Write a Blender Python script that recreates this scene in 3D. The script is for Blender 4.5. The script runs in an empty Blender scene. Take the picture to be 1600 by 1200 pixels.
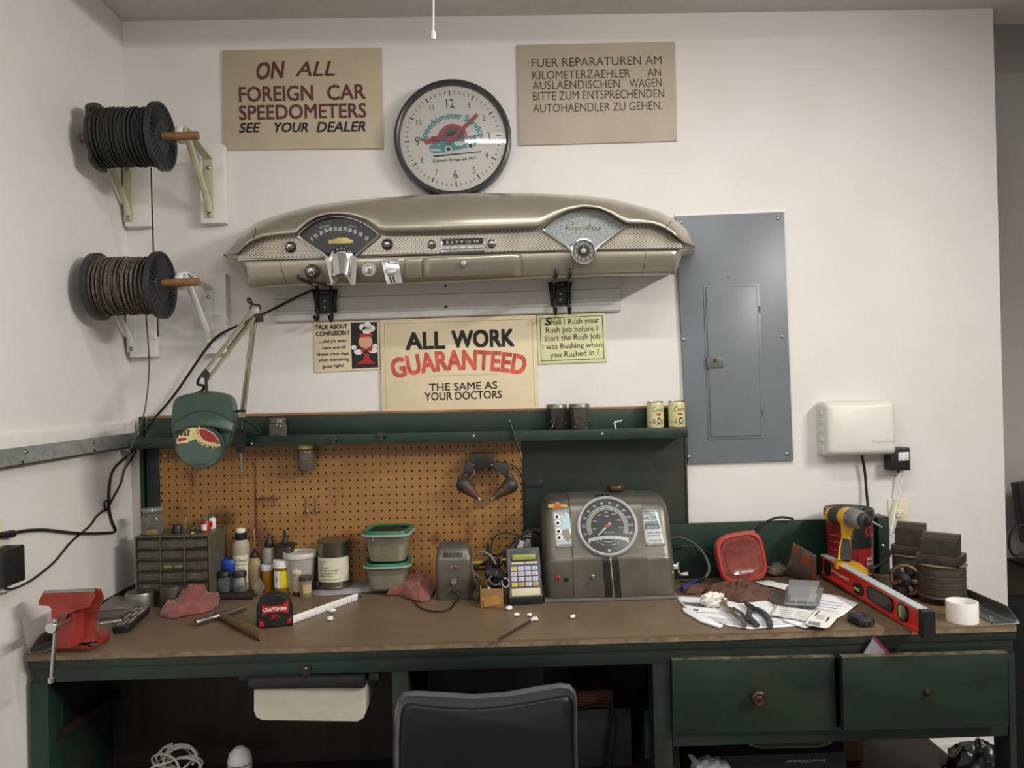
import bpy, bmesh, math, random
from mathutils import Vector, Matrix, noise as mnoise
D = bpy.data
COL = bpy.context.scene.collection
SC = bpy.context.scene
R = math.radians

# ---------------------------------------------------------------- camera
FPX = 1200.0                                    # focal length in pixels of a 1600 wide frame
CAM = Vector((0.0, -2.64, 1.57))
def cam_matrix(yaw, pitch, roll):
    f = Vector((math.sin(yaw)*math.cos(pitch), math.cos(yaw)*math.cos(pitch), math.sin(pitch)))
    r = f.cross(Vector((0, 0, 1))).normalized()
    u = r.cross(f)
    r2 = r*math.cos(roll) + u*math.sin(roll)
    u2 = u*math.cos(roll) - r*math.sin(roll)
    return Matrix((r2, u2, -f)).transposed()
CM = cam_matrix(R(1.1), R(0.15), R(-1.35))
cd = D.cameras.new('camera'); cam = D.objects.new('camera', cd); COL.objects.link(cam)
cam.matrix_world = Matrix.Translation(CAM) @ CM.to_4x4()
cd.sensor_width = 36.0; cd.lens = 36.0*FPX/1600.0; cd.clip_start = 0.02
SC.camera = cam

# ---------------------------------------------------------------- exposure, world
SC.view_settings.view_transform = 'Standard'
SC.view_settings.look = 'None'
SC.view_settings.exposure = -0.12
SC.view_settings.gamma = 1.0
SC.view_settings.use_curve_mapping = False
w = D.worlds.new('world'); SC.world = w; w.use_nodes = True
w.node_tree.nodes['Background'].inputs[0].default_value = (0.9, 0.93, 1.0, 1)
w.node_tree.nodes['Background'].inputs[1].default_value = 0.06

K1, K2, K3, K4, K5, K6 = 0.6, 14, 8, 12, 6, 72
# the ceiling's fluorescent shop lights, as area lights (one over the bench, two unseen behind the camera for room fill, one added fill at right)
def area(name, loc, sx, sy, power, col=(1.0, 0.988, 0.962), rot=(0, 0, 0), spread=180):
    l = D.lights.new(name, 'AREA'); l.shape = 'RECTANGLE'; l.size = sx; l.size_y = sy; l.energy = power; l.color = col
    l.spread = R(spread)
    o = D.objects.new(name, l); COL.objects.link(o); o.location = loc; o.rotation_euler = rot
    return o
# (bare tubes shine down and sideways, so every lamp is a pair of strips tilted to its two sides)
def lamp(name, x, y, front, back, tf=55, tb=55):
    area(name+'_wall_side', (x, y+0.035, 2.725), 1.22, 0.06, front, rot=(R(tf), 0, 0))
    area(name+'_room_side', (x, y-0.035, 2.725), 1.22, 0.06, back, rot=(R(-tb), 0, 0))
lamp('shop_light_over_bench', 0.50, -1.05, K1, K2, 45, 0)
lamp('shop_light_room_left', -0.45, -2.6, K3, K4, 35, 10)
area('fill_light_right', (2.5, -2.2, 2.725), 0.06, 1.22, K6, (1.0, 0.955, 0.88), rot=(0, R(50), 0), spread=150)  # added unseen fill lamp that brightens the left wall
lamp('shop_light_room_right', 1.5, -3.0, K5, K4, 35, 10)

# ---------------------------------------------------------------- pixel of the photograph -> point of the place
def ray(px, py):
    return CM @ Vector(((px-800.0)/FPX, (600.0-py)/FPX, -1.0))
def P(px, py, y):                               # on the vertical plane at depth y
    d = ray(px, py); return CAM + d*((y-CAM.y)/d.y)
def Pz(px, py, z):                              # on the horizontal plane at height z
    d = ray(px, py); return CAM + d*((z-CAM.z)/d.z)
def Px(px, py, x):
    d = ray(px, py); return CAM + d*((x-CAM.x)/d.x)
def proj(p):
    q = CM.transposed() @ (Vector(p)-CAM); return 800.0-FPX*q.x/q.z, 600.0+FPX*q.y/q.z
def S(y):                                       # metres per pixel at depth y
    return (y-CAM.y)/FPX

# ---------------------------------------------------------------- materials
def lin(c):
    def f(v):
        v /= 255.0
        return v/12.92 if v <= 0.04045 else ((v+0.055)/1.055)**2.4
    return (f(c[0]), f(c[1]), f(c[2]), 1.0)
class NT:
    def __init__(s, name):
        s.m = D.materials.new(name); s.m.use_nodes = True; s.t = s.m.node_tree
        s.b = s.t.nodes['Principled BSDF']; s.out = s.t.nodes['Material Output']
    def n(s, kind, **kw):
        nd = s.t.nodes.new(kind)
        for k, v in kw.items():
            if k in nd.bl_rna.properties.keys(): setattr(nd, k, v)
            else: nd.inputs[k.replace('_', ' ')].default_value = v
        return nd
    def l(s, a, b): s.t.links.new(a, b)
    def math(s, op, a, b=None, c=None):
        nd = s.t.nodes.new('ShaderNodeMath'); nd.operation = op
        for i, v in enumerate((a, b, c)):
            if v is None: continue
            if isinstance(v, (int, float)): nd.inputs[i].default_value = v
            else: s.l(v, nd.inputs[i])
        return nd.outputs[0]
    def coord(s): return s.n('ShaderNodeTexCoord').outputs['Object']
    def noise(s, scale, detail=4, rough=0.6, co=None, stretch=None):
        nd = s.n('ShaderNodeTexNoise'); nd.inputs['Scale'].default_value = scale
        nd.inputs['Detail'].default_value = detail; nd.inputs['Roughness'].default_value = rough
        co = co or s.coord()
        if stretch:
            mp = s.n('ShaderNodeMapping'); mp.inputs['Scale'].default_value = stretch; s.l(co, mp.inputs[0]); co = mp.outputs[0]
        s.l(co, nd.inputs['Vector']); return nd.outputs['Fac']
    def ramp(s, fac, a, b):
        nd = s.n('ShaderNodeMapRange'); nd.inputs[1].default_value = a; nd.inputs[2].default_value = b
        s.l(fac, nd.inputs[0]); return nd.outputs[0]
    def mix(s, fac, a, b):
        nd = s.t.nodes.new('ShaderNodeMix'); nd.data_type = 'RGBA'
        for i, v in ((0, fac), (6, a), (7, b)):
            if isinstance(v, (int, float)): nd.inputs[i].default_value = v
            elif isinstance(v, tuple): nd.inputs[i].default_value = v
            else: s.l(v, nd.inputs[i])
        return nd.outputs[2]
    def bump(s, h, strength=0.3, dist=0.002):
        nd = s.n('ShaderNodeBump'); nd.inputs['Strength'].default_value = strength; nd.inputs['Distance'].default_value = dist
        s.l(h, nd.inputs['Height']); s.l(nd.outputs[0], s.b.inputs['Normal'])
MATS = {}
def mat(name, col, rough=0.5, metal=0.0, var=0.12, vscale=25, wear=None, wearcol=None, wscale=18, bump=0.0, bscale=120,
        coat=0.0, trans=0.0, alpha=1.0, emit=None, stretch=None, spec=None, sheen=0.0):
    """a procedural material: base colour broken up by noise, optional worn patches of a second colour"""
    if name in MATS: return MATS[name]
    t = NT(name); b = t.b; c = lin(col)
    b.inputs['Roughness'].default_value = rough; b.inputs['Metallic'].default_value = metal
    if spec is not None: b.inputs['Specular IOR Level'].default_value = spec
    out = None
    if var > 0:
        dark = tuple(x*(1-var*1.6) for x in c[:3])+(1,); light = tuple(min(1, x*(1+var)) for x in c[:3])+(1,)
        out = t.mix(t.ramp(t.noise(vscale, stretch=stretch), 0.3, 0.7), dark, light)
    if wear is not None:
        f = t.ramp(t.noise(wscale, 8, 0.7, stretch=stretch), wear, wear+0.06)
        out = t.mix(f, out if out is not None else c, lin(wearcol))
    if out is not None: t.l(out, b.inputs['Base Color'])
    else: b.inputs['Base Color'].default_value = c
    if bump: t.bump(t.noise(bscale, 6), bump)
    if coat: b.inputs['Coat Weight'].default_value = coat; b.inputs['Coat Roughness'].default_value = 0.08
    if trans: b.inputs['Transmission Weight'].default_value = trans
    if sheen: b.inputs['Sheen Weight'].default_value = sheen
    if alpha < 1: b.inputs['Alpha'].default_value = alpha
    if emit: b.inputs['Emission Color'].default_value = lin(emit[0]); b.inputs['Emission Strength'].default_value = emit[1]
    MATS[name] = t.m; return t.m
def thin(name, col, alpha, rough=0.08, edge=0.5):
    """thin clear glass or plastic: see-through face on, milky and glossy at the rim"""
    if name in MATS: return MATS[name]
    t = NT(name); b = t.b
    b.inputs['Base Color'].default_value = lin(col); b.inputs['Roughness'].default_value = rough
    lw = t.n('ShaderNodeLayerWeight'); lw.inputs['Blend'].default_value = 0.35
    a = t.math('ADD', t.math('MULTIPLY', lw.outputs['Facing'], edge), alpha)
    t.l(t.math('MINIMUM', a, 1.0), b.inputs['Alpha'])
    g = t.n('ShaderNodeBsdfGlossy'); g.inputs['Roughness'].default_value = rough; fr = t.n('ShaderNodeFresnel'); fr.inputs[0].default_value = 1.45
    ms = t.n('ShaderNodeMixShader'); t.l(fr.outputs[0], ms.inputs[0]); t.l(b.outputs[0], ms.inputs[1]); t.l(g.outputs[0], ms.inputs[2]); t.l(ms.outputs[0], t.out.inputs['Surface'])
    MATS[name] = t.m; return t.m

# ---------------------------------------------------------------- object tree
WM = {}
def tag(o, label=None, cat=None, group=None, kind=None):
    for k, v in (('label', label), ('category', cat), ('group', group), ('kind', kind)):
        if v: o[k] = v
    return o
def thing(name, label, cat, loc=(0, 0, 0), rot=(0, 0, 0), group=None):
    o = D.objects.new(name, None); COL.objects.link(o)
    o.location = loc; o.rotation_euler = rot if isinstance(rot, (tuple, list)) else (0, 0, rot)
    o.empty_display_size = 0.02
    from mathutils import Euler
    WM[o.name] = Matrix.Translation(Vector(loc)) @ o.rotation_euler.to_matrix().to_4x4()
    return tag(o, label, cat, group)
def dup(root, loc=None, rot=None, label=None, group=None):
    r = root.copy(); COL.objects.link(r)
    if loc is not None: r.location = loc
    if rot is not None: r.rotation_euler = rot
    WM[r.name] = Matrix.Translation(r.location) @ r.rotation_euler.to_matrix().to_4x4()
    if label: r['label'] = label
    if group: r['group'] = group
    for ch in list(root.children):
        c = ch.copy(); COL.objects.link(c); c.parent = r
        for g in list(ch.children):
            d = g.copy(); COL.objects.link(d); d.parent = c
    return r
def frame(d, up=None):
    """matrix whose z axis runs along d"""
    d = Vector(d).normalized()
    up = Vector(up) if up is not None else (Vector((0, 0, 1)) if abs(d.z) < 0.95 else Vector((0, 1, 0)))
    x = up.cross(d).normalized(); y = d.cross(x)
    return Matrix((x, y, d)).transposed()
def curve(pts, sub=6, closed=False):
    """Catmull-Rom through points"""
    pts = [Vector(p) for p in pts]; n = len(pts); out = []
    if n < 3: return pts
    rng = range(n) if closed else range(n-1)
    for i in rng:
        if closed: p0, p1, p2, p3 = pts[(i-1) % n], pts[i], pts[(i+1) % n], pts[(i+2) % n]
        else: p0, p1, p2, p3 = pts[max(i-1, 0)], pts[i], pts[i+1], pts[min(i+2, n-1)]
        for k in range(sub):
            t = k/sub
            out.append(0.5*((2*p1)+(p2-p0)*t+(2*p0-5*p1+4*p2-p3)*t*t+(3*p1-p0-3*p2+p3)*t**3))
    if not closed: out.append(pts[-1])
    return out
class MB:
    def __init__(s, *mats):
        s.bm = bmesh.new(); s.mats = list(mats); s.mi = 0
    def use(s, m):
        if m not in s.mats: s.mats.append(m)
        s.mi = s.mats.index(m); return s
    def _f(s, vs):
        try:
            f = s.bm.faces.new(vs); f.material_index = s.mi; f.smooth = True; return f
        except ValueError: return None
    def verts(s, pts): return [s.bm.verts.new(Vector(p)) for p in pts]
    def hull(s, rings, closed=True, caps=True):
        """skin a run of rings with equal point counts"""
        vr = [s.verts(r) for r in rings]; n = len(vr[0])
        for a, b in zip(vr, vr[1:]):
            for i in range(n if closed else n-1):
                j = (i+1) % n; s._f((a[i], a[j], b[j], b[i]))
        if caps and closed:
            s._f(tuple(reversed(vr[0]))); s._f(tuple(vr[-1]))
        return s
    def box(s, c, size, rot=None, bevel=0.0, seg=2):
        c = Vector(c); h = Vector(size)/2; rm = rot if rot is not None else Matrix.Identity(3)
        if not isinstance(rm, Matrix): rm = Matrix.Rotation(rm, 3, 'Z')
        v = s.verts([c + rm @ Vector((x*h.x, y*h.y, z*h.z)) for x in (-1, 1) for y in (-1, 1) for z in (-1, 1)])
        fs = [s._f([v[i] for i in q]) for q in ((0, 1, 3, 2), (4, 6, 7, 5), (0, 4, 5, 1), (2, 3, 7, 6), (0, 2, 6, 4), (1, 5, 7, 3))]
        if bevel:
            es = {e for f in fs for e in f.edges}
            r = bmesh.ops.bevel(s.bm, geom=list(es), offset=bevel, segments=seg, affect='EDGES', profile=0.6)
            for f in r['faces']: f.smooth = True; f.material_index = s.mi
        return s
    def bb(s, x0, x1, y0, y1, z0, z1, bevel=0.0, seg=2):
        return s.box(((x0+x1)/2, (y0+y1)/2, (z0+z1)/2), (abs(x1-x0), abs(y1-y0), abs(z1-z0)), None, bevel, seg)
    def cyl(s, p0, p1, r0, r1=None, n=20, caps=True):
        r1 = r0 if r1 is None else r1; p0 = Vector(p0); p1 = Vector(p1); m = frame(p1-p0)
        ring = lambda p, r: [p + m @ Vector((r*math.cos(2*math.pi*i/n), r*math.sin(2*math.pi*i/n), 0)) for i in range(n)]
        return s.hull([ring(p0, r0), ring(p1, r1)], True, caps)
    def lathe(s, prof, c=(0, 0, 0), n=28, m=None, sx=1.0, sy=1.0, caps=True, twist=None):
        """turn (radius, height) pairs about the local z axis"""
        c = Vector(c); m = m or Matrix.Identity(3); rings = []
        for r, z in prof:
            rings.append([c + m @ Vector((sx*max(r, 1e-5)*math.cos(2*math.pi*i/n), sy*max(r, 1e-5)*math.sin(2*math.pi*i/n), z)) for i in range(n)])
        return s.hull(rings, True, caps)
    def sq(s, prof, c=(0, 0, 0), n=40, m=None, pw=4.0, sx=1.0, sy=1.0, caps=True):
        """like lathe with a rounded-square section"""
        c = Vector(c); m = m or Matrix.Identity(3); rings = []
        for r, z in prof:
            rg = []
            for i in range(n):
                a = 2*math.pi*i/n; ca, sa = math.cos(a), math.sin(a)
                k = (abs(ca)**pw + abs(sa)**pw)**(-1/pw)
                rg.append(c + m @ Vector((sx*r*k*ca, sy*r*k*sa, z)))
            rings.append(rg)
        return s.hull(rings, True, caps)
    def tube(s, pts, r, n=8, sub=6, closed=False, caps=True, smooth=True, flat=1.0, rad=None):
        ps = curve(pts, sub, closed) if smooth else [Vector(p) for p in pts]
        rings = []; N = len(ps); prev = None
        for i, p in enumerate(ps):
            if closed: d = ps[(i+1) % N]-ps[i-1]
            else: d = ps[min(i+1, N-1)]-ps[max(i-1, 0)]
            if d.length < 1e-9: d = Vector((0, 0, 1))
            d.normalize()
            if prev is None: x = frame(d).col[0].copy()
            else: x = prev - d*prev.dot(d); x = x.normalized() if x.length > 1e-6 else frame(d).col[0].copy()
            prev = x; y = d.cross(x)
            rr = rad(i/(N-1)) if rad else r
            rings.append([p + x*rr*math.cos(2*math.pi*k/n) + y*rr*flat*math.sin(2*math.pi*k/n) for k in range(n)])
        if closed: rings.append(rings[0])
        if closed:
            vr = [s.verts(q) for q in rings[:-1]]; vr.append(vr[0])
            for a, b in zip(vr, vr[1:]):
                for i in range(n):
                    j = (i+1) % n; s._f((a[i], a[j], b[j], b[i]))
            return s
        return s.hull(rings, True, caps)
    def prism(s, pts, off, bevel=0.0, seg=2):
        """extrude a closed outline of 3-D points by a vector"""
        off = Vector(off); a = s.verts(pts); b = s.verts([Vector(p)+off for p in pts]); n = len(a)
        f0 = s._f(a); f1 = s._f(list(reversed(b)))
        fs = [s._f((a[j], a[i], b[i], b[j])) for i in range(n) for j in [(i+1) % n]]
        for f in [f0, f1]:
            if f: f.smooth = False
        if bevel:
            bevel_e = [e for f in (f0, f1) if f for e in f.edges]
            r = bmesh.ops.bevel(s.bm, geom=bevel_e, offset=bevel, segments=seg, affect='EDGES', profile=0.5)
            for f in r['faces']: f.material_index = s.mi
        return s
    def flat(s, pts, tri=True): s._f(s.verts(pts)); return s
    def ball(s, c, r, n=16, sx=1, sy=1, sz=1):
        return s.lathe([(r*math.sin(math.pi*k/(n//2)), -r*sz*math.cos(math.pi*k/(n//2))) for k in range(n//2+1)], c, n, None, sx, sy, False)
    def grid(s, fn, nu, nv, closed_u=False):
        vs = [[s.bm.verts.new(Vector(fn(i/nu, j/nv))) for i in range(nu + (0 if closed_u else 1))] for j in range(nv+1)]
        for j in range(nv):
            for i in range(nu):
                k = (i+1) % nu if closed_u else i+1
                s._f((vs[j][i], vs[j][k], vs[j+1][k], vs[j+1][i]))
        return s
    def mesh(s, name, local=None, angle=38, weld=0.0):
        if weld: bmesh.ops.remove_doubles(s.bm, verts=s.bm.verts, dist=weld)
        bmesh.ops.recalc_face_normals(s.bm, faces=s.bm.faces)
        if local is not None: s.bm.transform(local)
        me = D.meshes.new(name); s.bm.to_mesh(me); s.bm.free()
        for m in s.mats: me.materials.append(m)
        me.set_sharp_from_angle(angle=R(angle))
        return me
    def part(s, name, parent, label=None, world=False, angle=38, thick=0.0, sub=0, weld=0.0):
        """link as a part of parent; world=True when the points were given in world space"""
        top = parent
        while top.parent: top = top.parent
        loc = WM[top.name].inverted() if world else None
        o = D.objects.new(name, s.mesh(name, loc, angle, weld)); COL.objects.link(o); o.parent = parent
        if label: o['label'] = label
        return s._mods(o, thick, sub)
    def single(s, name, label, cat, loc=(0, 0, 0), rot=(0, 0, 0), group=None, world=False, angle=38, kind=None, thick=0.0, sub=0, weld=0.0):
        r = rot if isinstance(rot, (tuple, list)) else (0, 0, rot)
        from mathutils import Euler
        mw = Matrix.Translation(Vector(loc)) @ Euler(r).to_matrix().to_4x4()
        o = D.objects.new(name, s.mesh(name, mw.inverted() if world else None, angle, weld)); COL.objects.link(o)
        o.location = loc; o.rotation_euler = r; WM[o.name] = mw
        tag(o, label, cat, group, kind)
        return s._mods(o, thick, sub)
    def struct(s, name, world=True, angle=38):
        o = D.objects.new(name, s.mesh(name, None, angle)); COL.objects.link(o); o['kind'] = 'structure'; WM[o.name] = Matrix.Identity(4)
        return o
    def _mods(s, o, thick, sub):
        if sub:
            m = o.modifiers.new('sub', 'SUBSURF'); m.levels = m.render_levels = sub
        if thick:
            m = o.modifiers.new('thick', 'SOLIDIFY'); m.thickness = thick; m.offset = 0
        return o
    # ---- lettering
    def text(s, body, origin, ux, uy, width=None, height=None, depth=0.0006, shear=0.0, bold=0.0, space=1.0, align='C', arc=None, fit=None, word=1.0):
        """letters in the plane of unit vectors ux, uy; width/height in metres; origin is the (left/centre/right) baseline point;
        arc = radius bends the baseline (positive: rainbow)"""
        cu = D.curves.new('t', 'FONT'); cu.body = body; cu.size = 1.0; cu.shear = shear; cu.offset = min(bold, 0.0); cu.space_character = space
        cu.space_word = word; cu.resolution_u = 3; cu.extrude = 0.0
        ob = D.objects.new('t', cu); COL.objects.link(ob)
        dg = bpy.context.evaluated_depsgraph_get(); dg.update()
        me = D.meshes.new_from_object(ob.evaluated_get(dg))
        xs = [v.co.x for v in me.vertices]; ys = [v.co.y for v in me.vertices]
        if xs:
            x0, x1 = min(xs), max(xs); cap = 0.73
            kx = ky = 1.0
            if height: ky = height/cap
            if width: kx = width/(x1-x0)
            if not height: ky = kx
            if not width: kx = ky
            ux = Vector(ux); uy = Vector(uy); nrm = ux.cross(uy); o = Vector(origin)
            ax = {'L': x0, 'C': (x0+x1)/2, 'R': x1}[align]
            def pt(co):
                x, y = (co.x-ax)*kx, co.y*ky
                if arc:
                    a = x/arc; r = arc+y
                    x, y = r*math.sin(a), r*math.cos(a)-arc
                return o + ux*x + uy*y + nrm*depth
            bo = bold*ky
            for k, (bx, by) in enumerate(((0, 0),) if bold <= 0 else ((-bo, -bo), (bo, -bo), (-bo, bo), (bo, bo))):
                sh = ux*bx + uy*by + nrm*(0.00003*k)
                vs = [s.bm.verts.new(pt(v.co)+sh) for v in me.vertices]
                for p in me.polygons:
                    f = s._f([vs[i] for i in p.vertices])
                    if f: f.smooth = False
        D.objects.remove(ob); D.curves.remove(cu); D.meshes.remove(me)
        return s
XV, YV, ZV = Vector((1, 0, 0)), Vector((0, 1, 0)), Vector((0, 0, 1))
def rx(a): return Matrix.Rotation(a, 3, 'X')
def ry(a): return Matrix.Rotation(a, 3, 'Y')
def rz(a): return Matrix.Rotation(a, 3, 'Z')
def rrect(w, h, r, n=5):
    """rounded rectangle outline (x, y) centred on 0"""
    out = []
    for cx, cy, a0 in ((w/2-r, h/2-r, 0), (-w/2+r, h/2-r, 90), (-w/2+r, -h/2+r, 180), (w/2-r, -h/2+r, 270)):
        for k in range(n+1):
            a = R(a0+90*k/n); out.append((cx+r*math.cos(a), cy+r*math.sin(a)))
    return out
def lab(base, words): return base + ' ' + words

# ---------------------------------------------------------------- shared materials
WHITE_WALL = None
def make_wall():
    t = NT('painted_plaster'); b = t.b
    t.l(t.mix(t.ramp(t.noise(3.0, 5), 0.3, 0.7), lin((218, 214, 210)), lin((226, 223, 220))), b.inputs['Base Color'])
    b.inputs['Roughness'].default_value = 0.55
    t.bump(t.noise(160, 4), 0.25, 0.0012); return t.m
M_WALL = make_wall()
M_TRIM = mat('white_trim_paint', (228, 225, 220), 0.4, var=0.03)
def make_green():
    t = NT('worn_green_paint'); b = t.b
    base = t.mix(t.ramp(t.noise(6, 5), 0.35, 0.65), lin((16, 37, 28)), lin((22, 53, 39)))
    base = t.mix(t.ramp(t.noise(2.2, 4), 0.5, 0.68), base, lin((38, 43, 38)))
    base = t.mix(t.ramp(t.noise(38, 10, 0.75, stretch=(1, 1, 2)), 0.695, 0.72), base, lin((120, 112, 84)))
    t.l(base, b.inputs['Base Color']); b.inputs['Roughness'].default_value = 0.42
    t.bump(t.noise(60, 4), 0.12); return t.m
M_GREEN = make_green()
def make_dark_green():
    t = NT('dark_worn_green_paint'); b = t.b
    base = t.mix(t.ramp(t.noise(5, 5), 0.35, 0.65), lin((20, 31, 26)), lin((29, 42, 35)))
    base = t.mix(t.ramp(t.noise(1.6, 4), 0.50, 0.62), base, lin((20, 56, 41)))
    base = t.mix(t.ramp(t.noise(1.9, 5, stretch=(1, 1, .6)), 0.56, 0.70), base, lin((50, 48, 42)))
    base = t.mix(t.ramp(t.noise(34, 10, 0.78, stretch=(1, 1, 2.5)), 0.70, 0.73), base, lin((112, 98, 74)))
    t.l(base, b.inputs['Base Color']); b.inputs['Roughness'].default_value = 0.45
    t.bump(t.noise(60, 4), 0.12); return t.m
M_DARKGREEN = make_dark_green()  # apron and legs; also hutch parts darkened for the shade under the shelf
M_CHROME = mat('chrome', (215, 215, 215), 0.14, 1.0, var=0.05)
M_STEEL = mat('brushed_steel', (165, 165, 163), 0.34, 1.0, var=0.1, vscale=60)
M_GALV = mat('galvanised_steel', (178, 182, 184), 0.38, 0.9, var=0.18, vscale=30)
M_BLACK = mat('black_plastic', (26, 26, 28), 0.42, var=0.15)
M_RUBBER = mat('black_cable_rubber', (22, 21, 21), 0.5, var=0.1)
M_WHITEP = mat('white_plastic', (232, 231, 226), 0.38, var=0.03)
M_INK = mat('black_ink', (24, 22, 22), 0.6, var=0.0)
M_GREYINK = mat('grey_ink', (92, 90, 90), 0.6, var=0.0)
M_RED = mat('red_plastic', (176, 34, 28), 0.38, var=0.08)
M_PAPER = mat('white_paper', (232, 231, 234), 0.75, var=0.03)
M_GLASS = thin('jar_glass', (196, 200, 190), 0.10, 0.06, 0.45)
M_WOOD = mat('bare_wood', (150, 108, 66), 0.6, var=0.25, vscale=14, stretch=(1, 8, 8))
M_DARKMETAL = mat('dark_gunmetal', (64, 62, 58), 0.42, 0.7, var=0.2, vscale=40)
M_BRASS = mat('brass', (170, 130, 60), 0.3, 1.0, var=0.2)
def screw(mb, c, r=0.005, d=(0, -1, 0)):
    """a domed screw head standing on a surface"""
    mb.lathe([(r, 0), (r*0.95, r*0.35), (r*0.6, r*0.62), (0.0, r*0.7)], c, 12, frame(d)); return mb

# ---------------------------------------------------------------- the room
WX = -1.249                                      # left wall
CZ = 2.845                                       # ceiling
WR = 1.757                                       # right end of the back wall
BZ = 0.905; BF = -0.626                          # bench top height, bench front
MB(M_WALL).bb(WX-0.14, WR, 0.0, 0.12, 0, CZ).struct('wall_back')
MB(M_WALL).bb(WX-0.12, WX, -4.6, 0.0, 0, CZ).struct('wall_left')
MB(mat('ceiling_paint', (205, 200, 195), 0.7, var=0.03)).bb(WX-0.12, 3.6, -4.6, 0.12, CZ, CZ+0.1).bb(WR, 3.6, 0.12, 1.6, CZ+0.9, CZ+1.0).bb(WR, 3.6, 0.10, 0.12, CZ+0.1, CZ+0.9).struct('ceiling')
MB(mat('concrete_floor', (92, 88, 84), 0.6, var=0.2, vscale=6, bump=0.2)).bb(WX-0.12, 3.6, -4.6, 1.6, -0.1, 0).struct('floor')
MB(M_WALL).bb(WR-0.3, 3.6, 0.62, 0.74, 0, CZ+0.9).struct('wall_recess')
MB(M_WALL).bb(3.48, 3.6, -4.6, 1.3, 0, CZ+0.9).struct('wall_right')
MB(M_WALL).bb(WX-0.12, 3.6, -4.72, -4.6, 0, CZ).struct('wall_rear')
MB(M_TRIM).bb(WX+0.02, WR, -0.016, 0.0, 0, 0.10).bb(WX+0.02, WR, -0.011, 0, 0.10, 0.115).struct('baseboard_back')
# white board and steel angle along the left wall
MB(M_TRIM).bb(WX, WX+0.018, -2.2, -0.005, 1.425, 1.477, 0.002).struct('trim_1')
mb = MB(M_GALV)
mb.bb(WX, WX+0.003, -2.2, -0.012, 1.392, 1.45); mb.bb(WX, WX+0.036, -2.2, -0.012, 1.400, 1.403)
mb.prism([(WX+0.019, -2.2, 1.443), (WX+0.022, -2.2, 1.443), (WX+0.037, -2.2, 1.402), (WX+0.034, -2.2, 1.401)], (0, 2.188, 0))
rail = mb.single('steel_rail', 'galvanised steel rail running along the left wall', 'rail', (WX+0.02, -1.0, 1.40), world=True)
mb = MB(M_STEEL)
for yy in (-0.63, -0.30): screw(mb, (WX+0.026, yy, 1.43), 0.007, (1, 0, 0.3))
for yy in (-0.66, -0.31): mb.use(M_BLACK); screw(mb, (WX+0.036, yy, 1.406), 0.004, (1, 0, 0))
mb.part('screw', rail, world=True)
# housings of the three shop lights, added out of view
for i, (lx_, ly_2) in enumerate(((0.50, -1.05), (-0.45, -2.6), (1.5, -3.0))):
    MB(M_TRIM).bb(lx_-0.65, lx_+0.65, ly_2-0.09, ly_2+0.09, 2.745, CZ, 0.004).struct('trim_%d' % (i+3))
MB(M_TRIM).bb(2.41, 2.59, -2.85, -1.55, 2.745, CZ, 0.004).struct('trim_6')  # housing of the added fill lamp, out of view
# pull cord of the shop light overhead
c0 = P(677, 52, -1.12)
mb = MB(M_WHITEP); mb.tube([c0, (c0.x+0.002, c0.y, 2.40), (c0.x-0.004, c0.y, 2.735)], 0.0016, 6)
pc = mb.single('pull_cord', 'white pull cord hanging from the light above the clock', 'cord', (c0.x, c0.y, c0.z), world=True)
MB(M_WHITEP).lathe([(0.001, 0.006), (0.004, 0.003), (0.005, -0.008), (0.003, -0.012)], c0, 10).part('pull_knob', pc, world=True)

# ---------------------------------------------------------------- things on the back wall
def plate_px(mb, corners, y, t, bevel=0.0):
    """a flat board whose front face has these photo corners at depth y, thickness t towards the wall"""
    pts = [P(a, b, y) for a, b in corners]
    mb.prism(pts, (0, t, 0), bevel); return pts
def tpx(mb, body, x0, y0, x1, y1, cap, y, **kw):
    """lettering whose baseline runs between two photo points at depth y, cap = letter height in photo pixels"""
    a, b = P(x0, y0, y), P(x1, y1, y); ux = (b-a).normalized(); uy = Vector((0, -1, 0)).cross(ux); uy = -uy if uy.z < 0 else uy
    mb.text(body, a, ux, uy, width=(b-a).length, height=cap*S(y), align='L', depth=0.0, **kw)
def board(name, label, cat, corners, y, t, m, lines, bevel=0.001):
    c = P(sum(p[0] for p in corners)/4, sum(p[1] for p in corners)/4, y+t)
    th = thing(name, label, cat, c)
    mb = MB(m); plate_px(mb, corners, y, t, bevel); mb.part('board', th, world=True)
    for nm, ink, rows in lines:
        mb = MB(ink)
        for r in rows:
            kw = r[6] if len(r) > 6 else {}
            tpx(mb, *r[:6], y-0.0008, **kw)
        mb.part(nm, th, world=True)
    return th
M_TAN = mat('aged_tan_card', (184, 171, 146), 0.55, var=0.07, vscale=4, wear=0.70, wearcol=(150, 132, 105), wscale=9)
M_TANB = mat('aged_tan_card_grey', (178, 166, 149), 0.55, var=0.07, vscale=4, wear=0.72, wearcol=(150, 136, 116), wscale=12)
M_CREAM = mat('aged_cream_card', (222, 207, 174), 0.55, var=0.05, vscale=4, wear=0.74, wearcol=(192, 168, 128), wscale=14)
M_GREENCREAM = mat('pale_green_cream_tin', (222, 220, 172), 0.35, var=0.04)
M_MAROON = mat('maroon_ink', (92, 44, 48), 0.6, var=0.06)
M_REDINK = mat('faded_red_ink', (204, 86, 70), 0.6, var=0.22, vscale=30)
IT = dict(shear=0.22, bold=0.022)
BD = dict(bold=0.018)
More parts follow.
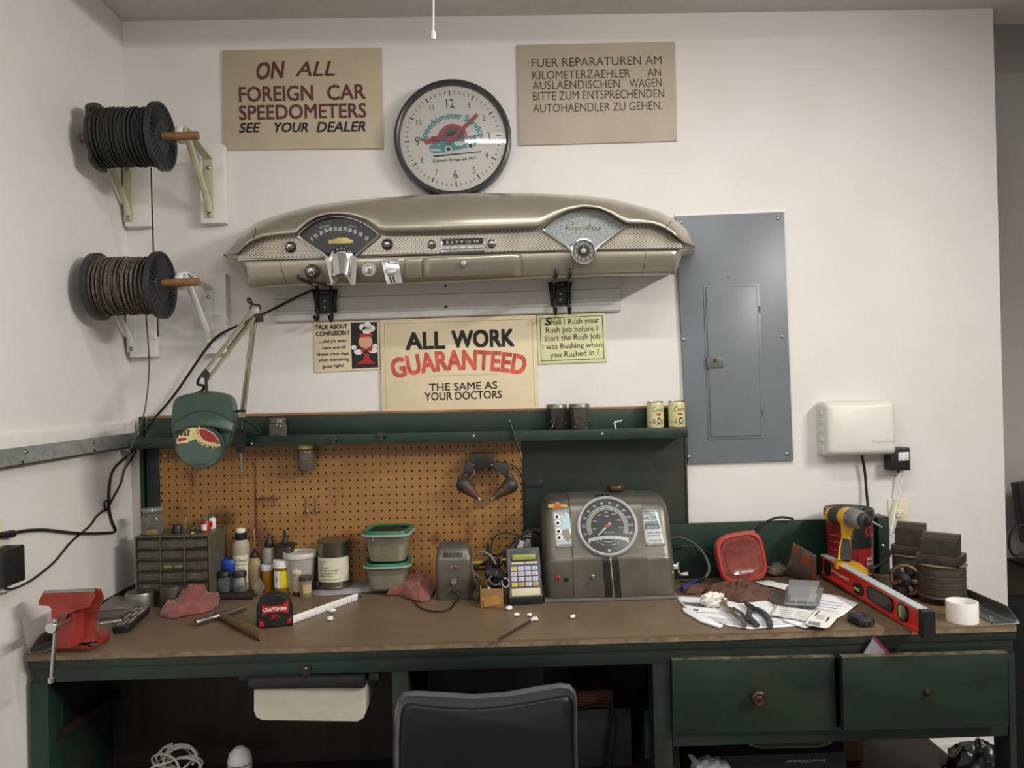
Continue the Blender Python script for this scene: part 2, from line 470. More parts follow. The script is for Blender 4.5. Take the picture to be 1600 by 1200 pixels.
board('dealer_sign', 'tan hand-lettered sign about foreign car speedometers, left of the clock', 'sign',
      [(347, 78), (596, 74), (599, 232), (350, 234)], -0.008, 0.007, M_TAN, [
      ('maroon_lettering', M_MAROON, [('ON', 402, 124, 446, 121, 27, dict(shear=0.25, bold=0.02)), ('ALL', 462, 119, 523, 118, 24, dict(shear=0.25, bold=0.012)),
        ('FOREIGN', 374, 159, 489, 156, 24, BD), ('CAR', 512, 156, 571, 154, 24, BD), ('SPEEDOMETERS', 374, 187, 572, 183, 23, BD)]),
      ('black_lettering', M_INK, [('SEE', 374, 207, 407, 206, 15, IT), ('YOUR', 429, 206, 481, 206, 15, IT), ('DEALER', 495, 206, 571, 205, 16, IT)])])
thn = dict(bold=-0.004)
board('german_sign', 'tan sign lettered in German, upper right of the clock', 'sign',
      [(808, 70), (1055, 65), (1058, 220), (811, 227)], -0.008, 0.007, M_TANB, [
      ('lettering', mat('dark_brown_ink', (58, 50, 46), 0.6, var=0), [('FUER REPARATUREN AM', 831, 105, 1034, 100, 14, thn), ('KILOMETERZAEHLER', 832, 124, 985, 121, 14, thn),
        ('AN', 1012, 120, 1033, 119, 14, thn), ('AUSLAENDISCHEN', 832, 140, 969, 137, 14, thn), ('WAGEN', 984, 137, 1034, 135, 14, thn),
        ('BITTE ZUM ENTSPRECHENDEN', 833, 157, 1038, 152, 14, thn), ('AUTOHAENDLER ZU GEHEN.', 833, 176, 1035, 171, 14, thn)])])
gs = board('guarantee_sign', 'large cream sign reading all work guaranteed, standing above the shelf', 'sign',
      [(593, 500), (838, 492), (842, 646), (597, 652)], -0.010, 0.008, M_CREAM, [
      ('black_lettering', M_INK, [('ALL', 635, 546, 695, 544, 27, dict(bold=0.03)), ('WORK', 707, 543, 803, 540, 27, dict(bold=0.03)),
        ('THE SAME AS', 671, 611, 777, 607, 12, dict(bold=0.01)), ('YOUR DOCTORS', 664, 626, 784, 622, 13, dict(bold=0.01))])])
y = -0.0108
mb = MB(M_REDINK); a, b = P(617, 585, y), P(817, 579, y); ux = (b-a).normalized()
mb.text('GUARANTEED', P(717, 577, y), ux, ux.cross(YV)*-1 if ux.cross(YV).z < 0 else ux.cross(YV), width=(b-a).length*1.02, height=31*S(y), arc=470*S(y), bold=0.028, depth=0)
mb.part('red_lettering', gs, world=True)
mb = MB(mat('faint_crease', (192, 172, 134), 0.6, var=0))
for q in ([(600, 506), (834, 498), (834, 499), (600, 507)], [(600, 506), (601, 506), (604, 640), (603, 640)], [(831, 498), (832, 498), (836, 634), (835, 634)], [(670, 587), (780, 584), (780, 585), (670, 588)]):
    mb.flat([P(u, v, -0.0104) for u, v in q])
mb.part('border_line', gs, world=True)
rs = board('rush_job_sign', 'small pale green tin sign about rush jobs, right of the guarantee sign', 'sign',
      [(839, 493), (946, 488), (949, 565), (841, 569)], -0.006, 0.005, M_GREENCREAM, [
      ('lettering', M_INK, [('S', 852, 508, 861, 508, 12, dict(bold=0.03, shear=0.15)), ('hall I Rush your', 862, 508, 936, 504, 9), ('Rush Job before I', 853, 520, 934, 517, 9),
        ('Start the Rush Job', 851, 533, 938, 529, 9), ('I was Rushing when', 848, 546, 941, 542, 9), ('you Rushed in ?', 860, 559, 936, 554, 9)])])
def frame_lines(th, corners, inset, wpx, y, m, name):
    mb = MB(m); cx = sum(p[0] for p in corners)/4; cy = sum(p[1] for p in corners)/4
    def ins(p, d):
        return (p[0] + (d if p[0] < cx else -d), p[1] + (d if p[1] < cy else -d))
    o = [ins(p, inset) for p in corners]; i = [ins(p, inset+wpx) for p in corners]
    for k in range(4):
        j = (k+1) % 4; mb.flat([P(*o[k], y), P(*o[j], y), P(*i[j], y), P(*i[k], y)])
    mb.part(name, th, world=True)
frame_lines(rs, [(839, 493), (946, 488), (949, 565), (841, 569)], 4.5, 0.9, -0.0068, M_INK, 'border_line')
cs = board('confusion_card', 'small cream card asking about confusion with a red and white cartoon on black', 'sign',
      [(490, 503), (592, 500), (594, 577), (492, 582)], -0.005, 0.004, M_CREAM, [
      ('lettering', M_INK, [('TALK ABOUT', 493, 515, 543, 513, 7, dict(bold=0.03)), ('CONFUSION !', 494, 525, 545, 523, 7, dict(bold=0.03)), ("....did y'a ever", 498, 536, 542, 534, 5, dict(bold=0.02)),
        ('have one of', 504, 546, 540, 544, 5, dict(bold=0.02)), ('those crazy days', 496, 556, 545, 554, 5, dict(bold=0.02)), ('when everything', 498, 565, 545, 563, 5, dict(bold=0.02)), ('goes right?', 504, 575, 538, 573, 5, dict(bold=0.02))])])
y = -0.0058
def polyp(mb, pts, y): mb.flat([P(u, v, y) for u, v in pts])
def disc(mb, c, r, y, n=20, ry_=None):
    mb.flat([P(c[0]+r*math.cos(2*math.pi*k/n), c[1]+(ry_ or r)*math.sin(2*math.pi*k/n), y) for k in range(n)])
mb = MB(M_INK); polyp(mb, [(548, 504), (589, 503), (591, 574), (550, 576)], y)
mb.use(M_PAPER)
for c, r in (((566, 511), 5), ((574, 509), 6), ((581, 513), 5), ((573, 516), 7)): disc(mb, c, r, y-0.0002)
disc(mb, (560, 550), 7, y-0.0002, ry_=4); disc(mb, (583, 548), 7, y-0.0002, ry_=4); disc(mb, (553, 543), 4, y-0.0002); disc(mb, (586, 541), 4, y-0.0002)
mb.use(mat('cartoon_flesh', (222, 170, 140), 0.6, var=0)); disc(mb, (571, 534), 11, y-0.0003)
mb.use(M_RED); polyp(mb, [(563, 522), (582, 521), (582, 526), (563, 527)], y-0.0004)
polyp(mb, [(564, 541), (572, 545), (581, 540), (581, 550), (572, 547), (564, 551)], y-0.0004)
polyp(mb, [(569, 552), (576, 552), (578, 562), (588, 568), (556, 569), (568, 562)], y-0.0004)
mb.part('cartoon', cs, world=True)

# ---- clock
cx, cy, yc = 707.0, 214.0, -0.055
cc = P(cx, cy, yc); k = S(yc)
clk = thing('wall_clock', 'round black-rimmed wall clock with red hands and a teal car on its face', 'clock', (cc.x, -0.002, cc.z), (0, R(-3.0), 0))
B3 = rx(R(90))                                   # local z -> towards the viewer
M_RIM = mat('charcoal_rim', (52, 53, 56), 0.35, var=0.05)
rr = 92*k
MB(M_RIM).lathe([(rr*0.985, 0.0), (rr, 0.008), (rr, 0.044), (rr*0.985, 0.053), (rr*0.95, 0.056), (rr*0.92, 0.052), (rr*0.905, 0.042), (rr*0.90, 0.034), (0, 0.034)], (0, 0, 0), 64, B3).part('case', clk)
yf = -0.0345
mb = MB(mat('clock_dial_card', (228, 224, 216), 0.6, var=0.02)); mb.flat([(rr*0.905*math.cos(2*math.pi*i/64), yf, rr*0.905*math.sin(2*math.pi*i/64)) for i in range(64)]); mb.part('dial', clk)
mb = MB(M_INK)
for i in range(60):
    a = R(6*i); major = i % 5 == 0
    r0, r1, w = (68*k, 76*k, 0.0022) if major else (70.5*k, 75*k, 0.0011)
    d = Vector((math.sin(a), 0, math.cos(a))); t_ = Vector((math.cos(a), 0, -math.sin(a)))
    mb.flat([d*r0+t_*w+YV*(yf-.0006), d*r0-t_*w+YV*(yf-.0006), d*r1-t_*w+YV*(yf-.0006), d*r1+t_*w+YV*(yf-.0006)])
for i in range(1, 13):
    a = R(30*i); big = i % 3 == 0; rn = (56 if big else 59)*k; h = (15 if big else 10)*k
    mb.text(str(i), (math.sin(a)*rn, yf-.0006, math.cos(a)*rn-h/2), XV, ZV, height=h, width=(None if i == 1 else 0.42*h if i < 10 else 0.62*h if i == 11 else 0.85*h), depth=0, bold=0.0)
mb.text('Colorado Springs, est. 1957', (0, yf-.0006, -35*k), XV, ZV, width=68*k, height=4.6*k, depth=0, bold=0.02)
mb.flat([(-30*k, yf-.0005, -27*k), (42*k, yf-.0005, -24*k), (44*k, yf-.0005, -22.5*k), (-34*k, yf-.0005, -24.5*k)])
mb.part('numerals', clk)
M_TEAL = mat('teal_ink', (72, 158, 160), 0.6, var=0.03)
mb = MB(M_TEAL)
mb.text('Speedometer Service', (0, yf-.0007, 32*k), XV, ZV, width=118*k, height=10.5*k, arc=44*k, depth=0, bold=0.03)
car = [(-38, -13), (-37, -8), (-30, -4), (-18, -2), (-6, -1), (4, -1), (16, -2), (24, -1), (32, 1), (38, -1), (39, -7), (35, -13), (30, -17), (18, -16), (-2, -19), (-10, -21), (-30, -21), (-37, -18)]
mb.flat([(x*k, yf-.0008, z*k) for x, z in car])
mb.use(M_WHITEP)
mb.flat([(x*k, yf-.0011, z*k) for x, z in [(1, -5), (16, -5), (21, -8), (12, -12.5), (4, -11)]])
for q4 in ([(-5, -1), (1, 4.5), (2.4, 4.5), (-3, -1)], [(1, 3.4), (11, 3.8), (11, 5), (1, 4.7)], [(-36, -14), (-20, -15), (-20, -18), (-36, -17)], [(-35, -8), (-32, -7), (-33, -10)], [(-25, -7), (-21, -6.5), (-22.5, -9.5)]): mb.flat([(x*k, yf-.0012, z*k) for x, z in q4])
for x, z in ((-8, -16), (27, -13)): mb.flat([((x+5.5*math.cos(q*.5236))*k, yf-.0013, (z+5.5*math.sin(q*.5236))*k) for q in range(12)])
mb.use(M_INK)
mb.flat([(x*k, yf-.0010, z*k) for x, z in [(3, -.8), (14, 2), (22, -.6)]])
for x, z in ((-8, -16), (27, -13)): mb.flat([((x+3.4*math.cos(q*.5236))*k, yf-.0015, (z+3.4*math.sin(q*.5236))*k) for q in range(12)])
mb.use(M_RED)
mb.flat([(25*k*math.cos(R(q*10)), yf-.0009, (25*math.sin(R(q*10))-2)*k) for q in range(19)])
mb.flat([(x*k, yf-.0009, z*k) for x, z in [(-50, 4), (-38, 2), (-30, 4), (-22, 0), (-22, -6), (-34, -5), (-42, -7)]])
mb.use(M_GREYINK); mb.flat([(19*k*math.cos(R(q*10)), yf-.0011, (19*math.sin(R(q*10))-1)*k) for q in range(19)])
mb.flat([(x*k, yf-.0009, z*k) for x, z in [(22, 2), (46, 5), (48, 3), (30, -2)]])
mb.use(M_INK); mb.flat([(12*k*math.cos(R(q*10)), yf-.0013, (12*math.sin(R(q*10))-1)*k) for q in range(19)])
mb.part('emblem', clk)
M_HAND = mat('dark_red_hand', (140, 36, 42), 0.35, var=0.04)
def hand(name, ang, l0, l1, w, yy):
    a = R(ang); d = Vector((math.sin(a), 0, math.cos(a))); t_ = Vector((math.cos(a), 0, -math.sin(a)))
    mb = MB(M_HAND); mb.prism([d*-l0+t_*w+YV*yy, d*l1+t_*w+YV*yy, d*l1-t_*w+YV*yy, d*-l0-t_*w+YV*yy], (0, -0.001, 0)); mb.part(name, clk)
hand('minute_hand', 50, 12*k, 54*k, 2.6*k, yf-.006); hand('hour_hand', 274, 8*k, 34*k, 3.2*k, yf-.004)
MB(thin('clock_lens', (230, 232, 235), 0.03, 0.03, 0.25)).lathe([(rr*0.915, 0.046), (rr*0.5, 0.0475), (0, 0.048)], (0, 0, 0), 48, B3, caps=False).part('lens', clk)

# ---- breaker panel
M_PANEL = mat('grey_enamel', (112, 119, 125), 0.38, var=0.05, vscale=5, wear=0.78, wearcol=(134, 140, 144), wscale=7)
yp = -0.014
pn = thing('breaker_panel', 'tall grey electrical breaker panel set in the back wall', 'electrical panel', P(1148, 720, -0.001))
mb = MB(M_PANEL); plate_px(mb, [(1055, 338), (1225, 331), (1240, 720), (1075, 725)], yp, 0.0135, 0.003); mb.part('cover', pn, world=True)
mb = MB(M_PANEL); plate_px(mb, [(1099, 445), (1187, 442), (1195, 684), (1107, 687)], yp-0.003, 0.0035, 0.001)
door = mb.part('door', pn, world=True)
mb = MB(M_PANEL); plate_px(mb, [(1103, 449), (1182, 447), (1190, 680), (1111, 683)], yp-0.007, 0.004, 0.003); mb.part('door_panel', door, world=True)
mb = MB(mat('latch_grey', (96, 94, 88), 0.4, var=0.1)); plate_px(mb, [(1104, 559), (1129, 558), (1130, 574), (1105, 575)], yp-0.012, 0.006, 0.001)
mb.use(M_BLACK); plate_px(mb, [(1115, 561), (1121, 561), (1121, 563), (1115, 569)], yp-0.0125, 0.001); mb.part('latch', door, world=True)
for u, v in ((1187, 483), (1193, 645)):
    mb = MB(M_PANEL); a = P(u, v-5, yp-0.004); mb.cyl(a, P(u, v+5, yp-0.004), 0.003, n=10); mb.part('hinge', door, world=True)
for u, v in ((1063, 347), (1216, 341), (1068, 530), (1222, 526), (1076, 714), (1229, 709), (1138, 432)):
    mb = MB(M_STEEL); screw(mb, P(u, v, yp), 0.0062 if u != 1138 else 0.004); mb.part('screw', pn, world=True)
mb = MB(M_TRIM); plate_px(mb, [(1053, 334), (1228, 327), (1229, 331), (1054, 338)], -0.003, 0.0028); mb.part('plaster_edge', pn, world=True); mb = MB(M_TRIM); plate_px(mb, [(1072, 724), (1240, 720), (1240, 723), (1072, 727)], -0.003, 0.0028)
mb.part('plaster_edge', pn, world=True)

# ---- white wall box with its adapter and outlet
yb = -0.078
a, b = P(1290, 628, yb), P(1404, 711, yb)
M_BOX = mat('box_white', (216, 216, 208), 0.4, var=0.02)
bx = thing('wall_box', 'white plastic electronics box mounted right of the grey panel', 'control box', ((a.x+b.x)/2, -0.002, b.z))
x0, x1, z0, z1 = a.x, b.x, b.z, a.z
mb = MB(M_BOX)
prof = [(-0.001, 0), (-0.05, 0), (-0.068, 0.006), (-0.076, 0.02)]
def boxring(yv, ins): return [Vector((x, yv, z)) for x, z in [((x0+x1)/2+u, (z0+z1)/2+v) for u, v in rrect(x1-x0-2*ins, z1-z0-2*ins, 0.014)]]
mb.hull([boxring(-0.001, 0), boxring(-0.045, 0.0), boxring(-0.062, 0.003), boxring(-0.073, 0.009), boxring(-0.078, 0.018)]); mb.part('housing', bx, world=True)
mb = MB(M_BOX)
for q in range(5): mb.bb(x0-0.003, x0+0.004, -0.05, -0.02, z0+0.02+q*0.03, z0+0.036+q*0.03, 0.001)
mb.part('vent_tabs', bx, world=True)
mb = MB(mat('box_emboss', (200, 200, 194), 0.4, var=0)); tpx(mb, 'Exact-Line', 1362, 693, 1401, 691, 6, yb-0.0007, shear=0.3, bold=0.02); mb.part('embossed_name', bx, world=True)  # flat, slightly darker letters paint in the relief's shading
a, b = P(1391, 700, -0.052), P(1423, 735, -0.052)
ad = thing('power_adapter', 'black plug-in power adapter hanging below the white wall box', 'power adapter', ((a.x+b.x)/2, -0.003, b.z))
mb = MB(M_BLACK); mb.bb(a.x, b.x, -0.052, -0.004, b.z, a.z, 0.004); mb.cyl(((a.x+b.x)/2+.003, -0.03, b.z), ((a.x+b.x)/2+.003, -0.03, b.z-0.01), 0.005, n=10); mb.part('housing', ad, world=True)
mb = MB(M_PAPER); plate_px(mb, [(1404, 707), (1420, 706), (1420, 719), (1404, 720)], -0.0526, 0.0005)
mb.use(M_GREYINK); tpx(mb, 'o o', 1406, 718, 1418, 718, 4, -0.0533); tpx(mb, '(..)', 1407, 713, 1417, 713, 4, -0.0533); mb.part('rating_label', ad, world=True)
po = P(1404, 834, -0.006)
ol = thing('wall_outlet', 'ivory wall outlet behind the coil magnet', 'outlet', (P(1404, 808, 0).x, -0.001, po.z))
M_IVORY = mat('ivory_plastic', (222, 216, 190), 0.4, var=0.02)
mb = MB(M_IVORY); plate_px(mb, [(1388, 780), (1420, 779), (1421, 831), (1389, 832)], -0.006, 0.005, 0.002); mb.part('cover_plate', ol, world=True)
mb = MB(M_IVORY); mb.lathe([(0.017, 0), (0.017, 0.003), (0.015, 0.004), (0, 0.004)], P(1406, 803, -0.006), 20, B3)
mb.use(M_BLACK)
for u, v in ((1402, 802), (1410, 802), (1406, 808)): mb.lathe([(0.0022, 0), (0.0022, 0.0005), (0, 0.0006)], P(u, v, -0.0101), 8, B3)
mb.part('socket', ol, world=True)
mb = MB(M_WHITEP); mb.tube([P(1410, 735, -0.03), P(1408, 752, -0.025), P(1401, 785, -0.02), P(1396, 812, -0.03), P(1391, 835, -0.05)], 0.0035, 8)
mb.single('adapter_cable', 'white cord running from the black adapter down past the outlet', 'cord', P(1410, 735, -0.03), world=True)
mb = MB(M_RUBBER); mb.tube([P(1346, 709, -0.03), P(1351, 735, -0.02), P(1354, 770, -0.02), P(1357, 800, -0.03)], 0.0045, 8)
mb.use(M_STEEL); mb.tube([P(1345, 709, -0.024), P(1347, 722, -0.02), P(1351, 735, -0.022)], 0.002, 6)
mb.single('box_cable', 'black cable dropping from the white wall box behind the hand cleaner tub', 'cable', P(1346, 709, -0.03), world=True)

# ---- slatted wall rail and its two black hooks
M_RAIL = mat('rail_pvc', (208, 207, 204), 0.35, var=0.03)
a, b = P(428, 452, -0.02), P(969, 487, -0.02); r0, r1 = P(430, 503, -0.02), P(970, 486, -0.02)
ang = math.atan2(r1.z-r0.z, r1.x-r0.x)
rl = thing('slatwall_rail', 'long white grooved wall rail behind the car dashboard', 'rail', (r0.x, -0.001, r0.z), (0, -ang, 0))
L = (r1-r0).length; hgt = 0.125
mb = MB(M_RAIL)
pr = [(0, 0), (-0.016, 0), (-0.020, 0.004), (-0.020, 0.022), (-0.012, 0.026), (-0.012, 0.034), (-0.020, 0.037), (-0.020, 0.076), (-0.013, 0.08), (-0.013, 0.088), (-0.02, 0.092), (-0.02, 0.119), (-0.016, 0.125), (0, 0.125)]
mb.hull([[(x, y, z) for y, z in pr] for x in (0, L)]); mb.part('track', rl, angle=20)
for u, v in ((696, 447), (697, 479)):
    mb = MB(M_BLACK); screw(mb, P(u, v, -0.0195), 0.0045); mb.part('screw', rl, world=True)
def hook(label, plate, prongs, lower, yp):
    cxp = sum(p[0] for p in plate)/len(plate); cyp = sum(p[1] for p in plate)/len(plate)
    th = thing('wall_hook', label, 'hook', P(cxp, cyp, -0.022), group='black hooks under the dashboard')
    mb = MB(M_BLACK); mb.prism([P(u, v, yp) for u, v in plate], (0, -0.021-yp, 0), 0.003); bk = mb.part('back_plate', th, world=True)
    mb = MB(mat('hook_print', (150, 150, 150), 0.5, var=0)); x0 = min(p[0] for p in plate); tpx(mb, 'CRAFTSMAN', x0+11, plate[0][1]+5.2, x0+26, plate[0][1]+4.6, 2.4, yp-0.0007); mb.part('maker_name', bk, world=True)
    for v in (cyp+2, cyp+12):
        mb = MB(M_STEEL); screw(mb, P(cxp, v, yp), 0.005); mb.part('screw', bk, world=True)
    for pts in prongs:
        mb = MB(M_RUBBER); mb.tube([P(*q) for q in pts], 0.0058, 10); mb.part('prong', th, world=True)
    for pts in lower:
        mb = MB(M_RUBBER); mb.tube([P(*q) for q in pts], 0.0055, 10); mb.part('lower_hook', th, world=True)
hook('left black wall hook holding up the dashboard', [(487, 453), (527, 452), (523, 462), (525, 487), (492, 489), (491, 464)],
     [[(496, 487, -.045), (496, 456, -.045), (494, 447, -.10), (488, 444, -.20), (470, 436, -.265), (466, 431, -.268)], [(518, 487, -.045), (518, 456, -.045), (515, 447, -.10), (508, 446, -.20), (494, 441, -.265), (489, 435, -.268)]],
     [[(496, 484, -.045), (497, 497, -.05), (494, 500, -.07), (491, 494, -.085)], [(518, 484, -.045), (519, 498, -.05), (517, 501, -.07), (514, 494, -.085)]], -0.04)
hook('right black wall hook holding up the dashboard', [(856, 441), (895, 440), (891, 451), (893, 475), (861, 477), (860, 453)],
     [[(866, 476, -.045), (866, 446, -.045), (866, 441, -.10), (867, 440, -.20), (869, 431, -.268), (870, 421, -.270)], [(888, 475, -.045), (888, 445, -.045), (888, 440, -.10), (889, 438, -.20), (891, 430, -.268), (892, 419, -.270)]],
     [[(866, 474, -.045), (867, 488, -.05), (868, 490, -.07), (869, 481, -.08)], [(888, 473, -.045), (889, 487, -.05), (890, 489, -.07), (891, 480, -.08)]], -0.04)

# ---------------------------------------------------------------- the car dashboard hung on the wall
def interp(tab):
    def f(x):
        if x <= tab[0][0]: return tab[0][1]
        for (a, b), (c, d) in zip(tab, tab[1:]):
            if x <= c: return b + (d-b)*(x-a)/(c-a)
        return tab[-1][1]
    return f
TOP = interp([(349, 397), (355, 387), (365, 378), (381, 364), (397, 350), (418, 341), (440, 334), (490, 321), (540, 314), (590, 309), (640, 305.5), (725, 302), (825, 302), (870, 303.3), (907, 305), (950, 310), (1000, 322), (1032, 331), (1055, 344), (1075, 357), (1084, 368), (1086, 374)])
EDG = interp([(349, 398), (372, 398), (381, 386), (390, 379), (410, 371), (440, 367.5), (460, 366.5), (465, 364), (470, 358), (481, 348), (496, 340), (515, 335), (534, 335), (552, 338), (571, 345), (584, 354), (592, 361), (600, 364), (650, 363.5), (750, 360.5), (840, 357), (848, 353), (864, 341), (886, 330), (911, 324), (935, 326), (955, 335), (970, 345), (980, 350), (1000, 350), (1020, 351), (1037, 357), (1050, 365), (1068, 380), (1086, 386)])
BLT = interp([(349, 399), (372, 406), (511, 402), (564, 400), (740, 395), (885, 390), (1066, 388), (1086, 388)])
BOT = interp([(349, 400), (353, 410), (357, 413), (375, 420), (381, 432), (385, 445), (390, 450), (457, 447), (640, 444), (700, 442), (815, 436), (965, 431), (1056, 429), (1061, 412), (1066, 400), (1080, 397), (1085, 396), (1086, 392)])
M_DASH = mat('champagne_metallic_paint', (170, 162, 145), 0.32, 0.62, var=0.05, vscale=8, coat=0.6)
dc = P(717, 390, -0.12)
dash = thing('car_dashboard', 'champagne vintage car dashboard hung across the back wall', 'car dashboard', (dc.x, -0.03, dc.z))
xs = [349, 351, 353, 355, 357, 361, 365, 370, 375, 381, 385, 390, 394, 398]
q = 404
while q < 1040: xs.append(q); q += 4
xs += [1040, 1045, 1050, 1055, 1058, 1061, 1063, 1066, 1070, 1075, 1080, 1083, 1085, 1086]
mb = MB(M_DASH); rows = []
for x in xs:
    e = max(0.0, max((385-x)/36, (x-1052)/34)); tp = 0.085*e**1.6   # the ends curve back towards the wall
    T, E_, B_, O = TOP(x), EDG(x), BLT(x), BOT(x)
    E_ = max(E_, T+0.5); B_ = max(B_, E_+0.5); O = max(O, B_+0.5)
    col = [P(x, T+4, -0.02), P(x, T+1.5, -0.11), P(x, T, -0.185+tp)]
    for s_, yy in ((0.12, -0.222), (0.3, -0.252), (0.5, -0.272), (0.68, -0.283), (0.82, -0.288), (0.92, -0.287), (0.975, -0.280), (1.0, -0.268)):
        col.append(P(x, T+(E_-T)*s_, yy+tp))
    col += [P(x, E_, -0.244+tp), P(x, B_, -0.240+tp)]
    for s_, yy in ((0.08, -0.246), (0.3, -0.243), (0.6, -0.232), (0.85, -0.218), (0.96, -0.208), (1.0, -0.195)): col.append(P(x, B_+(O-B_)*s_, yy+tp))
    col += [P(x, O-2, -0.10), P(x, O-4, -0.02)]
    rows.append(col)
mb.hull(rows, True, True); mb.part('shell', dash, world=True, angle=60)
# trim of punched bright metal
def make_trim():
    t = NT('diamond_punched_trim'); b = t.b; co = t.coord()
    sp = t.n('ShaderNodeSeparateXYZ'); t.l(co, sp.inputs[0])
    f = 2*math.pi/0.0125
    u = t.math('SINE', t.math('MULTIPLY', t.math('ADD', sp.outputs[0], t.math('MULTIPLY', sp.outputs[2], 1.5)), f))
    v = t.math('SINE', t.math('MULTIPLY', t.math('SUBTRACT', sp.outputs[0], t.math('MULTIPLY', sp.outputs[2], 1.5)), f))
    g = t.math('GREATER_THAN', t.math('MULTIPLY', t.math('ADD', u, 1), t.math('ADD', v, 1)), 1.9)
    t.l(t.mix(g, lin((176, 168, 154)), lin((60, 56, 50))), b.inputs['Base Color'])
    t.l(t.math('SUBTRACT', 0.75, t.math('MULTIPLY', g, 0.5)), b.inputs['Metallic']); b.inputs['Roughness'].default_value = 0.35
    return t.m
M_TRIMPAT = make_trim()
def outline_px(top, bot): return top + list(reversed(bot))
def xr(a, b, st=6):
    n = max(2, int((b-a)/st)); return [a+(b-a)*i/n for i in range(n+1)]
yt = -0.250
segs = [([(372.5, 401), (381, 389), (390, 382), (410, 374), (440, 370.5), (464, 369.5), (511, 400)], [(372, 405), (511, 401)]),
        ([(594, 368), (650, 366), (750, 363), (849, 359.5), (894, 389)], [(562, 399), (740, 394.5), (894, 389.5)]),
        ([(978, 355), (1000, 354), (1020, 355), (1036, 361), (1049, 369), (1066, 382)], [(932, 389), (1066, 387.5)])]
tr = None
for i, (t_, b_) in enumerate(segs):
    mb = MB(M_TRIMPAT); mb.prism([P(u, v, yt) for u, v in outline_px(t_, b_)], (0, 0.006, 0), 0.0)
    tr = mb.part('trim_panel', dash, world=True)
    mb = MB(M_CHROME)
    bl = [(b_[0][0], b_[0][1]+0.6)] + [(u, v+0.6) for u, v in b_[1:]]
    mb.tube([P(u, v, yt-0.001) for u, v in bl], 0.0030, 8, smooth=False); mb.part('belt_moulding', tr, world=True)
# gauge fan
M_FACE = mat('gauge_black', (40, 42, 44), 0.35, var=0.05)
M_MARK = mat('gauge_marking', (205, 205, 198), 0.5, var=0)
fan = [(465, 369), (470, 362), (481, 352.5), (496, 344), (515, 339), (534, 338.5), (552, 342), (571, 350), (584, 359), (593, 367), (575, 381), (556, 396), (511, 396), (488, 383)]
ring = fan[:10]
def px3(pts, y): return [P(u, v, y) for u, v in pts]
mb = MB(M_FACE); mb.prism(px3(fan, -0.254), (0, 0.012, 0)); gc = mb.part('speedometer', dash, world=True)
mb = MB(M_CHROME)
mb.tube(px3(ring, -0.257), 0.0032, 8, sub=3); mb.tube(px3([(465, 369), (505, 396), (514, 404)], -0.257), 0.0045, 8, smooth=False); mb.tube(px3([(593, 367), (566, 390), (553, 402)], -0.257), 0.0045, 8, smooth=False)
mb.part('chrome_rim', gc, world=True)
mb = MB(M_MARK)
for s_, u, v, an in (('0', 489, 376, 38), ('10', 495, 371, 34), ('20', 502.5, 366.5, 26), ('30', 510, 363, 18), ('40', 517, 361.2, 11), ('50', 524, 360.5, 4), ('60', 531.5, 360.5, 0), ('70', 539, 361, -5), ('80', 546.5, 362.5, -11), ('90', 554.5, 365, -18), ('100', 562.5, 369, -25), ('110', 571.5, 375, -34)):
    a = R(an*0.8+1.3); ux = Vector((math.cos(a), 0, math.sin(a))); uy = Vector((-math.sin(a), 0, math.cos(a)))
    mb.text(s_, P(u, v, -0.2548), ux, uy, height=6.5*S(-.25), width=(2.6 if len(s_) == 1 else 5.0)*S(-.25), depth=0.0, bold=0.01)
    c = P(u+math.sin(a)*2, v+3.5, -0.2548); mb.flat([c+XV*.0006, c+ZV*.0006, c-XV*.0006, c-ZV*.0006])
tpx(mb, 'TEMPERATURE', 499, 357, 515, 353, 2.2, -0.2548); tpx(mb, 'GASOLINE', 545, 353, 557, 356, 2.2, -0.2548)
for u, v in ((494, 354), (501, 351), (508, 348), (515, 346), (541, 346), (549, 349), (557, 352), (564, 354)):
    c = P(u, v, -0.2548); mb.flat([c+XV*.0012, c+ZV*.0012, c-XV*.0012, c-ZV*.0012])
mb.part('markings', gc, world=True)
mb = MB(mat('pale_gilt', (190, 172, 104), 0.4, 0.4, var=0.1))
mb.prism(px3([(512, 378), (514, 375), (525, 373.5), (527, 371), (542, 371), (546, 374), (551, 375), (551, 380), (514, 381)], -0.257), (0, 0.002, 0), 0.0006)
mb.part('car_ornament', gc, world=True)
# steering column shroud below the gauge
sh = [(505, 401), (514, 404), (518, 394), (524, 387), (533, 384.5), (542, 387), (549, 394), (553, 402), (558, 401), (555.5, 445), (547, 446), (547, 440), (542, 431), (534, 427.5), (526, 431), (520, 440), (519, 446), (517, 445), (511, 412)]
mb = MB(M_CHROME); mb.prism(px3(sh, -0.262), (0, 0.03, 0), 0.0015); so = mb.part('column_bracket', dash, world=True)
mb = MB(M_CHROME)
def sh_fn(u, v):
    a = math.pi*(1-u); x = 533+15.5*math.cos(a)*(1.0 if v else .9); top = 403-8.5*math.sin(a); bot = 443-16*math.sin(a)
    yv = top+(bot-top)*v
    return P(x, yv, -0.264-0.022*math.sin(a)*(0.35+0.65*v))
mb.grid(sh_fn, 20, 8); mb.part('shroud', so, world=True)
mb = MB(M_INK); arc_o = [(533+16.5*math.cos(R(a)), 400-15*math.sin(R(a))) for a in range(25, 156, 10)]; arc_i = [(533+12*math.cos(R(a)), 401-9.5*math.sin(R(a))) for a in range(25, 156, 10)]
mb.prism(px3(arc_o+arc_i[::-1], -0.2645), (0, 0.002, 0)); si = mb.part('gear_indicator', so, world=True)
mb = MB(M_MARK)
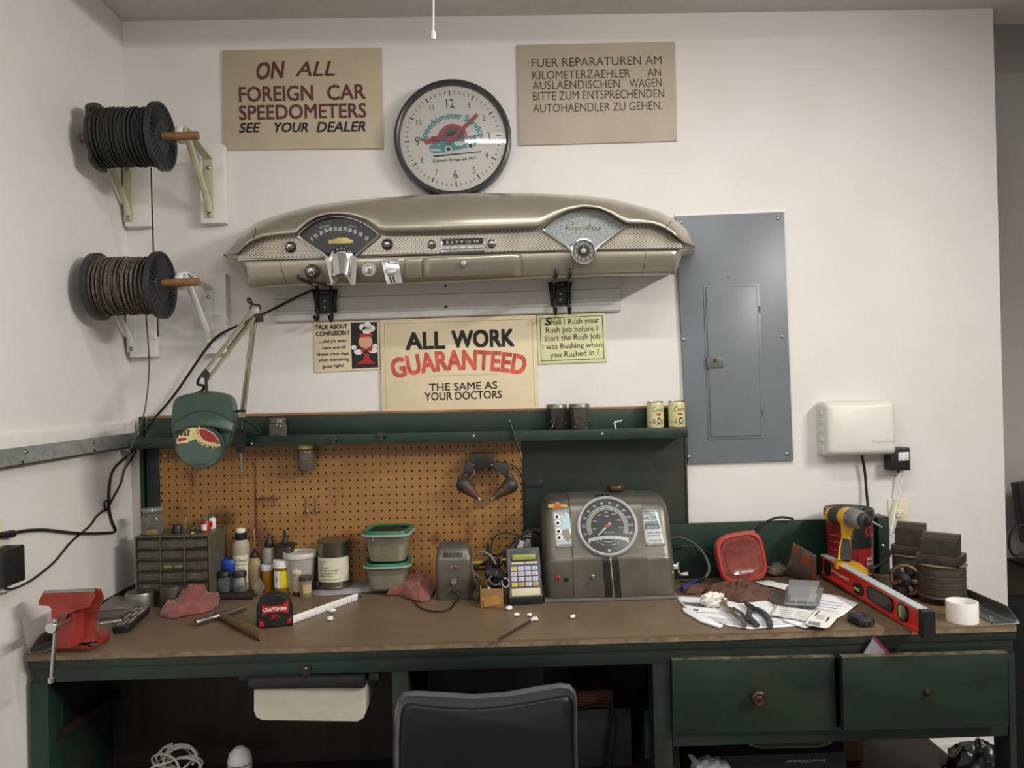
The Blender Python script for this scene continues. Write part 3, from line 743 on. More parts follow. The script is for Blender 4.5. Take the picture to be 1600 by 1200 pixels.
for s_, an in (('P', 145), ('N', 112), ('D', 90), ('L', 70), ('R', 40)):
    a = R(an); c = (533+13.8*math.cos(a), 401.6-11.6*math.sin(a)); ux = Vector((math.sin(a), 0, -math.cos(a))); uy = Vector((math.cos(a), 0, math.sin(a)))
    mb.text(s_, P(*c, -0.2655), ux, uy, height=3.2*S(-.26), depth=0, bold=0.02)
mb.part('gear_letters', so, world=True)
# speaker fan with its script emblem
def make_cloth():
    t = NT('grey_grille_cloth'); b = t.b
    t.l(t.mix(t.ramp(t.noise(260, 2), 0.35, 0.65), lin((112, 120, 120)), lin((158, 164, 162))), b.inputs['Base Color']); b.inputs['Roughness'].default_value = 0.6; return t.m
fan2 = [(848.5, 359), (864, 345.5), (886, 334), (911, 328), (935, 330), (955, 339.5), (978, 354), (932, 386), (911, 378), (892, 388)]
mb = MB(make_cloth()); mb.prism(px3(fan2, -0.254), (0, 0.012, 0)); sg = mb.part('speaker_grille', dash, world=True)
mb = MB(M_CHROME); mb.tube(px3(fan2[:7], -0.256), 0.0022, 8, sub=3)
mb.tube(px3([(848.5, 359), (886, 384), (897, 396)], -0.257), 0.0045, 8, smooth=False); mb.tube(px3([(978, 354), (937, 384), (926, 396)], -0.257), 0.0045, 8, smooth=False); mb.part('chrome_rim', sg, world=True)
mb = MB(mat('gilt_script', (150, 132, 84), 0.35, 0.7, var=0.1))
for st in ([(885, 356), (887, 350), (894, 345), (897, 349), (890, 353), (893, 358), (899, 353), (902, 358), (905, 354), (908, 357), (911, 354)],
           [(911, 359), (917, 355), (923, 349), (922, 358), (918, 356), (926, 354), (927, 359), (931, 355), (934, 359), (940, 356)]):
    mb.tube(px3(st, -0.256), 0.0008, 5, sub=4)
mb.use(M_INK)
for u, v in ((885, 357), (937, 357)): screw(mb, P(u, v, -0.2545), 0.0028)
mb.part('script_emblem', sg, world=True)
# little clock in the dash
c3 = P(911, 393.5, -0.25); k3 = S(-.26)
mb = MB(M_CHROME); mb.lathe([(20.5*k3, 0), (20.5*k3, 0.012), (19.5*k3, 0.017), (17.5*k3, 0.018), (16.5*k3, 0.013), (0, 0.013)], c3, 40, B3); dk = mb.part('dash_clock', dash, world=True)
mb = MB(mat('dash_clock_face', (96, 94, 88), 0.35, 0.3, var=0.05)); mb.lathe([(16.4*k3, 0.0135), (0, 0.0138)], c3, 32, B3, caps=False)
mb.use(M_MARK)
for h in range(1, 13):
    a = R(30*h); mb.text(str(h), c3+Vector((math.sin(a)*13*k3, -0.0146, math.cos(a)*13*k3-1.7*k3)), XV, ZV, height=3.6*k3, depth=0)
mb.use(M_INK); mb.lathe([(9.5*k3, 0.0140), (0, 0.0142)], c3, 24, B3, caps=False); mb.part('clock_face', dk, world=True)
mb = MB(M_STEEL); mb.lathe([(5*k3, 0.014), (4*k3, 0.018), (0, 0.019)], c3, 16, B3); mb.prism([c3+Vector((-.0015, -.0165, 0)), c3+Vector((.0015, -.0165, 0)), c3+Vector((0.0003, -.0165, 10*k3)), c3+Vector((-0.0003, -.0165, 10*k3))], (0, -0.001, 0)); mb.part('clock_hand', dk, world=True)
# knobs
def knob(name, px, py, rring, rk, ln=0.022, ringm=M_BLACK, m=M_CHROME, cone=0.55):
    c = P(px, py, -0.240); k = S(-.25)
    mb = MB(ringm); mb.lathe([(rring*k, 0), (rring*k, 0.012), (rring*k*0.85, 0.016), (0, 0.016)], c, 28, B3); o = mb.part(name, dash, world=True)
    mb = MB(m); mb.lathe([(rk*k*0.7, 0.012), (rk*k, 0.018), (rk*k, 0.016+ln*0.5), (rk*k*cone, 0.014+ln), (rk*k*0.3, 0.016+ln), (0, 0.016+ln)], c, 20, B3); mb.part('knob_cap', o, world=True)
knob('light_switch', 455.5, 387, 9, 6); knob('wiper_knob', 489, 425, 11, 7.5, 0.026); knob('cigarette_lighter', 606, 383, 9, 5.5, 0.016)
knob('ignition_lock', 577, 422, 12, 6.5, 0.012, M_DASH, M_CHROME, 0.9); knob('radio_knob', 675, 383, 6.5, 5.5, 0.02); knob('radio_knob', 768, 382, 6.5, 5.8, 0.02); knob('glove_box_lock', 725, 413, 5, 4, 0.004, M_CHROME, M_STEEL, 0.9)
mb = MB(M_INK); c = P(577, 422, -0.272); mb.bb(c.x-.0012, c.x+.0012, c.y-.001, c.y, c.z-.009, c.z+.008); mb.part('key_slot', [o for o in dash.children if o.name.startswith('ignition')][0], world=True)
# radio
mb = MB(M_CHROME); mb.prism(px3([(688, 372), (757, 369), (758, 391), (689, 393.5)], -0.262), (0, 0.02, 0), 0.002); rd = mb.part('radio', dash, world=True)
mb = MB(M_INK); mb.prism(px3([(691, 374), (754, 371.5), (754, 381), (691, 383)], -0.2632), (0, 0.002, 0)); mb.use(M_MARK); tpx(mb, '5 6 7 9 12 16', 697, 380.5, 748, 378.5, 4, -0.2640); mb.part('radio_dial', rd, world=True)
for i in range(5):
    x = 691+i*13; mb = MB(M_STEEL); mb.prism(px3([(x, 386-i*.5), (x+11.5, 385.5-i*.5), (x+11.5, 390-i*.5), (x, 390.5-i*.5)], -0.267), (0, 0.006, 0), 0.001); mb.part('radio_button', rd, world=True)
# heater control
mb = MB(M_CHROME); mb.prism(px3([(595, 406), (622, 404.5), (629, 442), (604, 444)], -0.252), (0, 0.02, 0), 0.002); ht = mb.part('heater_control', dash, world=True)
mb = MB(M_STEEL); mb.prism(px3([(601, 421), (618, 420), (619, 425), (616, 425), (616, 430), (605, 430.5), (605, 426), (601, 426)], -0.258), (0, 0.008, 0), 0.001); mb.ball(P(607, 409, -0.256), 0.004, 10); mb.part('heater_lever', ht, world=True)
mb = MB(M_INK); mb.prism(px3([(607, 432), (609.5, 432), (613.5, 442), (611, 442)], -0.2525), (0, 0.001, 0)); mb.part('slot', ht, world=True); mb = MB(M_INK); mb.prism(px3([(612, 431.5), (614.5, 431.5), (618.5, 441.5), (616, 441.5)], -0.2525), (0, 0.001, 0)); mb.part('slot', ht, world=True); mb = MB(M_INK); mb.prism(px3([(606, 412), (620, 411), (620.5, 413), (606.5, 414)], -0.2525), (0, 0.001, 0)); mb.part('slot', ht, world=True)
# doors in the lower face follow its curve
def face_y(x, v):
    s_ = (v-BLT(x))/(BOT(x)-BLT(x)); return interp([(0.08, -0.246), (0.3, -0.243), (0.6, -0.232), (0.85, -0.218), (0.96, -0.208)])(s_)
def face_patch(x0, x1, t0, t1, b0, b1, off, m, name, parent):
    mb = MB(m)
    def fn(u, v):
        x = x0[0]+(x1[0]-x0[0])*u if isinstance(x0, tuple) else x0+(x1-x0)*u
        top = t0+(t1-t0)*u; bot = b0+(b1-b0)*u; vv = top+(bot-top)*v; return P(x, vv, face_y(x, vv)-off)
    mb.grid(fn, 12, 8); return mb.part(name, parent, world=True, thick=0.002)
face_patch(634, 659, 404, 403, 437, 436.5, 0.0030, M_DASH, 'ash_tray', dash)
face_patch(661, 814, 403, 397, 436, 431, 0.0030, M_DASH, 'glove_box_door', dash)
mb = MB(mat('seam_shadow_gap', (40, 36, 30), 0.7, var=0))
def seam(pts): mb.tube([P(u, v, face_y(u, v)-0.0003) for u, v in pts], 0.0009, 5, smooth=True)
seam([(437, 408), (440, 420), (445, 435), (449, 444)]); seam([(1008, 393), (1008, 405), (1006, 418), (1002, 427)]); seam([(815.5, 398), (816, 415), (816, 432)]); seam([(632, 404), (635, 425), (638, 440)]); seam([(660, 404), (660.5, 420), (661, 437)])
mb.tube([P(u, TOP(u)+(EDG(u)-TOP(u))*s_, yy) for u, s_, yy in ((397, 0.02, -.188), (399, 0.3, -.254), (398, 0.65, -.283), (397, 0.9, -.289))], 0.0009, 5)
mb.tube([P(u, TOP(u)+(EDG(u)-TOP(u))*s_, yy) for u, s_, yy in ((1055, 0.03, -.188), (1048, 0.3, -.254), (1043, 0.65, -.284), (1040, 0.9, -.289))], 0.0009, 5)
mb.part('seam', dash, world=True)

# ---------------------------------------------------------------- cable spools on wall brackets
M_SPOOL = mat('spool_plastic', (38, 41, 44), 0.45, var=0.1)
M_PEGROD = mat('dowel_wood', (140, 104, 68), 0.55, var=0.25, vscale=30, stretch=(1, 6, 6))
M_BRK_C = mat('cream_bracket_paint', (196, 193, 160), 0.4, var=0.08, wear=0.72, wearcol=(150, 140, 110), wscale=40)
M_BRK_W = mat('white_bracket_paint', (222, 222, 216), 0.4, var=0.04, wear=0.76, wearcol=(160, 150, 140), wscale=40)
M_BOARD = mat('white_board_paint', (226, 223, 218), 0.4, var=0.03)
def bracket(label, boardpx, m, xc, ztop, zbot, yo, tipz):
    """shelf bracket on a white board: xc = its X, ztop/zbot the wall leg, yo = reach"""
    (u0, v0), (u1, v1) = boardpx
    a, b = P(u0, v0, -0.036), P(u1, v1, -0.036); a.x = max(a.x, WX+0.002)
    th = thing('spool_bracket', label, 'bracket', ((a.x+b.x)/2, -0.001, b.z), group='spool brackets')
    mb = MB(M_BOARD); mb.bb(a.x, b.x, -0.036, -0.001, b.z, a.z, 0.002); mb.part('backer_board', th, world=True)
    w_ = 0.0145
    mb = MB(m); mb.bb(xc-w_, xc+w_, -0.040, -0.036, zbot, ztop, 0.001)
    mb.hull([[Vector((xc-w_, -0.04, ztop-.002)), Vector((xc+w_, -0.04, ztop-.002)), Vector((xc+w_, -0.04, ztop+.002)), Vector((xc-w_, -0.04, ztop+.002))],
             [Vector((xc-w_, yo, tipz-.002)), Vector((xc+w_, yo, tipz-.002)), Vector((xc+w_, yo, tipz+.002)), Vector((xc-w_, yo, tipz+.002))]])
    mb.bb(xc-w_, xc+w_, yo-0.004, yo, tipz-0.045, tipz+0.002, 0.001); mb.part('angle_iron', th, world=True)
    mb = MB(m); mb.tube([(xc, -0.043, zbot+0.02), (xc, -0.05, zbot+0.05), (xc, yo+0.04, tipz-0.03), (xc, yo+0.015, tipz-0.006)], 0.011, 8, sub=3, flat=0.5, smooth=False); mb.part('brace', th, world=True)
    for z in (ztop-0.03, zbot+0.01):
        mb = MB(M_STEEL); screw(mb, (xc, -0.04, z), 0.0075); mb.part('screw', th, world=True)
    mb = MB(M_BRK_W); mb.tube([(xc, yo-0.006, tipz-0.005), (xc, yo-0.03, tipz-0.012), (xc, yo-0.034, tipz-0.038), (xc, yo-0.006, tipz-0.052)], 0.012, 8, sub=5, flat=0.35); mb.part('rod_clip', th, world=True)
    return th
def spool(name_lab, lab_rod, lab_board_l, lab_board_r, cz_px, yo, rod_end, m_brk, m_wire, bl, br, left_broken, turns, seed, lw):
    rnd = random.Random(seed)
    c = P(255, cz_px, yo); cl = P(152, cz_px+4, yo)
    xr_, xl = c.x, max(cl.x, WX+0.03); zc = c.z; fr = 51*S(yo)*1.02
    yo_arm = yo+0.045
    xb = P(326, (br[0][1]+br[1][1])/2, -0.04).x
    zt = P(328, br[0][1]+22, -0.04).z; zb = P(328, br[1][1]-8, -0.04).z
    bracket(lab_board_r, br, m_brk, xb, zt, zb, yo_arm, zc+0.045)
    bracket(lab_board_l, bl, m_brk, WX+0.024, zt, zb-0.008, yo_arm, zc+0.045)
    re = P(rod_end[0], rod_end[1], yo)
    rod = MB(M_PEGROD).cyl((WX+0.006, yo, zc), (re.x, yo, re.z), 0.0125, n=16).single('spool_rod', lab_rod, 'rod', (c.x, yo, zc), world=True)
    t = thing('cable_spool', name_lab, 'cable spool', (c.x, yo, zc-fr), group='cable spools')
    MX = ry(R(90))
    wr = fr*0.83
    for side, x in ((1, xr_), (-1, xl)):
        mb = MB(M_SPOOL); s_ = side
        cut = None
        prof = [(0.0135, 0), (0.047, 0), (0.049, -0.004*1), (fr*0.9, -0.006), (fr*0.93, 0.001), (fr, 0.001), (fr, -0.014), (fr*0.97, -0.016), (0.0135, -0.016)]
        if s_ < 0 and left_broken:
            n = 40; mk = []
            for i in range(n+1):
                a = 2*math.pi*i/n
                k = 1.0 if (a > 5.6 or a < 0.8 or 2.45 < a < 3.5) else 0.80+0.03*rnd.random()
                mk.append(k)
            rings = []
            for r, z in [(0.0135, 0), (fr*0.95, 0), (fr, -0.002), (fr, -0.012), (0.0135, -0.016)]:
                rings.append([Vector((x-z*s_*-1, yo, zc)) + Vector((0, math.sin(2*math.pi*i/n)*-1, math.cos(2*math.pi*i/n)))*(r*mk[i] if r > .02 else r) for i in range(n)])
            mb.hull(rings)
        else:
            mb.lathe([(r, z*s_) for r, z in prof], (x, yo, zc), 48, MX)
        fl = mb.part('flange', t, world=True)
        if s_ > 0:
            mb = MB(mat('spool_rib_grey', (66, 69, 71), 0.45, var=0.05))
            for i in range(30):
                a = 2*math.pi*i/30; d = Vector((0, math.cos(a), math.sin(a)))
                m3 = frame(d, (1, 0, 0))
                mb.box((x-0.002, yo+d.y*fr*0.70, zc+d.z*fr*0.70), (0.0012, 0.006, fr*0.46), m3)
            mb.part('ribs', fl, world=True)
            mb = MB(M_INK)
            for i in range(4):
                a = i*math.pi/2+0.5; mb.cyl((x-.001, yo+0.03*math.cos(a), zc+0.03*math.sin(a)), (x+0.0006, yo+0.03*math.cos(a), zc+0.03*math.sin(a)), 0.0045, n=10)
            mb.part('bolt_holes', fl, world=True)
    mb = MB(M_INK); mb.cyl((xl+0.01, yo, zc), (xr_-0.012, yo, zc), wr*0.93, n=32, caps=False); mb.part('core', t, world=True)
    mb = MB(m_wire); pts = []
    x0, x1 = xl+0.013, xr_-0.018; N = turns*20
    for i in range(N+1):
        u = i/N; a = 2*math.pi*turns*u
        wob = 0.006*math.sin(turns*0.9*u*6.28*0.37+seed)+0.004*math.sin(37*u+a*0.5)
        xx = min(max(x0+(x1-x0)*u+wob, x0), x1)
        r = wr*(1+0.025*math.sin(9*u*3.1+seed)+0.02*math.sin(a*0.31+seed)+0.012*math.sin(23*u))
        pts.append((xx, yo+r*math.sin(a), zc+r*math.cos(a)))
    mb.tube(pts, lw, 5, smooth=False); mb.part('cable_winding', t, world=True, angle=80)
    return xl, xr_, zc, fr, wr
M_WIRE1 = mat('black_braided_cable', (50, 47, 44), 0.75, var=0.3, vscale=200)
M_WIRE2 = mat('grey_brown_cable', (98, 88, 74), 0.7, var=0.35, vscale=150)
s1 = spool('chipped upper cable spool full of dark braided cable', 'wooden rod through the upper cable spool', 'cream bracket in the corner beneath the upper spool', 'cream bracket holding the free end of the upper rod', 214, -0.29, (310, 212), M_BRK_C, M_WIRE1,
           ((193, 240), (235, 353)), ((311, 226), (352, 348)), True, 46, 1, 0.0021)
s2 = spool('intact lower cable spool wound with grey brown cable', 'wooden rod through the lower cable spool', 'white bracket in the corner beneath the lower spool', 'white bracket holding the free end of the lower rod', 446, -0.29, (311, 440), M_BRK_W, M_WIRE2,
           ((200, 440), (243, 557)), ((318, 428), (355, 552)), False, 38, 5, 0.0021)
mb = MB(M_WIRE1); mb.tube([P(236, 262, -0.30), P(237, 300, -0.20), P(240, 398, -0.12), P(245, 470, -0.10), P(247, 526, -0.10)], 0.0024, 6)
mb.single('loose_cable_end', 'straight end of braided cable hanging from the upper spool', 'cable', P(236, 262, -0.30), world=True)
mb = MB(M_WIRE2); mb.tube([P(228, 490, -0.27), P(231, 530, -0.2), P(233, 570, -0.15), P(230, 615, -0.13), P(224, 650, -0.125), P(214, 676, -0.13), P(205, 700, -0.14), P(198, 722, -0.15)], 0.0022, 6)
mb.single('loose_cable_end', 'thin grey cable end hanging from the lower spool behind the shelf corner', 'cable', P(228, 490, -0.27), world=True)

# ---------------------------------------------------------------- bench
BL = WX+0.014; BR = 1.362
M_TOP = mat('brown_hardboard_top', (110, 92, 71), 0.42, var=0.14, vscale=5, wear=0.66, wearcol=(130, 112, 88), wscale=7, bump=0.06, bscale=90)
M_EDGE = mat('raw_board_edge', (124, 106, 82), 0.6, var=0.3, vscale=30)  # edge colour lightened to paint in the lit rim of the top
M_DARKWOOD = mat('dark_brown_board', (40, 27, 19), 0.6, var=0.3, vscale=6, stretch=(6, 6, 1))
bench = thing('workbench', 'long dark green workbench with a worn brown top against the wall', 'workbench', (0.06, -0.3, 0))
mb = MB(M_TOP); mb.bb(BL, BR, BF, -0.004, BZ-0.006, BZ); mb.use(M_EDGE); mb.bb(BL, BR, BF, -0.004, BZ-0.018, BZ-0.006); mb.part('benchtop', bench, world=True)
def P2(px, py): return P(px, py, BF+0.012)
mb = MB(M_DARKGREEN); mb.bb(BL, BR, BF+0.004, BF+0.03, BZ-0.040, BZ-0.0185, 0.002); mb.bb(BL+0.01, BR-0.004, BF+0.010, BF+0.035, BZ-0.078, BZ-0.0405, 0.002); mb.part('apron', bench, world=True)
zl = 0.0
def post(name, u0, u1, yd=0.012):
    a, b = P(u0, 1100, BF+yd), P(u1, 1100, BF+yd)
    mb = MB(M_DARKGREEN); mb.bb(a.x, b.x, BF+yd, BF+yd+0.07, zl, BZ-0.0785, 0.002); mb.part(name, bench, world=True); return a.x, b.x
lx = post('leg', 47, 75); post('leg', 613, 639); px_ = post('leg', 1021, 1049)
mb = MB(M_DARKGREEN); mb.bb(P(1577, 1100, BF+.01).x, BR, BF+0.01, BF+0.08, zl, BZ-0.0785, 0.002); mb.part('leg', bench, world=True)
mb = MB(M_DARKGREEN); mb.bb(BL+0.002, BL+0.02, BF+0.1, -0.03, 0.02, BZ-0.02); mb.part('end_panel', bench, world=True)
mb = MB(M_DARKWOOD); mb.bb(BL+0.022, P(616, 1100, -.2).x, -0.24, -0.225, 0.3, BZ-0.02); mb.part('back_board', bench, world=True)
mb = MB(M_DARKWOOD); a = P(640, 1100, -.3).x; mb.bb(a-0.02, a, -0.6+.1, -0.03, 0.3, BZ-0.02); mb.part('divider', bench, world=True)
mb = MB(mat('black_board', (26, 26, 28), 0.6, var=0.1)); mb.bb(a+0.001, P(1046, 1100, -.2).x, -0.14, -0.125, 0.3, BZ-0.02); mb.part('knee_panel', bench, world=True)
mb = MB(M_DARKWOOD); a = P(1046, 1100, -.5).x; mb.bb(a, a+0.02, -0.52, -0.03, 0.3, BZ-0.02); mb.part('divider', bench, world=True)
mb = MB(M_DARKWOOD); mb.bb(BL+0.022, BR-0.02, -0.55, -0.03, 0.40, 0.42); mb.part('lower_shelf', bench, world=True)
mb = MB(M_DARKWOOD); q0 = Px(78, 1152, BL+0.03); q1 = Px(180, 1085, BL+0.03); d = (q1-q0); 
mb.hull([[q0+ZV*-.012, q0+ZV*.012, q0+ZV*.012+XV*.02, q0-ZV*.012+XV*.02], [q1+ZV*-.012, q1+ZV*.012, q1+ZV*.012+XV*.02, q1-ZV*.012+XV*.02]]); mb.part('brace', bench, world=True)
mb = MB(M_DARKGREEN); a, b = P(1050, 1143, BF+.012), P(1577, 1162, BF+.012); mb.bb(px_[1]+.001, P(1577, 1100, BF+.01).x-.001, BF+0.014, BF+0.04, P(1300, 1163, BF).z, P(1300, 1140, BF).z, 0.002); mb.part('drawer_rail', bench, world=True)
M_DRAWER = None
def make_drawer_green():
    t = NT('drawer_green_paint'); b = t.b
    base = t.mix(t.ramp(t.noise(5, 5, stretch=(1, 1, 3)), 0.35, 0.65), lin((19, 34, 26)), lin((28, 48, 36)))
    base = t.mix(t.ramp(t.noise(3.0, 3, stretch=(1, 1, 2)), 0.56, 0.75), base, lin((46, 45, 32)))
    base = t.mix(t.ramp(t.noise(70, 10, 0.8, stretch=(1, 1, 3)), 0.73, 0.75), base, lin((150, 146, 120)))
    t.l(base, b.inputs['Base Color']); b.inputs['Roughness'].default_value = 0.4; return t.m
M_DRG = make_drawer_green()
def drawer(corners, yf, kx, ky, kr, label):
    pts = [P(u, v, yf) for u, v in corners]
    mb = MB(M_DRG); mb.prism(pts, (0, 0.02, 0), 0.0015); o = mb.part('drawer', bench, label=label, world=True)
    mb = MB(M_DARKWOOD); x0 = min(p.x for p in pts)+.02; x1 = max(p.x for p in pts)-.02; z0 = min(p.z for p in pts)+.01; z1 = max(p.z for p in pts)-.03
    for x in (x0, x1-0.01): mb.bb(x, x+.01, yf+.021, -0.2, z0, z1)
    mb.bb(x0, x1, yf+.021, -0.2, z0, z0+.008); mb.part('drawer_box', o, world=True)
    a_, b_ = pts[0], pts[1]; e_ = Vector((0, -.0006, 0)); mb = MB(mat('bare_drawer_edge', (92, 88, 66), .6, var=.5, vscale=40)); mb.prism([a_+e_+ZV*-.0012, b_+e_+ZV*-.0012, b_+e_+ZV*.0010, a_+e_+ZV*.0010], (0, .020, 0)); mb.part('worn_top_edge', o, world=True)
    k = S(yf); c = P(kx, ky, yf)
    mb = MB(mat('old_bronze_knob', (74, 56, 44), 0.35, 0.6, var=0.3))
    mb.lathe([(kr*k*.55, 0), (kr*k*.55, 0.012), (kr*k, 0.017), (kr*k, 0.027), (kr*k*.8, 0.031), (kr*k*.5, 0.029), (kr*k*.3, 0.032), (0, 0.032)] if kr > 8 else [(kr*k, 0), (kr*k*.8, 0.008), (kr*k*.5, 0.012), (0, 0.012)], c, 24, B3); mb.part('drawer_knob', o, world=True)
drawer([(1050, 1031), (1304, 1026), (1307, 1142), (1052, 1146)], BF-0.004, 1181, 1086, 12, 'shut green drawer with a round bronze knob')
drawer([(1316, 1027), (1575, 1020), (1577, 1135), (1319, 1142)], BF-0.03, 1448, 1081, 6, 'green drawer pulled slightly open with a broken knob')
# metal side strips
mb = MB(mat('dull_steel_strip', (120, 122, 120), 0.36, 0.9, var=0.2, vscale=20))
def strip(x, s_, y0, y1):
    pr = [(0.006*s_, 0.0008), (-0.055*s_, 0.0008), (-0.062*s_, 0.004), (-0.066*s_, 0.02), (-0.064*s_, 0.045)] if s_ > 0 else None
    return pr
def strip_fn(x0, x1, x2, y0, y1, h):
    def fn(u, v):
        y_ = y0+(y1-y0)*v
        if u < .5: return (x0+(x1-x0)*u*2, y_, BZ+0.0012)
        t_ = (u-.5)*2*math.pi/2; hh = h*min(1, (y_-y0)/0.05)+.0005
        return (x1+(x2-x1)*math.sin(t_), y_, BZ+0.0012+hh*(1-math.cos(t_)))
    return fn
mb.grid(strip_fn(BR-0.055, BR-0.003, BR+0.014, BF+0.004, -0.06, 0.032), 14, 30)
st = mb.single('bench_edge_strip', 'curled galvanised metal strip along the right end of the bench', 'metal strip', (BR, -0.3, BZ), world=True, thick=0.0012)
mb = MB(M_STEEL); screw(mb, (BR-0.03, BF+0.06, BZ+0.002), 0.006, (0, 0, 1)); mb.part('screw', st, world=True)
mb = MB(mat('dull_steel_strip', (120, 122, 120))); mb.grid(strip_fn(BL+0.05, BL+0.012, BL+0.002, BF+0.004, -0.02, 0.03), 14, 30)
mb.single('bench_edge_strip', 'dark metal strip along the left end of the bench by the wall', 'metal strip', (BL, -0.3, BZ), world=True, thick=0.0012)

# ---------------------------------------------------------------- hutch on the bench
HY = -0.022; LY = -0.095
PEG = 12.11*S(HY)                                         # spacing of the holes
def make_peg():
    t = NT('pegboard'); b = t.b; co = t.coord(); sp = t.n('ShaderNodeSeparateXYZ'); t.l(co, sp.inputs[0])
    def cell(a): return t.math('MULTIPLY', t.math('SUBTRACT', t.math('FRACT', t.math('DIVIDE', a, PEG)), 0.5), PEG)
    u, v = cell(sp.outputs[0]), cell(sp.outputs[2])
    r = t.math('SQRT', t.math('ADD', t.math('MULTIPLY', u, u), t.math('MULTIPLY', v, v)))
    hole = t.math('LESS_THAN', r, 0.0037)
    base = t.mix(t.ramp(t.noise(9, 6), 0.3, 0.7), lin((142, 102, 55)), lin((164, 120, 67)))
    base = t.mix(t.ramp(t.noise(3.2, 5), 0.60, 0.72), base, lin((98, 68, 40)))
    base = t.mix(t.ramp(t.noise(5.0, 5, stretch=(2.0, 1, .6)), 0.66, 0.74), base, lin((112, 64, 42)))
    for sx_, sz_, rr_, cc_ in ((352, 812, .055, (50, 34, 20)), (402, 838, .06, (104, 44, 36)), (545, 848, .05, (112, 60, 36)), (680, 842, .03, (100, 64, 34)), (436, 905, .05, (70, 46, 26))):
        p_ = P(sx_, sz_, HY); u_ = t.math('SUBTRACT', sp.outputs[0], p_.x-HUTX); v_ = t.math('SUBTRACT', sp.outputs[2], p_.z-HUTZ)
        d_ = t.math('ADD', t.math('SQRT', t.math('ADD', t.math('MULTIPLY', u_, u_), t.math('MULTIPLY', v_, v_))), t.math('MULTIPLY', t.math('SUBTRACT', t.noise(28, 4), .5), .05))
        base = t.mix(t.math('MULTIPLY', t.ramp(d_, rr_, rr_*.25), .75), base, lin(cc_))      # old dirt and paint smudges
    t.l(t.mix(hole, base, lin((24, 15, 9))), b.inputs['Base Color']); b.inputs['Roughness'].default_value = 0.45
    return t.m
hz = BZ+0.001
x_l = P(220, 760, HY).x; x_p0 = P(250, 760, HY).x; x_p1 = P(816, 760, HY).x; x_r = P(1073, 700, HY).x
HUTX, HUTZ = (x_l+x_r)/2, hz
M_PEG = make_peg()
zs = P(640, 690, LY).z                                   # shelf level
hut = thing('bench_hutch', 'dark green hutch with pegboard and a narrow shelf on the bench', 'hutch', ((x_l+x_r)/2, -0.08, hz))
mb = MB(M_PEG); mb.bb(x_p0, x_p1, HY, HY+0.005, hz, zs-0.004); mb.part('pegboard', hut, world=True)
mb = MB(M_DARKGREEN); mb.bb(x_p1+0.001, x_r-0.006, HY+0.004, HY+0.014, P(1000, 822, HY).z, zs-0.004); mb.part('back_panel', hut, world=True)  # darker green paints the shade under the shelf into the panel
mb = MB(M_GREEN); mb.bb(x_l, x_l+0.012, HY-0.004, -0.002, hz, P(222, 651, HY).z); mb.part('side_panel', hut, label='left side panel', world=True)
mb = MB(M_DARKGREEN); mb.bb(x_l+0.022, x_p0-0.001, HY-0.003, HY+0.014, hz, zs-0.004, 0.001); mb.part('stile', hut, world=True)  # same darker green, under-shelf shade put into the colour
mb = MB(M_INK); mb.bb(x_l+0.0121, x_l+0.0219, HY+0.016, HY+0.018, hz, zs-.004); mb.part('dark_gap_sheet', hut, world=True)  # black sheet paints in the dark of the gap
mb = MB(M_DARKGREEN); mb.bb(x_r-0.006, x_r, HY-0.001, -0.002, P(1000, 822, HY).z, zs-0.004, 0.001); mb.part('side_panel', hut, label='right side panel', world=True)
sl, sr = P(207, 690, LY), P(1075, 675, LY)
mb = MB(M_GREEN); mb.bb(sl.x+0.004, sr.x, LY, HY+0.014, zs-0.003, zs+0.008, 0.001); mb.part('shelf', hut, world=True)
mb = MB(M_GREEN); mb.prism([P(207, 685, LY-.012), P(1075, 668, LY-.012), P(1075, 684, LY-.012), P(207, 701, LY-.012)], (0, 0.0115, 0), 0.001); lip = mb.part('shelf_lip', hut, world=True)
for u, v in ((234, 698), (393, 694), (740, 682), (941, 679)):
    mb = MB(M_STEEL if u > 300 else M_GREEN); screw(mb, P(u, v-0.5, LY-.012), 0.0048); mb.part('bolt', lip, world=True)
mb = MB(M_GREEN); mb.prism([P(229, 653, HY), P(1072, 636, HY), P(1073, 680, HY), P(229, 694, HY)], (0, 0.012, 0), 0.001); up = mb.part('upstand', hut, world=True)
mb = MB(M_WOOD); mb.prism([P(229, 650, HY), P(1072, 633.5, HY), P(1072, 637, HY), P(229, 653.5, HY)], (0, 0.012, 0)); mb.part('wood_edge', up, world=True)
# low backsplash running on to the right
sy = -0.05
a, b = P(1040, 820, sy), P(1374, 809, sy)
bs = thing('bench_backsplash', 'low dark green backsplash along the back of the bench, right of the hutch', 'backsplash', ((a.x+b.x)/2, -0.05, hz))
mb = MB(M_GREEN); mb.prism([P(830, 826, sy), P(1376, 809, sy), P(1378, 897, sy), P(830, 905, sy)], (0, 0.014, 0), 0.001); mb.part('panel', bs, world=True)
mb = MB(M_INK); mb.bb(P(830, 900, sy-.005).x, P(1378, 897, sy-.005).x, sy-0.003, sy+0.01, hz, P(1100, 884, sy).z); mb.part('kick_strip', bs, world=True)
e0, e1 = P(1372, 808, sy-.02), P(1391, 880, sy-.02)
mb = MB(M_GREEN); mb.bb(e0.x, e1.x, sy-0.02, -0.002, hz, e0.z, 0.002); o = mb.part('end_block', bs, world=True)
mb = MB(M_STEEL); screw(mb, P(1379, 853, sy-.02), 0.007); mb.part('bolt', o, world=True)

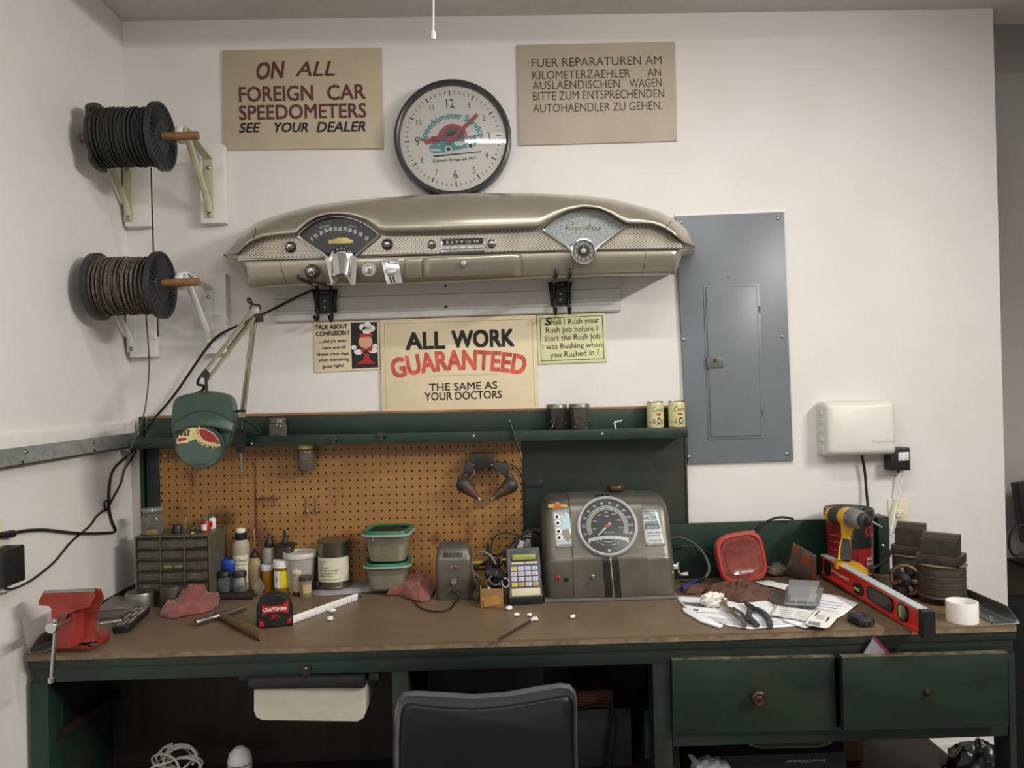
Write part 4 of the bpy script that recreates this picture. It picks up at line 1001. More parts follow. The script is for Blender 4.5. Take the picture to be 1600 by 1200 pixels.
# ---------------------------------------------------------------- magnifier lamp clamped to the shelf
M_LAMPG = mat('dark_green_lamp_enamel', (52, 74, 64), 0.42, var=0.08)
M_ARM = mat('lamp_arm_cream', (172, 168, 142), 0.32, 0.5, var=0.08)
lb = P(376, 690, LY-.035)
lamp = thing('magnifier_lamp', 'green magnifier lamp on a sprung arm clamped to the shelf at left', 'lamp', lb)
ly = LY-.03
mb = MB(M_BLACK); mb.hull([[P(u, v, yy) for u, v, yy in ((367, 672, ly-.02), (385, 671, ly-.02), (385, 671, ly+.012), (367, 672, ly+.012))],
    [P(u, v, yy) for u, v, yy in ((369, 708, ly-.014), (382, 707, ly-.014), (382, 707, ly+.010), (369, 708, ly+.010))]])
mb.cyl(P(377, 672, ly-.004), P(378, 655, ly-.004), 0.010, 0.006); mb.part('clamp', lamp, world=True)
mb = MB(M_STEEL); mb.cyl(P(377, 707, ly), P(378, 737, ly), 0.0035, n=10); mb.cyl(P(372, 736, ly), P(380, 735, ly), 0.002, n=8); mb.part('clamp_screw', lamp, world=True)
el = (399, 483)
for o1 in (-3.2, 3.2):
    mb = MB(M_ARM); mb.tube([P(378+o1*.8, 652, ly), P(el[0]+o1*.8, el[1]+6, ly-.02)], 0.0048, 8, smooth=False); mb.part('lower_arm', lamp, world=True)
mb = MB(M_STEEL); mb.tube([P(379, 640, ly-.01), P(398, 520, ly-.02)], 0.0022, 6, smooth=False); mb.part('spring', lamp, world=True)
mb = MB(M_BLACK); mb.prism([P(u, v, ly-.03) for u, v in ((396, 491), (407, 489), (408, 502), (398, 503))], (0, 0.03, 0), 0.002)
mb.use(M_ARM); mb.prism([P(u, v, ly-.028) for u, v in ((391, 482), (404, 480), (407, 490), (398, 496), (389, 490))], (0, 0.02, 0), 0.002); mb.part('elbow', lamp, world=True)
for (a, b) in (((391, 488), (318, 584)), ((399, 495), (325, 592))):
    mb = MB(M_ARM); mb.tube([P(*a, ly-.02), P(*b, -0.40)], 0.0068, 8, smooth=False, flat=0.7); mb.part('upper_arm', lamp, world=True)
mb = MB(M_STEEL); mb.tube([P(392, 497, ly-.03), P(355, 545, -0.32)], 0.0028, 6, smooth=False); mb.part('spring', lamp, world=True)
mb = MB(M_RUBBER); mb.tube([P(404, 487, ly-.02), P(406, 478, ly-.02), P(394, 475, ly-.02), P(387, 470, ly-.02), P(389, 466, ly-.02), P(393, 472, ly-.02), P(391, 485, ly-.02)], 0.0032, 7)
mb.part('lamp_flex', lamp, world=True); mb = MB(M_RUBBER); mb.tube([P(322, 577, -.40), P(312, 590, -.41), P(309, 600, -.40), P(318, 603, -.40), P(316, 610, -.39), P(306, 615, -.38)], 0.004, 7); mb.part('lamp_flex', lamp, world=True)
mb = MB(M_BLACK); mb.cyl(P(321, 585, -.41), P(321, 585, -.385), 0.012, n=16); mb.cyl(P(322, 588, -.398), P(323, 614, -.398), 0.005, n=10); mb.part('head_joint', lamp, world=True)
# head: a rounded shade whose open rim holds the lens
hy = -0.44; hc = P(317, 660, hy); hk = S(hy)
fo = [(269, 640), (272, 627), (281, 619), (300, 615), (322, 613), (344, 616), (357, 621), (364, 632), (366, 650), (364, 668), (357, 692), (347, 708), (334, 722), (314, 729), (295, 724), (279, 708), (272, 690), (268, 665)]
bo_ = [(u*0.86+46+6, v*0.80+126) for u, v in fo]
def sc(pts, s_, dx=0, dy=0):
    cx_ = sum(p[0] for p in pts)/len(pts); cy_ = sum(p[1] for p in pts)/len(pts); return [(cx_+(u-cx_)*s_+dx, cy_+(v-cy_)*s_+dy) for u, v in pts]
def cr(pts): 
    c_ = curve([(u, v, 0) for u, v in pts], 3, True); return [(p.x, p.y) for p in c_]
fo = cr(fo)
rings = [px3(sc(fo, 0.97), hy-0.004), px3(fo, hy+0.004), px3(sc(fo, 1.0, 3, -1), hy+0.03), px3(sc(fo, 0.98, 7, -3), hy+0.07), px3(sc(fo, 0.88, 8, -7), hy+0.10), px3(sc(fo, 0.6, 8, -10), hy+0.115)]
mb = MB(M_LAMPG); mb.hull(rings); shade = mb.part('lamp_shade', lamp, world=True)
# brow over the lens
mb = MB(M_LAMPG)
def brow(u, v):
    x = 270+96*u; a = math.pi*u; lip_ = 676-9*math.sin(a)-0; top = 662-20*math.sin(a)
    vv = top+(lip_-top)*v
    return P(x, vv, hy-0.006-0.026*math.sin(a)**.7*math.sin(v*math.pi*.55))
mb.grid(brow, 24, 8); mb.part('brow', shade, world=True, thick=0.003)
lc = P(312, 697, hy-.012); lr = 35*hk
ml = rx(R(90)) @ rx(R(14))
mb = MB(M_LAMPG); mb.tube([lc + ml @ Vector((lr*1.03*math.cos(2*math.pi*i/36), lr*0.98*math.sin(2*math.pi*i/36), 0)) for i in range(36)], 0.004, 8, closed=True, smooth=False); mb.part('lens_ring', lamp, world=True)
mb = MB(mat('lens_reflecting_green', (66, 88, 78), 0.12, 0.0, var=0.05, coat=1.0)); mb.lathe([(lr, -0.003), (lr*0.99, 0.003), (lr*.6, 0.0055), (0, 0.006)], lc, 40, ml, 1, 0.95); lens = mb.part('lens', lamp, world=True)
def L(u, v, d=0.0068):                                  # lens coordinates -1..1
    return lc + ml @ Vector((u*lr, -v*lr*.95, d))
def onl(mb, pts, d=0.0068): mb.flat([L(u, v*-1, d) for u, v in pts])
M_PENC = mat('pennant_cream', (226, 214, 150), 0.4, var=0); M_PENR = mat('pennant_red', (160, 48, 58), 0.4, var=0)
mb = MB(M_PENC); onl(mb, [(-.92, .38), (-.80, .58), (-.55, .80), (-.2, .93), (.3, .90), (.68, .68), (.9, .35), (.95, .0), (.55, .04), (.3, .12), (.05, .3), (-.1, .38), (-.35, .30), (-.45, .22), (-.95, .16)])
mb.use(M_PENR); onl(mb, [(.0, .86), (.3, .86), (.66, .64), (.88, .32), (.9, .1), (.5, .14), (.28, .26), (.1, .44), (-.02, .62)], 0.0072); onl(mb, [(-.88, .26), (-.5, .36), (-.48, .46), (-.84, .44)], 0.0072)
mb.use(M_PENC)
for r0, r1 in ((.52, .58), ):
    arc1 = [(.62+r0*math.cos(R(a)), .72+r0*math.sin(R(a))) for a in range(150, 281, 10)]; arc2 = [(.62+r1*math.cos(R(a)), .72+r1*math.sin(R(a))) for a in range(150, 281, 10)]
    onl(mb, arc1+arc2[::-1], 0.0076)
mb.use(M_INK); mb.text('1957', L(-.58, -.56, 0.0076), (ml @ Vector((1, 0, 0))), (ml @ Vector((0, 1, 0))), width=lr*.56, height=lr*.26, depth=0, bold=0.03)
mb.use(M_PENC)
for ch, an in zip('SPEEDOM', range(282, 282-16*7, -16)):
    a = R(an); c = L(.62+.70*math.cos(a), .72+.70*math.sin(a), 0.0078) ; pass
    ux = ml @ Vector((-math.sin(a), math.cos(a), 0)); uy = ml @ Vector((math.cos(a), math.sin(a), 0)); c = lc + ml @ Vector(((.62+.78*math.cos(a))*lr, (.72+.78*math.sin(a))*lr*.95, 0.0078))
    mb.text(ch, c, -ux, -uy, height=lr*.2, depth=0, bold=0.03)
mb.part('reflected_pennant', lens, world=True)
mb = MB(M_BLACK); mb.cyl(P(368, 643, -.40), P(380, 642, -.40), 0.004, n=10); mb.prism([P(u, v, -.41) for u, v in ((375, 640), (383, 641), (381, 645), (375, 644))], (0, 0.01, 0)); mb.part('tilt_knob', lamp, world=True)
mb = MB(M_RUBBER); mb.tube([P(379, 655, ly), P(392, 662, ly), P(405, 672, ly), P(405, 677, ly), P(392, 677, ly-.005), P(383, 680, ly)], 0.0028, 7); mb.part('clamp_flex', lamp, world=True)
# long black cord of the lamp, over the wall and down the corner
mb = MB(M_RUBBER)
mb.tube([P(490, 452, -.05), P(460, 466, -.04), P(425, 484, -.03), P(408, 492, -.10), P(385, 503, -.08), P(345, 522, -.05), P(325, 541, -.045), P(298, 580, -.03), P(270, 620, -.02), P(240, 655, -.02), P(222, 675, -.03), Px(212, 696, WX+.02), Px(200, 712, WX+.02), Px(180, 730, WX+.008), Px(172, 752, WX+.006), Px(170, 790, WX+.006), Px(175, 815, WX+.006), Px(180, 830, WX+.006), Px(160, 833, WX+.006), Px(120, 833, WX+.006), Px(70, 828, WX+.006), Px(35, 830, WX+.008), Px(12, 836, WX+.012)], 0.0042, 8)
mb.cyl(Px(20, 834, WX+.012), Px(-12, 838, WX+.014), 0.010, 0.007, n=12)
mb.single('lamp_cord', 'thick black cord draped from the dashboard hook down the left corner to a plug', 'cord', P(240, 655, -.02), world=True)
mb = MB(M_RUBBER)
mb.tube([Px(214, 700, WX+.025), Px(207, 715, WX+.02), Px(195, 733, WX+.012), Px(189, 755, WX+.006), Px(174, 783, WX+.006), Px(166, 797, WX+.008), Px(163, 786, WX+.012), Px(168, 783, WX+.015), Px(170, 795, WX+.01), Px(160, 799, WX+.006), Px(150, 808, WX+.005), Px(140, 822, WX+.005), Px(110, 848, WX+.005), Px(85, 878, WX+.005), Px(50, 906, WX+.008), Px(20, 920, WX+.03), Px(5, 918, WX+.04), Px(-2, 908, WX+.04)], 0.0030, 8)
mb.single('knotted_cable', 'thin black knotted cord running down the left wall to the black adapter', 'cord', Px(166, 797, WX+.008), world=True)
# adapter and outlet on the left wall
a = Px(40, 880, WX+0.055); 
ad2 = thing('wall_adapter', 'black box-shaped adapter plugged into the left wall', 'power adapter', (WX+.002, a.y-.06, Px(20, 915, WX+.05).z))
y1 = a.y; z1 = Px(36, 851, WX+.055).z; z0 = Px(36, 908, WX+.055).z
mb = MB(M_BLACK); mb.bb(WX+.003, WX+.055, y1-.085, y1, z0, z1, 0.005); mb.bb(WX+.018, WX+.05, y1+.0, y1+.0015, z0+.06, z1-.012, 0.0005); mb.part('housing', ad2, world=True)
mb = MB(M_IVORY); p0 = Px(4, 810, WX+.005); mb.bb(WX+.0005, WX+.006, p0.y-.075, p0.y, p0.z-.112, p0.z, 0.002)
mb.single('wall_outlet', 'white outlet plate at the left edge behind the black plug', 'outlet', (WX+.001, p0.y-.037, p0.z-.11), world=True)

# ---------------------------------------------------------------- helpers for things standing about
def on(px, py, z=BZ): return Pz(px, py, z+0.0006)
def turned(name, label, cat, px, py, rpx, parts, group=None, z=BZ, yy=None, sq=None, rot=0.0, n=28):
    """a turned thing whose foot touches photo pixel (px, py); each part is (name, material, [(radius, height) in photo pixels], parent part or None, extra)"""
    c = on(px, py-0.22*rpx, z) if yy is None else P(px, py, yy)
    k = S(c.y); f = 1.0
    if yy is None and c.y > HY-0.003-rpx*k and z < 1.3:      # keep clear of the pegboard
        k = S(HY-0.003-rpx*k); y_ = HY-0.004-rpx*k*1.03; c = P(px, py, y_); c.z = z+0.0006
        top = max(h for p in parts for r, h in p[2]); b_ = proj(c)[1]+0.22*rpx; f = (b_-(py-top))/top
    parts = [(p[0], p[1], [(r, h*f) for r, h in p[2]]) + tuple(p[3:]) for p in parts]
    th = thing(name, label, cat, c, rot, group); made = {}
    for pt in parts:
        nm, m, prof = pt[0], pt[1], pt[2]; par = made.get(pt[3], th) if len(pt) > 3 and pt[3] else th
        mb = MB(m); pr = [(r*k, h*k) for r, h in prof]
        if sq: mb.sq(pr, n=40, pw=sq)
        else: mb.lathe(pr, n=n)
        made[nm] = mb.part(nm, par)
    return th, c, k, made
def wrap(th, k, parent, m, r, h0, h1, a0, a1, name='label', rows=None, ink=M_INK, dr=0.0006):
    """a paper label on a turned body: angles in degrees, 0 facing the camera's side (-y), counter-clockwise from above"""
    rr_ = r*k+dr; mb = MB(m)
    def pt(a, h, e=0.0):
        a = R(a-90); return Vector(((rr_+e)*math.cos(a), (rr_+e)*math.sin(a), h*k))
    mb.grid(lambda u, v: pt(a0+(a1-a0)*u, h0+(h1-h0)*v), 14, 1)
    o = mb.part(name, parent)
    if rows:
        mb = MB(ink)
        for s_, am, h, cap, wd in rows:
            cu = MB(ink)
            n0 = len(mb.bm.verts); mb.bm.verts.ensure_lookup_table()
            mb.text(s_, (0, 0, 0), XV, ZV, height=cap*k, width=wd*k if wd else None, depth=0)
            mb.bm.verts.ensure_lookup_table()
            for v in list(mb.bm.verts)[n0:]:
                ang = am+math.degrees(v.co.x/rr_); v.co = pt(ang, 0, 0.0004)+ZV*(v.co.z+h*k)
        mb.part('label_print', o)
    return o
def rag(name, label, m, c, pts, h, seed, amp=1.0, res=46, group=None):
    """crumpled cloth: outline pts as photo pixels on the bench, height h in metres"""
    w_ = [on(u, v) for u, v in pts]; cc = sum(w_, Vector())/len(w_)
    out = curve([p-cc for p in w_], 6, True); N = len(out)
    def fn(u, v):
        i = u*N; a = out[int(i) % N]; b = out[(int(i)+1) % N]; p = a.lerp(b, i-int(i))
        q = p*(v*(1+.10*math.sin(11*6.2832*u+seed)*mnoise.noise(Vector((math.cos(6.2832*u)*2, math.sin(6.2832*u)*2, seed)))))
        f1 = mnoise.noise(Vector((q.x*12+seed, q.y*15, seed*3.1)))
        wx, wy = q.x+.02*f1, q.y+.02*mnoise.noise(Vector((q.x*18, q.y*18, seed*5)))
        f2 = (1-abs(mnoise.noise(Vector((wx*17+seed*2, wy*21, seed*1.7)))))**3
        f3 = (1-abs(mnoise.noise(Vector((wx*36, wy*40+seed, seed)))))**3
        ed = 1-v**9
        z = h*(0.20+0.45*f1+0.62*f2+0.22*f3)*ed*(0.62+.38*math.cos(v*1.6)) + 0.006*(1-v**10) + 0.003*math.sin(u*30+seed)*v**3
        z = max(z, 0.001)
        q += Vector((f2-.5, f1, 0))*0.012*ed
        return (q.x, q.y, z)
    mb = MB(m); mb.grid(fn, 90, 26, closed_u=True)
    return mb.single(name, label, 'rag', (cc.x, cc.y, BZ+0.001), group=group, angle=70, thick=0.0015, weld=0.0002)
def quadbox(mb, base4, h, m=None, bevel=0.0):
    """box on the bench from four base points (world), height h"""
    mb.prism(base4, (0, 0, h), bevel); return mb
M_RAGP = mat('pink_shop_cloth', (134, 76, 68), 0.9, var=0.18, vscale=40, bump=0.35, bscale=500, sheen=0.3)

# ---- red bench vise at the front left corner
M_VRED = mat('vise_red_paint', (150, 50, 40), 0.42, var=0.2, vscale=14, wear=0.57, wearcol=(116, 70, 60), wscale=14)
vb = on(128, 1008)
vise = thing('bench_vise', 'red bench vise bolted to the left front corner of the bench', 'vise', vb)
def pz_(pts, y): return [P(u, v, y) for u, v in pts]
fy = -0.690
mb = MB(M_VRED); mb.hull([pz_([(67, 927), (146, 924), (149, 931), (140, 948), (122, 953), (104, 960), (101, 972), (88, 975), (80, 970), (80, 951), (76, 947), (60, 946), (61, 938)], fy),
    pz_([(69, 923), (147, 920), (150, 928), (141, 945), (123, 950), (112, 957), (110, 972), (96, 977), (86, 970), (84, 950), (78, 945), (66, 943), (65, 934)], fy+.05)]); mb.part('movable_jaw', vise, world=True)
mb = MB(M_VRED); mb.prism(pz_([(88, 972), (102, 956), (114, 950), (117, 960), (117, 1010), (106, 1014), (89, 1014), (86, 990)], fy+.012), (0, 0.09, 0), 0.005); mb.part('slide', vise, world=True)
mb = MB(M_VRED); mb.hull([pz_([(129, 940), (150, 921), (156, 922), (161, 935), (156, 947), (150, 960), (149, 985), (150, 1002), (129, 1004), (129, 960)], fy+.056), pz_([(126, 936), (151, 919), (158, 920), (163, 934), (158, 946), (153, 960), (153, 985), (158, 996), (126, 998), (126, 952)], fy+.12)]); mb.part('fixed_jaw', vise, world=True)
mb = MB(M_VRED)
bp = [on(88, 1017), on(138, 1017), on(172, 1000), on(168, 990), on(140, 985), on(100, 985), on(86, 1000)]
mb.prism(bp, (0, 0, 0.016), 0.005); base = mb.part('swivel_base', vise, world=True)
mb = MB(mat('vise_slot_dark', (44, 26, 22), .6, var=.1)); mb.prism(pz_([(117, 946), (130, 942), (130, 994), (117, 998)], fy+.075), (0, .04, 0)); mb.part('slot', vise, world=True)
hp = on(146, 1006, BZ+.0165); mb = MB(M_STEEL); mb.lathe([(0.009, 0), (0.011, 0.001), (0.011, 0.003), (0.006, 0.003), (0.006, 0.0012), (0, 0.0012)], hp, 18); mb.part('bolt_washer', base, world=True)
mb = MB(M_STEEL); mb.prism(pz_([(71, 924), (147, 921), (148, 924), (71, 927)], fy-.001), (0, 0.012, 0)); mb.prism(pz_([(139, 930), (145, 923), (148, 923), (140, 940), (137, 940)], fy+.048), (0, 0.02, 0)); mb.part('jaw_plate', vise, world=True)
hd = P(86, 978, fy-.05)
mb = MB(M_CHROME); mb.lathe([(0.010, -.055), (0.010, 0), (0.0145, 0.002), (0.0145, 0.016), (0.0125, 0.019), (0, 0.019)], hd, 24, B3); mb.part('screw_head', vise, world=True)
hx = P(88, 971, fy-.058); hb = P(80.5, 1062, fy-.058)
mb = MB(M_CHROME); mb.cyl(hx, hb, 0.0048, n=14); mb.cyl(hx+ZV*.008, hx, 0.008, n=14); mb.lathe([(0.006, -.008), (0.008, -.006), (0.008, 0.004), (0.005, 0.006)], hb, 14); mb.part('handle', vise, world=True)
mb = MB(M_CHROME); q0 = P(140, 977, fy+.09); q1 = P(190, 969, fy+.13); mb.cyl(q0, q1, 0.0042, n=12); mb.cyl(P(152, 971, fy+.09), P(152, 988, fy+.09), 0.005, n=12); mb.cyl(q0-XV*.002, q0+XV*.005, 0.006, n=12); mb.part('lock_lever', vise, world=True)

# ---- grey metal case, remote, rings
M_GREYBOX = mat('worn_grey_metal', (112, 106, 98), 0.45, 0.3, var=0.15, vscale=15)
b4 = [on(150, 969), on(207, 964), on(232, 944), on(176, 947)]
mb = MB(M_GREYBOX); mb.prism(b4, (0, 0, 0.032), 0.003); gb = mb.single('metal_case', 'flat grey metal case lying behind the red vise', 'case', sum(b4, Vector())/4, world=True)
mb = MB(M_DARKMETAL); mb.prism([b4[0]+Vector((0.004, -.0015, 0.024)), b4[1]+Vector((-.004, -.0015, 0.024)), b4[1]+Vector((-.004, 0, 0.026)), b4[0]+Vector((.004, 0, .026))], (0, 0.001, 0)); mb.part('lid_seam', gb, world=True)
r0, r1 = on(188, 990), on(224, 957); dv = (r1-r0); ln = dv.length; an = math.atan2(dv.y, dv.x)
rm = thing('remote_control', 'black remote control with rows of pale buttons beside the vise', 'remote control', (r0+r1)/2, an)
mb = MB(M_BLACK); mb.hull([[Vector((x, y*s_, z)) for x, y in rrect(ln, 0.046, 0.010)] for s_, z in ((0.86, 0.0), (0.95, 0.004), (1.0, 0.015), (0.95, 0.019))]); mb.part('casing', rm)
mbb = MB(mat('remote_button_grey', (160, 160, 150), 0.5, var=0.1))
for i in range(9):
    for j in range(3):
        if (i, j) in ((3, 1),): continue
        mbb = MB(mat('remote_button_grey', (160, 160, 150))) if (i+j) % 4 else MB(mat('remote_button_red', (150, 70, 60), 0.5, var=0))
        mbb.box((-ln*.38+i*ln*.095, -0.013+j*0.013, 0.0198), (0.009, 0.0078, 0.002), None, 0.0006, 1); mbb.part('button', rm)
def ring_thing(label, px, py, r, h, rin, m, band):
    t, c, k, md = turned('metal_ring', label, 'metal ring', px, py, r, [('ring', m, [(rin, h), (rin, 0), (r, 0), (r, h*.9), (r*.96, h), (rin, h), (rin, h*.6)]), ('rim_band', band, [(rin*1.0, h+.2), (r*.94, h+.2), (r*.94, h+.5), (rin, h+.5)])])
    return t
ring_thing('wide aluminium ring standing beside the drawer cabinet', 220, 953, 22, 24, 8, mat('satin_aluminium', (150, 148, 144), 0.35, 0.9, var=0.15), M_STEEL)
ring_thing('narrow steel bearing ring behind the pink cloth', 270, 950, 18, 31, 5.5, mat('oily_steel', (104, 98, 86), 0.4, 0.8, var=0.2), M_STEEL)
rag('shop_cloth', 'crumpled pink shop cloth in front of the drawer cabinet', M_RAGP, None, [(250, 962), (270, 967), (293, 963), (322, 957), (338, 950), (343, 938), (336, 936), (314, 936), (294, 940), (270, 950), (256, 953)], .056, 3.3)

# ---- small-parts drawer cabinet
M_CAB = mat('grey_cabinet_metal', (106, 102, 88), 0.45, 0.3, var=0.2, vscale=20, wear=0.68, wearcol=(64, 58, 48), wscale=20)
M_CABD = mat('smoky_drawer_plastic', (84, 79, 66), 0.35, 0.0, var=0.25, vscale=50)
yf, yb_ = -0.180, -0.032
A, B = P(210, 839, yf), P(327, 836, yf); cx0, cx1, cz1 = A.x, B.x, (A.z+B.z)/2
cab = thing('drawer_cabinet', 'grey metal cabinet of small smoky drawers at the left end of the bench', 'drawer cabinet', ((cx0+cx1)/2, (yf+yb_)/2, BZ+.001))
mb = MB(M_CAB); th_ = 0.004; zb0 = BZ+.001
mb.bb(cx0, cx1, yf, yb_, cz1-th_, cz1); mb.bb(cx0, cx1, yf, yb_, zb0, zb0+th_); mb.bb(cx0, cx0+th_, yf, yb_, zb0+th_, cz1-th_); mb.bb(cx1-th_, cx1, yf, yb_, zb0+th_, cz1-th_); mb.bb(cx0+th_, cx1-th_, yb_-.003, yb_, zb0+th_, cz1-th_)
cw = (cx1-cx0-2*th_)/3; rh = (cz1-zb0-2*th_)/6
for i in (1, 2): mb.bb(cx0+th_+cw*i-.002, cx0+th_+cw*i+.002, yf, yb_-.004, zb0+th_, cz1-th_)
for j in range(1, 6): mb.bb(cx0+th_, cx1-th_, yf+.003, yb_-.004, zb0+th_+rh*j-.001, zb0+th_+rh*j+.001)
mb.part('cabinet_body', cab, world=True)
rnd = random.Random(4)
for i in range(3):
    for j in range(6):
        x = cx0+th_+cw*(i+.5); z = zb0+th_+rh*(j+.5); hw, hh = cw/2-.0035, rh/2-.0025
        mb = MB(M_CABD); mb.bb(x-hw, x+hw, yf+.004, yb_-.01, z-hh, z+hh*.86); mb.prism([(x-hw, yf+.004, z+hh*.55), (x-hw, yf-.006, z+hh*.95), (x-hw, yf+.004, z+hh*.95)], (2*hw, 0, 0)); o = mb.part('drawer', cab, world=True)
        if (i, j) == (1, 3):
            mb = MB(mat('label_tape', (150, 146, 110), 0.5, var=.1))
            for q in (-1, 1): mb.bb(x+q*hw*.5-.011, x+q*hw*.5+.011, yf+.0028, yf+.004, z-hh*.9, z-hh*.3)
            mb.use(M_INK)
            for q in (-1, 1): mb.text('BUSH' if q < 0 else 'BUSH', (x+q*hw*.5, yf+.0022, z-hh*.85), XV, ZV, width=.017, height=.004, depth=0)
            mb.part('label_tape', o, world=True)
        elif rnd.random() < .5:
            mb = MB(mat('scuff_grey', (138, 132, 114), .6, var=.2)); a0 = rnd.uniform(-.6, .1)*hw
            mb.prism([(x+a0, yf+.0034, z-hh*.2), (x+a0+hw*.6, yf+.0034, z), (x+a0+hw*.6, yf+.0034, z+hh*.1), (x+a0, yf+.0034, z-hh*.05)], (0, .0004, 0)); mb.part('scuff', o, world=True)
# things on top of it
def on_cab(px, py): return py
zt = cz1
jt, c, k, md = turned('glass_jar', 'clear glass jar half full of brass bits on the drawer cabinet', 'jar', 239, 838, 15, [('glass', M_GLASS, [(13, 0), (15, 2), (15.5, 24), (14, 29), (12, 31), (13.5, 33), (13.5, 36), (11.5, 38)]), ('brass_bits', M_BRASS, [(13, 1), (13.5, 3), (13, 9), (9, 13), (4, 11), (0, 14)]), ('glass_lid', thin('jar_lid_glass', (200, 200, 188), .35, .1), [(14.5, 36), (15.5, 38), (14.5, 41), (6, 42), (0, 42)])], z=zt)
turned('bottle_cap', 'small black cap on the drawer cabinet between jar and vial', 'cap', 277, 835, 8, [('cap', M_BLACK, [(7.5, 0), (7.5, 1), (7, 12), (6, 13.5), (0, 13.5)]), ('rim', M_BLACK, [(8, 0), (8, 1.6), (7.4, 1.8)])], z=zt)
turned('glass_vial', 'thin upright glass vial on the drawer cabinet', 'vial', 290, 829, 3, [('glass', M_GLASS, [(2.2, 0), (2.2, 18), (1.6, 20)]), ('stopper', M_STEEL, [(1.6, 20), (1.6, 22), (0, 22)])], z=zt, n=14)
b0 = on(305, 831, zt); mb = MB(M_DARKMETAL); mb.box(b0+ZV*.004, (.032, .022, .008), rz(.25), .002); bt = mb.single('parts_tin', 'tiny dark tin of oddments on the drawer cabinet', 'tin', b0, world=True)
mb = MB(mat('yellow_bit', (196, 176, 60), .5, var=.1)); mb.box(on(301, 834, zt)+ZV*.003, (.009, .008, .005), rz(.3), .001); mb.single('yellow_peg', 'tiny yellow bit at the edge of the drawer cabinet', 'bit', on(301, 834, zt), world=True)
mb = MB(M_STEEL); mb.tube([b0+Vector((-.01, 0, .010)), b0+Vector((0, .003, .012)), b0+Vector((.012, .004, .009))], .0022, 6); mb.part('oddments', bt, world=True)
for px, py, lb_, first in ((322, 832, 'red paint bottle with silver lid on the drawer cabinet', 1), (331, 827, 'white-labelled paint bottle behind the red one on the cabinet', 0)):
    t, c, k, md = turned('paint_bottle', lb_, 'paint bottle', px, py, 6.5, [('bottle', M_RED if first else M_WHITEP, [(6, 0), (6.3, 1), (6.3, 14), (4.5, 17), (4.5, 18)]), ('lid', M_STEEL, [(5.2, 17.5), (5.4, 18), (5.4, 22.5), (4.6, 23.4), (0, 23.4)])], z=zt)
    wrap(t, k, md['bottle'], M_PAPER if first else M_RED, 6.35, 3, 12, -60, 30, 'label')

# ---- tray with jars, and bottles along the pegboard
M_TRAY = mat('oily_black_tray', (40, 36, 32), .45, var=.2)
tb = [on(330, 938), on(395, 937), on(398, 928), on(336, 928)]
mb = MB(M_TRAY); mb.prism(tb, (0, 0, .016), .004); mb.single('black_tray', 'low oily black tray carrying two small glass jars', 'tray', sum(tb, Vector())/4, world=True)
TZ = BZ+.0175
for px, lb_ in ((351, 'left small glass jar with black lid on the black tray'), (375, 'right small glass jar with black lid on the black tray')):
    turned('small_glass_jar', lb_, 'jar', px, 925.5, 10, [('glass', M_GLASS, [(9.5, 0), (10, 1), (10, 20), (8.5, 23)]), ('lid', M_BLACK, [(10, 22.5), (10.6, 23), (10.6, 29), (9.6, 30.5), (0, 30.5)]), ('contents', mat('blue_grey_fill', (60, 66, 92), .6, var=.3), [(8.8, .6), (9, 1.5), (9, 6), (0, 8)])], group='small jars on the black tray', z=TZ)
t, c, k, md = turned('blue_lidded_jar', 'clear plastic jar with a blue screw lid behind the two black-lidded jars', 'jar', 361, 928, 14, [('body', thin('clear_pot', (150, 160, 190), .3, .15), [(12.5, 0), (13, 1), (13, 33), (12, 35)]), ('blue_lid', mat('blue_plastic', (28, 70, 160), .4, var=.08), [(14, 34), (14.6, 35), (14.6, 47), (13.8, 50.5), (12, 52), (0, 52)])])
o = wrap(t, k, md['body'], mat('blue_label', (34, 66, 150), .5, var=.05), 13.1, 3, 30, -20, 34, 'label', [('P.S. I.S', 5, 25, 4.5, 18)], M_PAPER)
mb = MB(M_RED); mb.prism([Vector((x*k, -14*k, z*k)) for x, z in ((-2, 9), (1, 9), (3, 12), (1, 15), (-2, 15), (0, 12))], (0, -.0006, 0)); mb.part('red_mark', o)
M_BEIGE = mat('cloudy_bottle_plastic', (168, 160, 136), .45, var=.08)
t, c, k, md = turned('oil_bottle', 'tall cloudy bottle with printed cream label and black neck by the pegboard', 'bottle', 378, 908, 13, [('body', M_BEIGE, [(12, 0), (13, 1.5), (13, 56), (12.4, 60), (8.5, 65)]), ('black_neck', M_BLACK, [(8, 64.5), (8.6, 65.5), (8.6, 73), (7.6, 74), (0, 74)]), ('white_cap', M_WHITEP, [(6.6, 74), (6.8, 75), (6.8, 78), (5.8, 79), (0, 79)])])
wrap(t, k, md['body'], mat('cream_label', (214, 208, 184), .6, var=.05), 13.05, 16, 58, -45, 60, 'label', [('Blue Diamond', 10, 48, 5, 20), ('Watch & clock oil', 10, 43, 2.6, 19), ('for fine work', 10, 38, 2, 15), ('non gumming', 10, 33, 2, 16), ('', 10, 28, 2, 15), ('4 oz net', 10, 24, 2.6, 12)])
t, c, k, md = turned('needle_bottle', 'squat cloudy oiler bottle with a long upright needle', 'oiler bottle', 399, 921, 11, [('body', mat('amber_cloudy_plastic', (150, 128, 92), .4, var=.1), [(9.5, 0), (10.6, 2), (10.8, 36), (10, 43), (7, 48), (5, 50)]), ('black_tip', M_BLACK, [(5.8, 49), (5.8, 54), (5, 56), (2.4, 58), (2, 62), (0, 63)]), ('needle', M_STEEL, [(.5, 62), (.35, 92), (0, 92.5)])])
